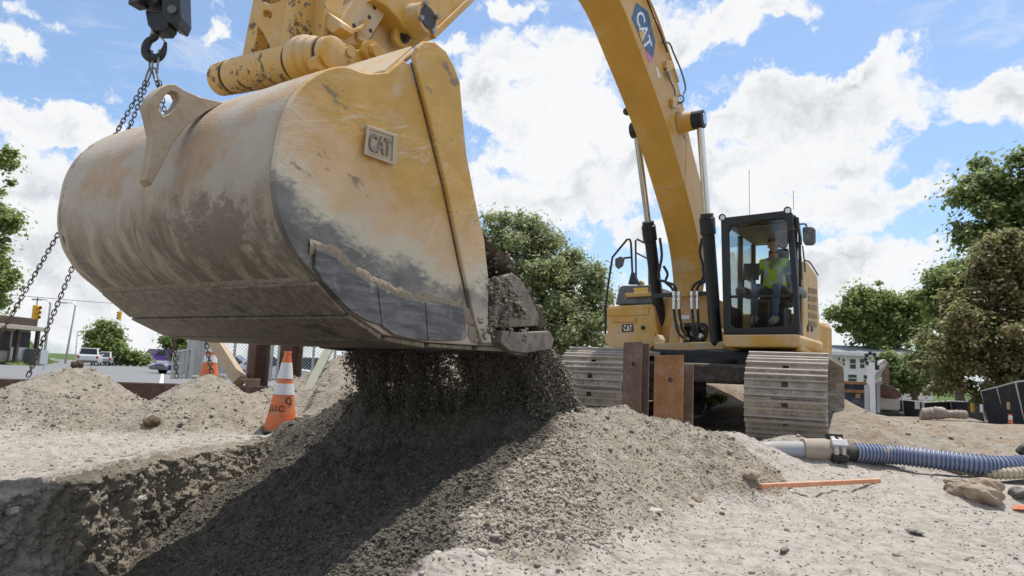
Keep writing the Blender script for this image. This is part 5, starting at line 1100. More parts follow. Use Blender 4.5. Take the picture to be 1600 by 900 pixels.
q = onground(1590, 797); tag(MB().prism([q+np.array([-.05, 0, .0]), q+np.array([.0, .02, .035]), q+np.array([.09, .01, .03]), q+np.array([.11, -.03, .005])], (0, -.03, .01)).build('plastic_scrap', 'orange_plastic', bevel=.003), 'bright orange scrap of plastic at the right edge', 'scrap')
q = onground(1597, 712); tag(MB().tube(catmull(np.array([q+np.array([-.03, .0, .03]), q+np.array([.05, .0, .10]), q+np.array([.25, .05, .09])]), 6), .05, 12).build('hose_end', 'black_rubber'), 'black hose end sticking in at the right edge', 'hose')
q = onground(1432, 838); 
# ------------------------------------------------------------------ hook block and chain sling
YH = 9.2
def sh(u, v, dy=0): return PY(u, v, YH+dy)
hk = thing('crane_hook', sh(240, 110), 'black crane hook block hanging above the bucket', 'crane hook')
pxm = FPX/YH
blk = MB(); w = 1/pxm
hb0 = sh(246, 0)
kx = np.array([.93, -.37, 0]); ky = np.array([.37, .93, 0])
hbz = lambda v: sh(246, v)[2]
MB().box((hb0[0], hb0[1], (hbz(-70)+hbz(16))/2), (kx, ky, ZU), (21*w, .17, (hbz(-70)-hbz(16))/2)).build('block', 'black_steel', hk, bevel=.03)
MB().box((hb0[0]-20*w, hb0[1]-.14, (hbz(-70)+hbz(20))/2), (kx, ky, ZU), (11*w, .10, (hbz(-70)-hbz(20))/2)).build('side_plate', 'black_steel', hk, bevel=.02)
MB().prism([sh(u, v, -.2) for u, v in ((252, -60), (280, -60), (282, 26), (276, 40), (262, 34), (252, 20))], (0, .35, 0)).build('side_plate', 'black_steel', hk, bevel=.02)
MB().lathe((sh(268, 14, -.23)), (0, 1, 0), [(0, 7*w), (.06, 7*w)], 16).build('pin', 'grey_plastic', hk)
MB().prism([sh(u, v, -.1) for u, v in ((226, 16), (266, 20), (264, 40), (258, 48), (238, 48), (230, 38))], (0, .25, 0)).build('trunnion', 'black_steel', hk, bevel=.02)
MB().lathe(sh(244, 22), (0, 0, -1), [(0, 5*w), ((hbz(22)-hbz(52)), 5*w), ((hbz(22)-hbz(56)), 6*w)], 14).build('shank', 'bare_steel', hk)
hkp = catmull(np.array([sh(u, v) for u, v in ((246, 50), (243, 58), (233, 64), (228, 74), (229, 85), (238, 91), (249, 89), (256, 79), (259, 66))]), 6)
rad = np.interp(np.linspace(0, 1, len(hkp)), [0, .12, .35, .62, .85, 1], [4.5, 5, 7, 8, 5.5, 2.2])*w
MB().tube(hkp, rad, 14).build('hook', 'black_steel', hk)
MB().tube([sh(249, 56), sh(257, 64), sh(257, 72)], 1.3*w, 8).build('latch', 'bare_steel', hk)
simple('chain_steel', (.10, .065, .045), .6, .4, .3, 20, .2); simple('link_steel', (.22, .21, .20), .5, .5, .3, 15, .3)
sl_ = thing('chain_sling', sh(240, 100), 'rusty chain sling hanging from the crane hook behind the bucket', 'chain sling')
def chainlink(c, d, s, L_, W_, r, mb, n=10, k=6):
    d = d/np.linalg.norm(d); P_ = []
    for i in range(n):
        t = 2*math.pi*i/n; P_.append(c+d*((L_/2-W_/2)*np.sign(math.cos(t))*(abs(math.cos(t)) > .05)+W_/2*math.cos(t))+s*(W_/2*math.sin(t)))
    mb.tube(P_, r, k, closed=True)
def chain(p, q, pitch, name='chain', sag=0.):
    p = np.asarray(p, float); q = np.asarray(q, float); n = int(np.linalg.norm(q-p)/pitch); mb = MB(); a = np.cross(q-p, [0.3, 1, 0]); a /= np.linalg.norm(a); b_ = np.cross((q-p)/np.linalg.norm(q-p), a)
    for i in range(n):
        t = (i+.5)/n; c = p+(q-p)*t-ZU*sag*4*t*(1-t); th = .75+(.0 if i % 2 else math.pi/2)+rng.normal()*.15
        chainlink(c, q-p, a*math.cos(th)+b_*math.sin(th), pitch*1.45, pitch*.80, pitch*.13, mb)
    o = mb.build(name, 'chain_steel', sl_); o['kind'] = 'stuff'; return o
mb = MB(); chainlink(sh(236, 95), np.array([.1, 0, -1.]), np.array([.8, -.6, 0]), 34*w, 10*w, 1.7*w, mb, 14); mb.build('master_link', 'link_steel', sl_)
mb = MB(); chainlink(sh(247, 97), np.array([.0, 0, -1.]), np.array([.5, -.85, 0]), 40*w, 10*w, 1.7*w, mb, 14); mb.build('master_link', 'link_steel', sl_)
for u, v, u2, v2 in ((235, 108, 229, 126), (240, 108, 245, 126)):
    mb = MB(); a_ = sh(u, v); b_ = sh(u2, v2); chainlink((a_+b_)/2, b_-a_, np.array([.9, -.4, 0]), np.linalg.norm(b_-a_)*1.2, 9*w, 1.6*w, mb, 12); mb.build('shackle', 'link_steel', sl_)
CP = .060
anch = [sh(228, 127), sh(231, 128), sh(246, 127), sh(249, 127)]
chain(anch[0], PY(-14, 548, 9.4), CP); chain(anch[1], PY(44, 588, 9.0), CP); chain(anch[2], PY(276, 590, 9.75), CP); chain(anch[3], PY(332, 590, 9.75), CP)
# ================================================================== BACKGROUND
def leafmat(name, a, b_, c_=None, tr=.5):
    m, g, b = newmat(name); rn = g.add('ShaderNodeNewGeometry').outputs['Random Per Island']; n = g.noise(g.obj(), .9, 3)
    c = g.mix(g.m('ADD', g.m('MULTIPLY', rn, .7), g.m('MULTIPLY', g.m('SUBTRACT', n, .35), .9)), a, b_)
    if c_: c = g.mix(g.ss(rn, .80, .92), c, c_)
    setp(g, b, c, .55, 0, None, .35); o = g.n['Material Output']; t = g.add('ShaderNodeBsdfTranslucent'); g.put(t.inputs[0], g.mix(.5, c, (.40, .48, .16))); mx = g.add('ShaderNodeMixShader'); mx.inputs[0].default_value = tr
    g.l.new(b.outputs[0], mx.inputs[1]); g.l.new(t.outputs[0], mx.inputs[2]); g.l.new(mx.outputs[0], o.inputs[0]); return m
leafmat('leaf_olive', (.15, .175, .075), (.36, .385, .21), (.5, .52, .37)); leafmat('leaf_fresh', (.10, .15, .035), (.26, .33, .10), (.36, .42, .18)); leafmat('leaf_dark', (.06, .10, .025), (.16, .225, .06), (.22, .28, .10))
leafmat('leaf_maroon', (.10, .095, .04), (.29, .25, .12), (.46, .31, .24)); leafmat('leaf_oak', (.08, .115, .035), (.22, .27, .10), (.33, .37, .17))
simple('bark', (.11, .085, .065), .9, 0, .4, 8, 0, bump=.8, bscale=30)
def leaves(C, N, s, outw, asp=.62):
    """C (k,3) leaf positions, s sizes; one folded leaf of 2 triangles each -> quads"""
    k = len(C); nrm = outw*.8+rng.normal(size=(k, 3))*.65+np.array([0, 0, .95]); nrm /= np.linalg.norm(nrm, axis=1, keepdims=True)
    t = rng.normal(size=(k, 3)); t -= nrm*(t*nrm).sum(1, keepdims=True); t /= np.linalg.norm(t, axis=1, keepdims=True); b_ = np.cross(nrm, t); s = s[:, None]
    V = np.stack([C-t*s, C+b_*s*asp+t*s*.1-nrm*s*.15, C+t*s, C-b_*s*asp+t*s*.1-nrm*s*.15], 1).reshape(-1, 3)
    return V, np.arange(k*4).reshape(-1, 4)
def tree(lobes, base_, Y, label, mat, nleaf, ls, clus=.5, ncl=60, trunk_r=.25, name='tree', cat='tree', squash=.85, limbs=26, lean=None, airy=.55):
    """lobes: (u, v, radius px, dy): crown masses; leaves sit in clumps spread over and inside them"""
    base_ = np.asarray(base_, float); o = thing(name, base_, label, cat, 'trees and shrubs around the site')
    cen = []; wts = []
    LB = [(PY(u, v, Y+dy), r*(Y+dy)/FPX) for u, v, r, dy in lobes]
    for c, r in LB:
        n = max(5, int(ncl*r*r/ sum(q[1]**2 for q in LB)))
        d = rng.normal(size=(n, 3)); d /= np.linalg.norm(d, axis=1, keepdims=True); rad = r*(1-(rng.uniform(0, 1, n)**1.6)*airy); d[:, 2] *= squash
        cen.append(c+d*rad[:, None])
    cen = np.concatenate(cen); k = len(cen); sz = clus*rng.uniform(.35, 1.35, k)
    w_ = sz**2; idx = rng.choice(k, nleaf, p=w_/w_.sum()); dd = rng.normal(size=(nleaf, 3)); dn_ = np.linalg.norm(dd, axis=1, keepdims=True); dd = dd/dn_*np.minimum(1, rng.uniform(0, 1, (nleaf, 1))**.45)*np.array([1, 1, .7])*np.where(rng.uniform(0, 1, (nleaf, 1)) < .22, 1.9, 1)
    C = cen[idx]+dd*sz[idx][:, None]
    keep = C[:, 2] > base_[2]+.05; C = C[keep]; ow = dd[keep]
    V, Q = leaves(C, None, ls*rng.uniform(.6, 1.35, len(C)), ow); big('crown', V, Q, mat, o, base_)
    top = np.mean([c for c, r in LB], 0); tp = base_+(top-base_)*.55; mb = MB()
    tp[0] = base_[0]+(top[0]-base_[0])*.4; mb.tube(catmull(np.array([base_-ZU*.3, base_+(tp-base_)*.5+np.array([.06, 0, 0])*trunk_r, tp, tp+(top-tp)*.6]), 5), np.linspace(trunk_r*1.15, trunk_r*.35, 16), 9)
    for i in rng.choice(k, min(limbs, k), replace=False):
        s_ = base_+(tp-base_)*rng.uniform(.65, 1.0); e = cen[i]; md = (s_+e)/2+np.array([0, 0, .12])*np.linalg.norm(e-s_)+rng.normal(size=3)*.1
        mb.tube(catmull(np.array([s_, md, e]), 4), np.linspace(trunk_r*.42, trunk_r*.06, 9), 6, caps=False)
    mb.build('trunk', 'bark', o); return o
def gnd(u, Y): p = PY(u, 600, Y); return np.array([p[0], p[1], gz(p[0], p[1])])
tree([(815, 375, 48, 0), (860, 392, 42, .5), (770, 380, 45, .6), (850, 440, 58, -.4), (905, 452, 48, .3), (790, 450, 60, 0), (935, 442, 22, .6), (880, 510, 58, -.5), (930, 490, 32, .4), (820, 510, 55, .3), (900, 545, 38, -.2), (770, 500, 50, .8)], gnd(850, 32), 32, 'big olive green tree directly behind the bucket', 'leaf_olive', 80000, .082, .52, 380, .32)
tree([(1330, 490, 32, 0), (1370, 470, 38, 0), (1420, 475, 34, .5), (1345, 520, 30, -.3), (1390, 512, 38, .3), (1435, 500, 24, 0)], gnd(1385, 62), 62, 'airy bright green tree rising behind the white house', 'leaf_fresh', 22000, .17, .95, 75, .42, limbs=40, airy=.75)
tree([(1560, 275, 50, 0), (1600, 300, 60, 1), (1530, 345, 32, -.5), (1590, 370, 55, 0), (1640, 330, 80, 0), (1530, 300, 28, 0), (1640, 420, 90, 0)], gnd(1640, 40), 40, 'tall oak at the right edge above the maroon tree', 'leaf_oak', 30000, .16, .9, 90, .45, limbs=30, airy=.7)
tree([(1480, 450, 34, 0), (1510, 440, 36, .5), (1490, 490, 34, 0), (1455, 462, 18, 0)], gnd(1500, 46), 46, 'mid green tree between the white house and the maroon tree', 'leaf_fresh', 16000, .13, .7, 55, .3)
tree([(1570, 415, 58, 0), (1530, 455, 52, .5), (1600, 470, 70, 0), (1500, 520, 52, -.3), (1560, 530, 66, -.6), (1480, 570, 46, 0), (1530, 585, 52, -.6), (1610, 560, 70, -.3), (1660, 480, 90, 0), (1590, 610, 42, -.5), (1470, 605, 26, .2), (1545, 400, 32, .4)], gnd(1590, 22), 22, 'dense maroon and olive leaved tree at the right', 'leaf_maroon', 70000, .070, .36, 330, .22, airy=.45)
tree([(1400, 570, 24, 0), (1435, 555, 28, .4), (1425, 590, 28, -.2), (1455, 580, 26, .3), (1405, 595, 20, 0)], gnd(1430, 36), 36, 'low dark green spreading tree in front of the white house', 'leaf_dark', 16000, .10, .48, 60, .2)
tree([(-10, 240, 34, 0), (-22, 300, 42, .4), (4, 345, 20, 0), (-18, 390, 38, 0), (0, 440, 20, -.2), (-20, 470, 40, 0), (-60, 350, 70, 0)], gnd(-75, 24), 24, 'leafy tree reaching in at the left edge', 'leaf_fresh', 16000, .085, .42, 70, .25, limbs=30, airy=.7)
tree([(163, 525, 17, 0), (178, 535, 18, .5), (150, 528, 9, 0), (168, 546, 22, 0), (188, 545, 12, 0), (152, 540, 10, 0), (167, 512, 8, 0)], gnd(170, 78), 78, 'small bright tree behind the row of parked cars', 'leaf_fresh', 9000, .20, .75, 46, .22, limbs=14)
tree([(272, 535, 14, 0), (290, 548, 16, 0), (310, 552, 16, 0), (283, 556, 12, 0)], gnd(285, 46), 46, 'green tree peeping below the bucket by the fence panels', 'leaf_dark', 8000, .12, .5, 40, .18, limbs=10)
def shrub(lobes, u, Y, label, mat, n, ls, cl=.3, nc=30): return tree(lobes, gnd(u, Y), Y, label, mat, n, ls, cl, nc, .04, 'shrub', 'shrub', limbs=8)
shrub([(200, 560, 8, 0), (213, 561, 7, 0), (224, 562, 5, 0)], 208, 80, 'low hedge beside the purple van', 'leaf_fresh', 3000, .20, .6, 20)
shrub([(985, 562, 12, 0), (1000, 556, 12, 0), (1020, 560, 14, 0), (960, 560, 10, 0), (1040, 565, 12, 0)], 1000, 17, 'light green bush showing under the machine behind the tracks', 'leaf_fresh', 4500, .05, .2, 36)
shrub([(1268, 540, 6, 0), (1278, 545, 8, 0), (1258, 546, 6, 0)], 1268, 50, 'small green treetop showing under the side of the cab', 'leaf_fresh', 1500, .14, .4, 14)
shrub([(1108, 622, 9, 0), (1122, 624, 8, 0), (1095, 624, 6, 0)], 1108, 13.1, 'green weed on the soil between the tracks', 'leaf_fresh', 900, .03, .1, 14)
# ------------------------------------------------------------------ left: road, kerb, bank, street things
simple('asphalt', (.20, .20, .205), .9, 0, .12, 2, 0, bump=.3, bscale=60, spec=.2); simple('concrete', (.42, .41, .39), .9, 0, .12, 3, 0); simple('road_paint', (.70, .70, .68), .7, 0, .1, 6, .1)
def sheet(name, pts_px, mat, dz, n=40, kind='structure'):
    pass
def roadz(x, y): return H(np.asarray(x), np.asarray(y))[0]
def strip_sheet(name, ys, xl, xr, mat, dz, th=None):
    P_ = []; 
    for y in ys:
        xs = np.linspace(xl(y), xr(y), 12); P_.append([(x, y, -.30-.008*(y-25)+dz) for x in xs])
    o = MB().grid(np.array(P_), flip=False).build(name, mat); o['kind'] = 'structure'; return o
ysr = np.geomspace(17, 160, 60); XL0 = lambda y: PY(95, 575, y)[0]-(2.0 if y < 40 else 2.0*40/y); XR0 = lambda y: -.05*y-3.0
xleft = lambda y: -.585*y-.4; xright = lambda y: -.46*y-.4+1.5*(y < 0)
road = strip_sheet('road', ysr, lambda y: -.90*y if y < 30 else -.60*y-9, lambda y: -.30*y, 'asphalt', .06)
strip_sheet('pavement', np.geomspace(60, 160, 20), lambda y: -.60*y-12, lambda y: -.60*y-9.05, 'concrete', .18)
k = MB()
for y0, y1 in zip(np.linspace(60, 150, 20)[:-1], np.linspace(60, 150, 20)[1:]):
    A_ = np.array([-.60*y0-9.05, y0, 0]); B_ = np.array([-.60*y1-9.05, y1, 0]); z0 = -.30-.008*(y0-25)+.04; z1 = -.30-.008*(y1-25)+.04
    k.add([A_+ZU*z0, A_+ZU*(z0+.15), B_+ZU*z1, B_+ZU*(z1+.15), A_+ZU*(z0+.15)+np.array([.15, 0, 0]), B_+ZU*(z1+.15)+np.array([.15, 0, 0]), A_+ZU*z0+np.array([.15, 0, 0]), B_+ZU*z1+np.array([.15, 0, 0])], [(1, 4, 5, 3), (4, 6, 7, 5)])
k.build('kerb', 'concrete')['kind'] = 'structure'
strip_sheet('road_marking', np.geomspace(20, 140, 30), lambda y: -.50*y-.1, lambda y: -.50*y+.06, 'road_paint', .066)
# grassy bank
simple('bank_grass', (.115, .165, .04), .95, 0, .35, .8, 0, bump=.6, bscale=8)
BKY = np.linspace(52, 105, 40); G_ = []
for y in BKY:
    f = (y-52)/53; row = []
    for t in np.linspace(0, 1, 24):
        x = -.615*y-3.2-t*26*(1-.2*f); z = -.45-.008*(y-25)+ (3.9)*sstep(np.array(t), 0, .20)*sstep(np.array(y), 108, 66)*sstep(np.array(y), 50, 58)+.15*fbm(np.array(x*.3), np.array(y*.3), 3, 3); row.append((x, y, float(z)))
    G_.append(row)
bank = MB().grid(np.array(G_), flip=True).build('grass_bank', 'bank_grass'); bank['kind'] = 'structure'
P_ = np.array(G_).reshape(40, 24, 3); n = 26000; ii = rng.integers(0, 39, n); jj = rng.integers(0, 23, n); fx = rng.uniform(0, 1, (n, 1)); fy = rng.uniform(0, 1, (n, 1))
C = P_[ii, jj]*(1-fx)*(1-fy)+P_[ii+1, jj]*fx*(1-fy)+P_[ii, jj+1]*(1-fx)*fy+P_[ii+1, jj+1]*fx*fy
hgt = rng.uniform(.10, .28, n)[:, None]; a = rng.uniform(0, 6.28, n); d = np.stack([np.cos(a), np.sin(a), 0*a], -1)*.05
V = np.stack([C-d, C+d, C+ZU*hgt+rng.normal(size=(n, 3))*.05], 1).reshape(-1, 3); gr = big('grass', V, np.arange(n*3).reshape(-1, 3), 'leaf_fresh'); tag(gr, 'long green grass growing on the roadside bank', 'grass', None, 'stuff')
def tufts(n, x0, x1, y0, y1, cond, label):
    x = rng.uniform(x0, x1, n); y = rng.uniform(y0, y1, n); k = cond(x, y); x, y = x[k], y[k]; z = H(x, y)[0]; n = len(x); C = np.stack([x, y, z], -1); a = rng.uniform(0, 6.28, n); d = np.stack([np.cos(a), np.sin(a), 0*a], -1)*.02; h = rng.uniform(.08, .3, n)[:, None]
    V = np.stack([C-d, C+d, C+ZU*h+rng.normal(size=(n, 3))*.04], 1).reshape(-1, 3); tag(big('grass', V, np.arange(n*3).reshape(-1, 3), 'leaf_fresh'), label, 'grass', None, 'stuff')
tufts(9000, -16, -2, 10.6, 17, lambda x, y: vnoise(x*.8, y*.8, 5) > .35, 'rough green grass behind the rusty beam')
# cars
for nm, col in (('car_white', (.72, .73, .74)), ('car_silver', (.42, .43, .45)), ('car_dark', (.03, .032, .04)), ('car_red', (.25, .03, .03)), ('car_blue', (.02, .04, .16)), ('van_purple', (.13, .05, .30)), ('truck_grey', (.50, .52, .54))): simple(nm, col, .25, 0, .05, 4, .1)
simple('tyre', (.02, .02, .02), .8, 0, .2, 10, .2); simple('dark_glass', (.02, .025, .03), .08, 0, .1, 4, 0); simple('lamp_red', (.45, .02, .02), .3, 0, .1, 4, 0); simple('lamp_clear', (.75, .75, .72), .2, 0, .1, 4, 0); simple('plate_white', (.7, .7, .7), .5, 0, .1, 4, 0)
def car(p, hd, L_, W_, Hh, paint, label, kind='suv', group='cars parked along the road', name='parked_car'):
    """hd: heading angle; front at +x in car space"""
    p = np.asarray(p, float); o = thing(name, p, label, 'car' if kind != 'pickup' else 'pickup truck', group); ca, sa = math.cos(hd), math.sin(hd); X_ = np.array([ca, sa, 0]); Y_ = np.array([-sa, ca, 0])
    w = lambda x, y, z: p+X_*x+Y_*y+ZU*z
    l2 = L_/2; bz = .30; bl = Hh*.56
    if kind == 'suv': low = [(-l2, bz), (-l2, bl*1.02), (-l2+.12, bl*1.12), (l2-1.0, bl*1.08), (l2-.1, bl*.92), (l2, bl*.7), (l2, bz)]; cabn = [(-l2+.10, bl*1.1), (-l2+.38, Hh), (l2-2.2, Hh), (l2-1.15, bl*1.08)]
    elif kind == 'pickup': low = [(-l2, bz+.1), (-l2, bl*1.15), (l2-1.2, bl*1.15), (l2-.1, bl*1.08), (l2, bl*.95), (l2, bz+.1)]; cabn = [(-l2+2.0, bl*1.15), (-l2+2.15, Hh), (l2-2.1, Hh), (l2-1.35, bl*1.15)]
    else: low = [(-l2, bz), (-l2, bl), (-l2+.5, bl*1.05), (l2-1.1, bl*1.0), (l2-.1, bl*.85), (l2, bl*.6), (l2, bz)]; cabn = [(-l2+.55, bl*1.04), (-l2+1.3, Hh), (l2-2.1, Hh), (l2-1.2, bl*1.0)]
    MB().prism([w(x, -W_/2, z) for x, z in low], Y_*W_).build('body', paint, o, bevel=.07, bseg=3)
    q = MB(); ins = .14
    V = [w(x, s*(W_/2-(.03 if i in (0, 3) else ins)), z) for s in (-1, 1) for i, (x, z) in enumerate(cabn)]; q.add(V, [(3, 2, 1, 0), (4, 5, 6, 7), (0, 1, 5, 4), (1, 2, 6, 5), (2, 3, 7, 6), (3, 0, 4, 7)]); cbn = q.build('cabin', paint, o, bevel=.05)
    def quad(a, b_, c, d, e=.006):
        n_ = np.cross(b_-a, d-a); n_ /= np.linalg.norm(n_); ctr = (a+b_+c+d)/4
        if n_@(ctr-w(0, 0, Hh*.6)) < 0: n_ = -n_
        return MB().prism([ctr+(v-ctr)*.84+n_*.004 for v in (a, b_, c, d)], n_*e)
    quad(V[2], V[3], V[7], V[6]).build('windscreen', 'dark_glass', cbn); quad(V[1], V[0], V[4], V[5]).build('rear_window', 'dark_glass', cbn)
    for s in (0, 4): quad(V[s], V[s+1], V[s+2], V[s+3]).build('side_window', 'dark_glass', cbn)
    for x in (-l2+.85, l2-.9):
        for s in (-1, 1):
            r = .36 if kind != 'car' else .32; t = MB().lathe(w(x, s*(W_/2-.12), r), Y_*s, [(0, r*.9), (.02, r), (.12, r), (.14, r*.88)], 18).build('wheel', 'tyre', o); MB().lathe(w(x, s*(W_/2+.018), r), Y_*s, [(0, r*.62), (.01, r*.6), (.012, r*.2)], 14).build('rim', 'galvanised', t)
    for s in (-1, 1):
        MB().box(w(l2-.02, s*(W_/2-.26), bl*.78), (X_, Y_, ZU), (.03, .18, .09)).build('headlight', 'lamp_clear', o, bevel=.02); MB().box(w(-l2+.01, s*(W_/2-.12), bl*.88), (X_, Y_, ZU), (.03, .10, .14)).build('tail_light', 'lamp_red', o, bevel=.02)
        MB().box(w(l2-1.35, s*(W_/2+.08), bl*1.15), (X_, Y_, ZU), (.06, .09, .07)).build('mirror', paint, o, bevel=.02)
    MB().box(w(l2+.004, 0, bl*.62), (X_, Y_, ZU), (.012, W_*.30, .10)).build('grille', 'black_decal', o); MB().box(w(l2+.02, 0, bz+.12), (X_, Y_, ZU), (.05, W_/2-.03, .10)).build('bumper', 'grey_plastic', o, bevel=.03); MB().box(w(-l2-.02, 0, bz+.12), (X_, Y_, ZU), (.05, W_/2-.03, .12)).build('bumper', 'grey_plastic', o, bevel=.03)
    MB().box(w(-l2-.006, 0, bl*.72), (X_, Y_, ZU), (.008, .26, .06)).build('licence_plate', 'plate_white', o)
    return o
def rz(y): return -.30-.008*(y-25)+.06
for i, (u, Y, pt, kd, lb) in enumerate(((140, 70, 'car_white', 'suv', 'white estate car parked nearest in the row, seen from behind'), (160, 75, 'car_silver', 'car', 'silver car parked just behind the white estate car'), (169, 81, 'car_red', 'car', 'dark red car parked in the middle of the row'), (176, 88, 'car_white', 'car', 'second white car parked farther along the row'), (182, 95, 'car_dark', 'suv', 'dark car parked at the far end of the row'))):
    p = PY(u, 568, Y); car((p[0], Y, rz(Y)), math.pi-math.atan2(1, .58)+math.radians(-14) if False else math.radians(116), 4.5, 1.85, 1.75 if kd == 'suv' else 1.5, pt, lb, kd)
# delivery van purple and white
vp = PY(252, 566, 94); vp = np.array([vp[0], 94, rz(94)]); hd = math.radians(-118); X_ = np.array([math.cos(hd), math.sin(hd), 0]); Y_ = np.array([-X_[1], X_[0], 0]); w = lambda x, y, z: vp+X_*x+Y_*y+ZU*z
van = thing('delivery_van', vp, 'purple and white van coming down the road', 'van')
MB().prism([w(x, -1.05, z) for x, z in ((-2.7, .35), (-2.7, 2.3), (1.3, 2.35), (2.0, 1.45), (2.7, 1.2), (2.75, .75), (-2.7, .75))], Y_*2.1).build('body', 'van_purple', van, bevel=.08)
MB().prism([w(x, -1.06, z) for x, z in ((-2.72, .35), (-2.72, .78), (2.77, .78), (2.77, 1.16), (2.80, 1.16), (2.8, .35))], Y_*2.12).build('lower_body', 'car_white', van, bevel=.03)
MB().prism([w(1.36, -.9, 2.25), w(1.36, .9, 2.25), w(2.02, .95, 1.5), w(2.02, -.95, 1.5)], X_*.03+ZU*.03).build('windscreen', 'dark_glass', van)
for s in (-1, 1):
    MB().prism([w(.2, s*1.055, 1.45), w(1.75, s*1.055, 1.45), w(1.25, s*1.055, 2.1), w(.2, s*1.055, 2.1)], Y_*s*.01).build('side_window', 'dark_glass', van)
    MB().box(w(2.78, s*.8, .98), (X_, Y_, ZU), (.03, .18, .10)).build('headlight', 'lamp_clear', van, bevel=.02)
    for x in (-1.7, 1.75): t = MB().lathe(w(x, s*.98, .36), Y_*s, [(0, .33), (.02, .36), (.13, .36), (.14, .3)], 18).build('wheel', 'tyre', van); MB().lathe(w(x, s*1.12, .36), Y_*s, [(0, .22), (.01, .2), (.012, .08)], 14).build('rim', 'galvanised', t)
p = PY(296, 580, 45); car((p[0], 45, -.45), math.radians(-118), 4.4, 1.8, 1.45, 'car_blue', 'dark blue car behind the fence panels', 'car', None)
p = PY(-100, 590, 21.5); car((p[0], 21.5, -.28), math.radians(-62), 5.6, 2.0, 1.9, 'truck_grey', 'pale pickup truck cut off by the left edge', 'pickup', None, 'pickup_truck')
# building at the left
simple('shop_wall', (.40, .36, .30), .8, 0, .1, 3, .1); simple('shop_brown', (.07, .045, .035), .7, 0, .2, 5, .1); simple('roof_grey', (.21, .225, .25), .8, 0, .12, 6, 0); simple('wall_white', (.74, .74, .75), .7, 0, .05, 3, .05); simple('shadow_inside', (.03, .03, .032), .6, 0, .1, 5, 0)
BY = 46
def bp_(u, v, dy=0): return PY(u, v, BY+dy)
shop = thing('corner_building', (bp_(10, 580)[0], BY, rz(BY)), 'low dark shopfront building with a pale flat roof', 'building')
x1 = PY(43, 560, BY+9)[0]; zt_ = PY(43, 517, BY+9)[2]; x0 = x1-7; zb_ = rz(BY)-.3
MB().ab(x0, x1, BY, BY+9, zb_, zt_).build('wall', 'shop_wall', shop); MB().ab(x0-.3, x1+1.0, BY-.4, BY+9.4, zt_+.01, zt_+.35).build('roof', 'shop_wall', shop, bevel=.04); MB().ab(x0, x1+.4, BY-.1, BY+9.1, zt_+.37, zt_+1.0).build('parapet', 'shop_brown', shop, bevel=.03)
for i in range(4): MB().ab(x1+.02, x1+.10, BY+.5+i*2.2, BY+2.3+i*2.2, zb_+1.3, zt_-.15).build('window', 'shadow_inside', shop)
for i in range(5): MB().ab(x1+.5, x1+.75, BY+.0+i*2.2, BY+.25+i*2.2, zb_, zt_).build('column', 'shop_brown', shop)
MB().ab(x1+.12, x1+.2, BY+6.8, BY+8.6, zb_, zb_+1.6).build('panel', 'wall_white', shop)
q = PY(45, 572, BY+8); dmp = MB(); tag(MB().prism([q+np.array([x, 0, z]) for x, z in ((-.45, -.3), (.45, -.3), (.5, 1.35), (-.5, 1.35))], (0, .9, 0)).build('refuse_bin', 'grey_plastic', bevel=.04), 'tall grey bin beside the low shopfront building', 'bin')
# poles, signals, sign
simple('pole_wood', (.20, .18, .16), .8, 0, .2, 5, 0); simple('signal_yellow', (.70, .40, .03), .5, 0, .1, 5, 0)
def pole(u0, v0, u1, v1, Y, r, label, arm, mat='galvanised'):
    a_, b_ = PY(u0, v0, Y), PY(u1, v1, Y); a_[2] = -.6; o = thing('street_lamp', a_, label, 'street lamp', 'poles along the road'); MB().tube([a_, b_], [r, r*.6], 10).build('pole', mat, o)
    e = b_+np.array([arm, 0, .25]); MB().tube(catmull(np.array([b_-ZU*.2, b_+np.array([arm*.3, 0, .2]), e]), 5), r*.35, 8).build('arm', mat, o); MB().box(e+np.array([arm*.2, 0, -.03]), ((1, 0, 0), (0, 1, 0), (0, 0, 1)), (.35, .14, .07)).build('lamp', 'galvanised', o, bevel=.03)
pole(66, 585, 79, 473, 58, .12, 'grey street lamp nearer the signal, left of the bucket', -1.0); pole(104, 548, 118, 477, 75, .12, 'second grey street lamp on the grassy bank', -1.1); pole(119, 550, 121, 520, 110, .1, 'far thin pole beyond the grassy bank', .3)
def signal(u, v, hpx, Y, label, face):
    h = hpx*Y/FPX; c = PY(u, v, Y); o = thing('traffic_signal', c, label, 'traffic light', 'traffic lights hung over the road'); fx = np.array([math.cos(face), math.sin(face), 0]); sx = np.array([-fx[1], fx[0], 0])
    MB().box(c, (fx, sx, ZU), (h*.16, h*.17, h/2)).build('housing', 'signal_yellow', o, bevel=.02)
    for k, mt in enumerate(('lamp_red', 'gold_decal', 'shadow_inside')):
        z = h*(.33-.33*k); vz = MB().tube([c+fx*h*.16+ZU*z, c+fx*h*.40+ZU*(z-.01)], h*.13, 12, caps=False); vz.build('visor', 'signal_yellow', o); MB().lathe(c+fx*(h*.162)+ZU*z, fx, [(0, h*.12), (.01, h*.11)], 12).build('lens', mt, o)
    MB().tube([c+ZU*h/2, c+ZU*(h/2+.5)], .03, 6).build('hanger', 'black_steel', o); return c+ZU*(h/2+.5)
w1 = signal(56, 488, 22, 42, 'yellow traffic light hanging before the shopfront building', math.radians(-20)); w2 = signal(187, 493, 13, 58, 'dark fronted traffic light hanging over the road', math.radians(-95))
tag(MB().tube(catmull(np.array([w1+np.array([-14, -4, 2.0]), w1+np.array([-5, -1.4, .35]), w1, w1+np.array([6, 8, .2]), w2, w2+np.array([6, 3, .5]), w2+np.array([16, 8, 2.2])]), 8), .018, 5).build('span_wire', 'black_steel'), 'thin span wire carrying the two traffic lights', 'wire')
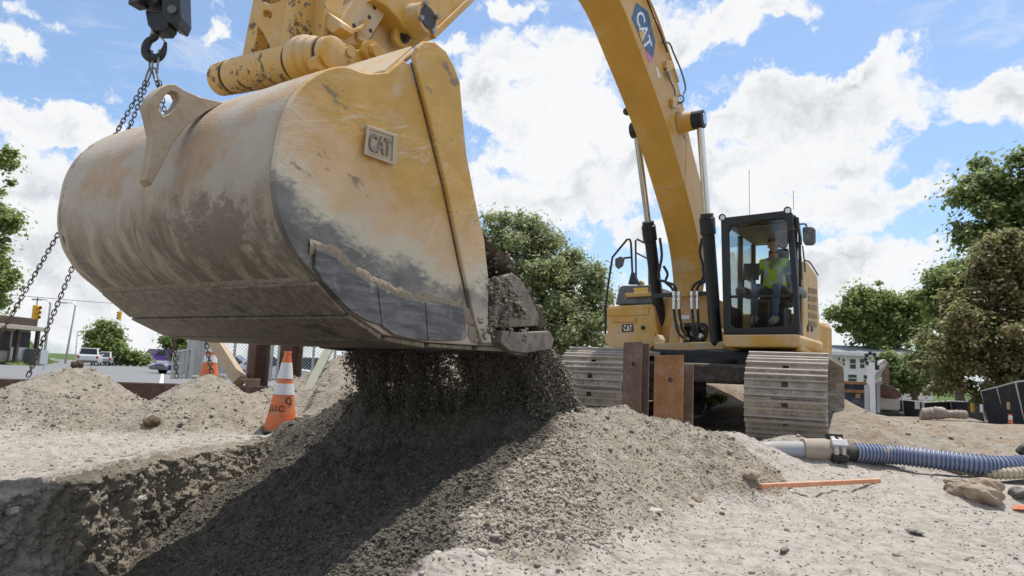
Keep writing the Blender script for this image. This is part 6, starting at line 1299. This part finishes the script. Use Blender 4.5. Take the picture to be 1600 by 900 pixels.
q0 = PY(67, 585, 40); q0[2] = -.4; sg = thing('road_sign', q0, 'small white road sign on a post before the grassy bank', 'sign'); zz_ = PY(67, 558, 40)[2]; MB().tube([q0, (q0[0], 40, zz_+.45)], .04, 8).build('post', 'galvanised', sg); MB().ab(q0[0]-.22, q0[0]+.22, 39.92, 39.94, zz_-.40, zz_+.40).build('panel', 'wall_white', sg, bevel=.01)
# ------------------------------------------------------------------ mesh fence panels on the left
def fpanel(pa, pb, h, label, mesh=.07, lean=0, group='wire mesh fence panels', clad=None):
    pa = np.asarray(pa, float); pb = np.asarray(pb, float); o = thing('fence_panel', pa, label, 'fence panel', group); up = ZU*h+np.array([lean, 0, 0])*h
    for q_ in (pa, pb, (pa+pb)/2): MB().tube([q_, q_+up], .028, 8).build('post', 'galvanised', o)
    MB().tube([pa+up, pb+up], .024, 8).build('rail', 'galvanised', o); MB().tube([pa+up*.06, pb+up*.06], .02, 8).build('rail', 'galvanised', o)
    n = int(np.linalg.norm(pb-pa)/mesh); d = pb-pa; hn = int(h/mesh); mb = MB(); V = []; Fs = []
    def wire(p, q):
        k = len(V); s = np.cross(q-p, [.2, 1, .1]); s = s/np.linalg.norm(s)*.0035; t = np.array([0, .0035, 0]); V.extend([p-s, p+s, p+t*2, q-s, q+s, q+t*2]); Fs.extend([(k, k+1, k+4, k+3), (k+1, k+2, k+5, k+4), (k+2, k, k+3, k+5)])
    if clad: MB().prism([pa+up*.04, pb+up*.04, pb+up*.97, pa+up*.97], np.array([0, .012, 0])).build('screen', clad, o)
    else:
        for i in range(-hn, n):
            t0, t1 = max(0, -i)/hn, min(hn, n-i)/hn
            if t1 <= t0: continue
            wire(pa+d*((i+t0*hn)/n)+up*t0, pa+d*((i+t1*hn)/n)+up*t1); wire(pa+d*((i+t0*hn)/n)+up*(1-t0), pa+d*((i+t1*hn)/n)+up*(1-t1))
        mb.add(V, Fs).build('wire_mesh', 'galvanised', o, kind='stuff')
    return o
def fpx(u0, u1, Y0, Y1, vt, vb, label, **kw):
    a_ = PY(u0, vb, Y0); b_ = PY(u1, vb, Y1); h = PY((u0+u1)/2, vt, (Y0+Y1)/2)[2]-(a_[2]+b_[2])/2; return fpanel(a_, b_, h, label, **kw)
fpx(268, 298, 14.5, 13.2, 548, 592, 'leaning wire fence panel at the left end of the row'); fpx(297, 324, 13.0, 14.6, 531, 592, 'tall wire fence panel edge-on above the small cone', mesh=.045); fpx(290, 320, 13.4, 14.9, 534, 592, 'wire fence panel stacked behind the tall one', mesh=.045)
fpx(340, 385, 14.0, 14.0, 528, 594, 'wire fence panel behind the timber brace'); fpx(411, 432, 14.0, 14.1, 530, 596, 'narrow wire fence panel between the two dark posts'); fpx(452, 520, 14.2, 14.4, 530, 600, 'wire fence panel behind the tall cone')
for u, Y, pt, lb in ((425, 40, 'car_white', 'white car behind the wire fence between the dark posts'), (365, 44, 'car_silver', 'silver car behind the wire fence and the timber brace'), (500, 42, 'car_dark', 'dark car behind the tall cone')):
    p = PY(u, 590, Y); car((p[0], Y, rz(Y)-.1), math.radians(10), 4.5, 1.8, 1.5, pt, lb, 'car', None)
# ------------------------------------------------------------------ right: house, sheds, fences, trench shield, small digger
def house(u0, u1, Y, veave, vridge, yaw, dep, label, wins, wall_h=6.5):
    a_ = PY(u0, veave, Y); b_ = PY(u1, veave, Y); Wd = b_[0]-a_[0]; ze = a_[2]; c, s = math.cos(yaw), math.sin(yaw); X_ = np.array([c, s, 0]); Y_ = np.array([-s, c, 0]); o_ = np.array([a_[0], Y, 0]); zr = ze+(veave-vridge)*(Y+dep/2)/FPX; zb = ze-wall_h
    w = lambda x, y, z: o_+X_*x+Y_*y+ZU*z; o = thing('house', w(Wd/2, dep/2, zb), label, 'house', 'houses beyond the site'); Wd = Wd/c
    MB().prism([w(0, y, z) for y, z in ((0, zb), (dep, zb), (dep, ze), (dep/2, zr-.1), (0, ze))], X_*Wd).build('wall', 'wall_white', o)
    r = MB(); t = .14
    for y0, y1 in ((-.35, dep/2), (dep+.35, dep/2)): r.add([w(-.3, y0, ze-.05), w(Wd+.3, y0, ze-.05), w(Wd+.3, y1, zr), w(-.3, y1, zr), w(-.3, y0, ze-.05+t), w(Wd+.3, y0, ze-.05+t), w(Wd+.3, y1, zr+t), w(-.3, y1, zr+t)], [(0, 1, 2, 3), (7, 6, 5, 4), (0, 4, 5, 1), (1, 5, 6, 2), (3, 2, 6, 7), (0, 3, 7, 4)])
    r.build('roof', 'roof_grey', o); MB().box(w(Wd/2, -.38, ze+.0), (X_, Y_, ZU), (Wd/2+.3, .03, .14)).build('fascia', 'wall_white', o)
    for (uu, vv, ww, hh) in wins:
        cx = (uu-u0)/(u1-u0)*Wd; cz = ze-(vv-veave)*Y/FPX; ww = ww*Y/FPX; hh = hh*Y/FPX
        fq = [w(cx-ww/2-.07, -.03, cz-hh/2-.07), w(cx+ww/2+.07, -.03, cz-hh/2-.07), w(cx+ww/2+.07, -.03, cz+hh/2+.07), w(cx-ww/2-.07, -.03, cz+hh/2+.07)]; ctr = sum(fq)/4
        f = MB().prism(fq, Y_*.05, holes=[[w(cx-ww/2, -.03, cz-hh/2), w(cx+ww/2, -.03, cz-hh/2), w(cx+ww/2, -.03, cz+hh/2), w(cx-ww/2, -.03, cz+hh/2)]]).build('window', 'wall_white', o); MB().prism([w(cx-ww/2, -.008, cz-hh/2), w(cx+ww/2, -.008, cz-hh/2), w(cx+ww/2, -.008, cz+hh/2), w(cx-ww/2, -.008, cz+hh/2)], Y_*.005).build('pane', 'dark_glass', f); MB().box(w(cx, -.03, cz), (X_, Y_, ZU), (ww/2, .02, .03)).build('sash_bar', 'wall_white', f)
    return o
house(1296, 1440, 58, 552, 538, math.radians(-4), 9, 'white two storey house with a grey roof', [(1310, 563, 4, 10), (1317, 565, 4, 11), (1331, 567, 9, 15), (1345, 566, 7, 14), (1362, 568, 8, 14), (1312, 588, 7, 13), (1330, 589, 13, 11), (1350, 590, 7, 13)])
house(1180, 1288, 62, 552, 542, 0, 9, 'low white house whose grey roof shows behind the track', [(1240, 562, 8, 12)], 5)
house(1405, 1446, 40, 619, 608, math.radians(8), 4, 'small pale shed under the maroon tree', [(1425, 628, 5, 5)], 3); house(1372, 1390, 42, 616, 608, 0, 3, 'tiny shed beside the small digger', [], 2)
SY = 24
ts = thing('trench_shield', PY(1340, 632, SY), 'dark blue steel trench shield with two rusty beams across it', 'trench shield'); simple('shield_blue', (.05, .075, .12), .6, .2, .3, 4, .3)
def sp_(u, v, d=0): return PY(u, v, SY+d)
MB().prism([sp_(u, v, .2) for u, v in ((1318, 596), (1376, 598), (1376, 650), (1318, 650))], (0, .12, 0)).build('plate', 'shield_blue', ts, bevel=.02)
for v in (597, 610): MB().prism([sp_(u, vv) for u, vv in ((1313, v-2), (1376, v+1), (1376, v+5), (1313, v+3))], (0, .18, 0)).build('waler', 'rust_orange', ts, bevel=.01)
for u in (1316, 1373): MB().prism([sp_(uu, vv, -.05) for uu, vv in ((u-2.5, 595), (u+2.5, 595), (u+2.5, 645), (u-2.5, 645))], (0, .1, 0)).build('corner_post', 'galvanised', ts, bevel=.01)
tag(MB().prism([sp_(u, v, -1) for u, v in ((1303, 592), (1312, 592), (1312, 640), (1303, 640))], (0, .25, 0)).build('sheet_pile', 'rust_dark', bevel=.01), 'dark rusty sheet pile beside the right track', 'sheet pile')
tag(MB().prism([sp_(u, v, .15) for u, v in ((1337, 615), (1344, 615), (1344, 622), (1337, 622))], (0, .03, 0)).build('notice', 'timber'), 'small tan notice on the blue trench shield', 'notice')
pp = sp_(1362, 640, -2); po = thing('marker_post', pp, 'light grey upright post with a ring of black fittings on top', 'post'); zt_ = sp_(1361, 566, -2)[2]
MB().ab(pp[0]-.09, pp[0]+.09, pp[1]-.08, pp[1]+.08, pp[2]-.3, zt_).build('post', 'wall_white', po, bevel=.01); MB().ab(pp[0]-.20, pp[0]-.10, pp[1]-.06, pp[1]+.06, pp[2]-.3, sp_(1358, 602, -2)[2]).build('stub', 'galvanised', po, bevel=.01)
cz_ = sp_(1361, 561, -2); R_ = 9*22/FPX
MB().tube([cz_+np.array([R_*math.cos(t), 0, R_*math.sin(t)]) for t in np.linspace(0, 2*math.pi, 20, endpoint=False)], .025, 6, closed=True).build('ring', 'black_steel', po)
for t in np.linspace(.2, 2*math.pi, 9): 
    MB().box(cz_+np.array([R_*math.cos(t), 0, R_*math.sin(t)]), ((math.cos(t), 0, math.sin(t)), (0, 1, 0), (-math.sin(t), 0, math.cos(t))), (.06, .04, .035)).build('fitting', 'black_steel', po, bevel=.01)
MB().ab(cz_[0]+.02, cz_[0]+.24, pp[1]-.05, pp[1]+.1, cz_[2]-.34, cz_[2]-.18).build('lamp_box', 'black_steel', po, bevel=.02)
DY = 28
dg = thing('small_excavator', PY(1385, 630, DY), 'small grey excavator with its arm bent over, far off', 'excavator'); dpx = lambda u, v, d=0: PY(u, v, DY+d)
simple('digger_grey', (.45, .44, .42), .6, 0, .15, 5, .4)
MB().prism([dpx(u, v) for u, v in ((1352, 606), (1360, 594), (1376, 566), (1383, 561), (1388, 566), (1384, 575), (1366, 600), (1360, 612))], (0, .3, 0)).build('boom', 'digger_grey', dg, bevel=.03); MB().prism([dpx(u, v, .05) for u, v in ((1381, 563), (1389, 566), (1390, 590), (1388, 602), (1383, 600), (1382, 580))], (0, .22, 0)).build('stick', 'rust_steel', dg, bevel=.02)
MB().tube([dpx(1363, 588, -.1), dpx(1381, 570, -.1)], .05, 8).build('cylinder', 'chrome', dg)
MB().prism([dpx(u, v, -.3) for u, v in ((1383, 600), (1396, 604), (1408, 612), (1409, 620), (1400, 624), (1388, 618))], (0, .9, 0)).build('bucket', 'rust_dark', dg, bevel=.03); bx_ = dpx(1356, 622, 1.5); MB().box(bx_, ((1, 0, 0), (0, 1, 0), (0, 0, 1)), (.9, .9, .45)).build('body', 'digger_grey', dg, bevel=.08); MB().box(bx_-ZU*.75, ((1, 0, 0), (0, 1, 0), (0, 0, 1)), (1.1, .9, .25)).build('tracks', 'black_rubber', dg, bevel=.1)
simple('fence_screen', (.014, .015, .018), .85, 0, .3, 3, .05)
FYY = 17.0
def rfence(pts, label):
    """pts: (u top, v top, u bottom, v bottom, Y) per post; screen between"""
    o = thing('site_fence', PY(pts[0][2], pts[0][3], pts[0][4]), label, 'fence', 'black screened site fences'); T = [PY(a_, b_, Y) for a_, b_, c, d, Y in pts]; B_ = [PY(c, d, Y) for a_, b_, c, d, Y in pts]
    for t, b_ in zip(T, B_): MB().tube([b_-(t-b_)*.15, t], .028, 8).build('post', 'galvanised', o)
    for i in range(len(T)-1):
        MB().tube([T[i], T[i+1]], .022, 8).build('rail', 'galvanised', o); MB().prism([B_[i]+np.array([0, .04, -.15]), B_[i+1]+np.array([0, .04, -.15]), T[i+1]+np.array([0, .04, -.01]), T[i]+np.array([0, .04, -.01])], (0, .012, 0)).build('screen', 'fence_screen', o)
    return o
rfence([(1533, 611, 1547, 657, 20), (1558, 605, 1574, 660, 19), (1587, 597, 1603, 662, 18), (1640, 590, 1652, 668, 17)], 'tall black screened fence leaning over at the right edge')
rfence([(1443, 629, 1445, 646, 26), (1485, 627, 1490, 645, 26), (1512, 628, 1516, 646, 25), (1530, 613, 1540, 652, 22)], 'low black screened fence behind the logs')
rfence([(1380, 622, 1382, 645, 30), (1410, 625, 1412, 645, 29), (1441, 628, 1443, 646, 28)], 'dark fence run below the small digger')
def log(u0, v0, u1, v1, Y, r, label, mat='bark'):
    a_, b_ = PY(u0, v0, Y), PY(u1, v1, Y); n = 14; P_ = np.linspace(a_, b_, n)+rng.normal(size=(n, 3))*r*.04; tag(MB().tube(P_, r*(1+.05*rng.normal(size=n)), 14).build('log', mat), label, 'log', 'felled logs by the fence')
simple('log_grey', (.24, .20, .16), .9, 0, .4, 8, .3, bump=.8, bscale=20)
log(1438, 647, 1474, 645, 16, .14, 'thick brown log at the left of the felled logs', 'log_grey'); log(1474, 647, 1508, 648, 16.3, .10, 'greyer thinner log at the right of the felled logs', 'log_grey'); log(1459, 638, 1476, 641, 15.9, .045, 'short white barked log lying on top of the others', 'stone_pale')
q = PY(1579, 661, 16); q[2] = gz(q[0], q[1])
cone((q[0], q[1], PY(1579, 664, 16)[2]), .24, 'tiny orange cone at the foot of the leaning black fence')
for u, v, w_, h_, Y, mt, lb in ((1533, 638, 4, 12, 18.8, 'wall_white', 'small white notice hanging on the black fence'), (1575, 634, 4, 11, 17.8, 'timber', 'small tan notice on the leaning black fence'), (1519, 637, 5, 14, 20, 'signal_yellow', 'yellow marker board at the corner of the black fences'), (1433, 633, 7, 12, 24, 'wall_white', 'white board standing by the low black fence')):
    c = PY(u, v, Y); k = Y/FPX; tag(MB().ab(c[0]-w_*k/2, c[0]+w_*k/2, c[1]-.03, c[1], c[2]-h_*k/2, c[2]+h_*k/2).build('notice', mt, bevel=.004), lb, 'notice')
# ================================================================== THE OPERATOR IN THE CAB
simple('skin', (.40, .24, .17), .55, 0, .08, 12, 0, bump=.05); simple('shirt_grey', (.27, .27, .29), .85, 0, .12, 12, 0, bump=.3, bscale=40); simple('jeans', (.05, .085, .16), .85, 0, .15, 14, 0, bump=.3, bscale=60)
simple('vest_yellow', (.62, .78, .06), .7, 0, .06, 10, 0, bump=.2); simple('vest_band', (.62, .63, .60), .35, 0, .05, 10, 0); simple('hair_dark', (.025, .02, .016), .7, 0, .2, 40, 0); simple('boots', (.25, .20, .15), .8, 0, .2, 20, .3); simple('eye_white', (.7, .7, .7), .3, 0, .02, 5, 0)
def person():
    hp_ = np.array([SA-.06, cl0, ZS+.12]); W_ = lambda a, l, z: M(hp_[0]+a, hp_[1]+l, hp_[2]+z)
    org = W_(0, 0, -.12)
    joints = {'pelvis': ((0, 0, 0), .15), 'belly': ((-.02, 0, .16), .145), 'chest': ((-.03, 0, .34), .150), 'upchest': ((-.02, 0, .45), .120), 'neck': ((-.005, 0, .545), .058), 'headbase': ((.01, 0, .62), .062)}
    ed = [('pelvis', 'belly'), ('belly', 'chest'), ('chest', 'upchest'), ('upchest', 'neck'), ('neck', 'headbase')]
    for s, n in ((-1, 'R'), (1, 'L')):
        joints.update({'sh'+n: ((-.02, s*.175, .445), .072), 'el'+n: ((.10, s*.285, .20), .050), 'fo'+n: ((.26, s*.30, .19), .042), 'wr'+n: ((.36, s*.305, .20), .030), 'pa'+n: ((.42, s*.30, .215), .034),
                       'hi'+n: ((.03, s*.10, -.02), .095), 'th'+n: ((.28, s*.13, .02), .085), 'kn'+n: ((.50, s*.15, .03), .066), 'ca'+n: ((.56, s*.145, -.20), .058), 'an'+n: ((.60, s*.14, -.44), .042)})
        ed += [('upchest', 'sh'+n), ('sh'+n, 'el'+n), ('el'+n, 'fo'+n), ('fo'+n, 'wr'+n), ('wr'+n, 'pa'+n), ('pelvis', 'hi'+n), ('hi'+n, 'th'+n), ('th'+n, 'kn'+n), ('kn'+n, 'ca'+n), ('ca'+n, 'an'+n)]
    names = list(joints); me = bpy.data.meshes.new('body'); me.from_pydata([tuple(W_(*joints[k][0])-org) for k in names], [(names.index(a), names.index(b_)) for a, b_ in ed], [])
    ob = bpy.data.objects.new('body_tmp', me); COL.objects.link(ob); sk = ob.modifiers.new('s', 'SKIN'); sk.use_smooth_shade = True
    for i, k in enumerate(names): me.skin_vertices[0].data[i].radius = (joints[k][1],)*2; me.skin_vertices[0].data[i].use_root = (k == 'pelvis')
    sb = ob.modifiers.new('d', 'SUBSURF'); sb.levels = 2; sb.render_levels = 2
    dg_ = bpy.context.evaluated_depsgraph_get(); ev = ob.evaluated_get(dg_); m2 = ev.to_mesh(); V = np.array([v.co[:] for v in m2.vertices])+org; Fs = [list(p.vertices) for p in m2.polygons]; ev.to_mesh_clear(); bpy.data.objects.remove(ob)
    LC = np.array([loc(v) for v in V])-hp_
    def mat_of(c):
        a, l, z = c
        if z > .535: return 0
        if a > .345 and z > .12: return 0
        if z < .05 and (a > .10 or z < -.0): return 2
        if z < .06: return 2
        return 1
    mb = MB()
    for f in Fs: pass
    mb.v.append(V); mb.n = len(V); mb.at.append(np.zeros((len(V), 3)))
    for f in Fs: mb.f.append(f); mb.mi.append(mat_of(LC[f].mean(0))); mb.sm.append(True)
    # head: skull with jaw, brow, nose, ears
    th, ph = np.meshgrid(np.linspace(0, math.pi, 28), np.linspace(0, 2*math.pi, 36, endpoint=False), indexing='ij')
    x = np.sin(th)*np.cos(ph); y = np.sin(th)*np.sin(ph); z = np.cos(th); A_ = .096*x; B_ = .076*y; Z_ = .118*z
    jaw = sstep(-z, .0, .9); B_ = B_*(1-.28*jaw); A_ = A_*(1-.10*jaw)+.012*jaw*(x > 0)
    A_ += .022*np.exp(-((y)/.16)**2-((z+.12)/.17)**2)*(x > 0); A_ += .008*np.exp(-((z-.22)/.09)**2)*(x > .3); A_ -= .007*np.exp(-((np.abs(y)-.40)/.14)**2-((z-.06)/.09)**2)*(x > 0); A_ += .006*np.exp(-((z+.52)/.05)**2-(y/.3)**2)*(x > 0); A_ -= .004*np.exp(-((z+.57)/.02)**2-(y/.3)**2)*(x > 0); A_ += .006*np.exp(-((z+.85)/.1)**2-(y/.3)**2)*(x > 0)
    hc = np.array([.035, 0, .72]); Pg = np.array([[W_(hc[0]+A_[i, j], B_[i, j], hc[2]+Z_[i, j]) for j in range(36)] for i in range(28)]); Pg = np.concatenate([Pg, Pg[:, :1]], 1)
    mb.grid(Pg, 0)
    for s in (-1, 1):
        mb.lathe(W_(hc[0]-.005, s*.070, hc[2]-.01), L*s, [(0, .030), (.010, .032), (.016, .02)], 12, 0)
        base_ = np.array([.42, s*.30, .215])
        for k in range(4):   # fingers curled round the joystick
            q = base_+np.array([.028, s*(-.03+.02*k)*1.0, .012*(1 if k in (1, 2) else .4)]); ln = (.9, 1.05, 1.0, .8)[k]
            pts = [q-np.array([.02, 0, 0]), q, q+np.array([.030*ln, -s*.004, -.006]), q+np.array([.042*ln, -s*.010, -.030*ln]), q+np.array([.026*ln, -s*.014, -.046*ln])]
            mb.tube(catmull(np.array([W_(*p) for p in pts]), 3), np.linspace(.0098, .0075, 13), 8, 0)
        q = base_+np.array([-.01, -s*.03, .01]); pts = [q, q+np.array([.022, -s*.018, .006]), q+np.array([.048, -s*.016, .0]), q+np.array([.062, -s*.006, -.006])]
        mb.tube(catmull(np.array([W_(*p) for p in pts]), 3), np.linspace(.012, .009, 10), 8, 0)
        mb.lathe(W_(hc[0]+.083, s*.031, hc[2]+.010), F, [(-.008, .0), (-.002, .011), (.002, .010), (.005, .0)], 10, 4)
        # boots
        an = np.array([.60, s*.14, -.44]); pts = [an+np.array([-.07, 0, -.03]), an+np.array([-.01, 0, .0]), an+np.array([.08, 0, -.035]), an+np.array([.16, 0, -.055]), an+np.array([.20, 0, -.06])]
        mb.tube(catmull(np.array([W_(*p) for p in pts]), 4), np.interp(np.linspace(0, 1, 17), [0, .12, .5, .85, 1], [.035, .055, .05, .046, .022]), 12, 3)
    # mouth
    o = mb.build('person', ['skin', 'shirt_grey', 'jeans', 'boots', 'eye_white'], None, org=org); tag(o, 'seated operator in grey shirt and yellow vest inside the cab', 'person')
    MB().tube(catmull(np.array([W_(hc[0]+.088, -.022, hc[2]-.066), W_(hc[0]+.096, 0, hc[2]-.064), W_(hc[0]+.088, .022, hc[2]-.066)]), 4), .0035, 6).build('mouth', 'lamp_red' if False else 'skin', o)
    # cap with a brim
    c_ = MB(); th = np.linspace(0, 1.45, 9); Pg = np.array([[W_(hc[0]-.004+.103*math.sin(t)*math.cos(p), .083*math.sin(t)*math.sin(p), hc[2]+.028+.098*math.cos(t)) for p in np.linspace(0, 2*math.pi, 25)] for t in th]); c_.grid(Pg)
    c_.prism([W_(hc[0]+.08, -.07, hc[2]+.05), W_(hc[0]+.15, -.055, hc[2]+.035), W_(hc[0]+.17, 0, hc[2]+.033), W_(hc[0]+.15, .055, hc[2]+.035), W_(hc[0]+.08, .07, hc[2]+.05)], ZU*.006); c_.build('cap', 'hair_dark', o)
    # vest: outer copy of the torso surface, open at the front, with reflective bands
    N_ = np.zeros_like(V)
    for f in Fs:
        n = np.cross(V[f[1]]-V[f[0]], V[f[2]]-V[f[0]]); N_[f] += n
    N_ /= np.maximum(np.linalg.norm(N_, axis=1, keepdims=True), 1e-9)
    vf = []; vm = []
    for f in Fs:
        a, l, z = LC[f].mean(0)
        if .05 < z < .50 and abs(l) < .20 and a < .19 and not (abs(l) > .165 and z < .36 and a > .02): 
            if a > .05 and z > .30 and abs(l) < (z-.28)*.28: continue
            vf.append(f); vm.append(1 if (.13 < z < .175) or (abs(abs(l)-.10) < .022 and z > .2) else 0)
    v_ = MB(); v_.v.append(V+N_*.014); v_.n = len(V); v_.at.append(np.zeros((len(V), 3)))
    for f, k in zip(vf, vm): v_.f.append(f); v_.mi.append(k); v_.sm.append(True)
    vo = v_.build('vest', ['vest_yellow', 'vest_band'], o); so_ = vo.modifiers.new('t', 'SOLIDIFY'); so_.thickness = .008
    return o
person()
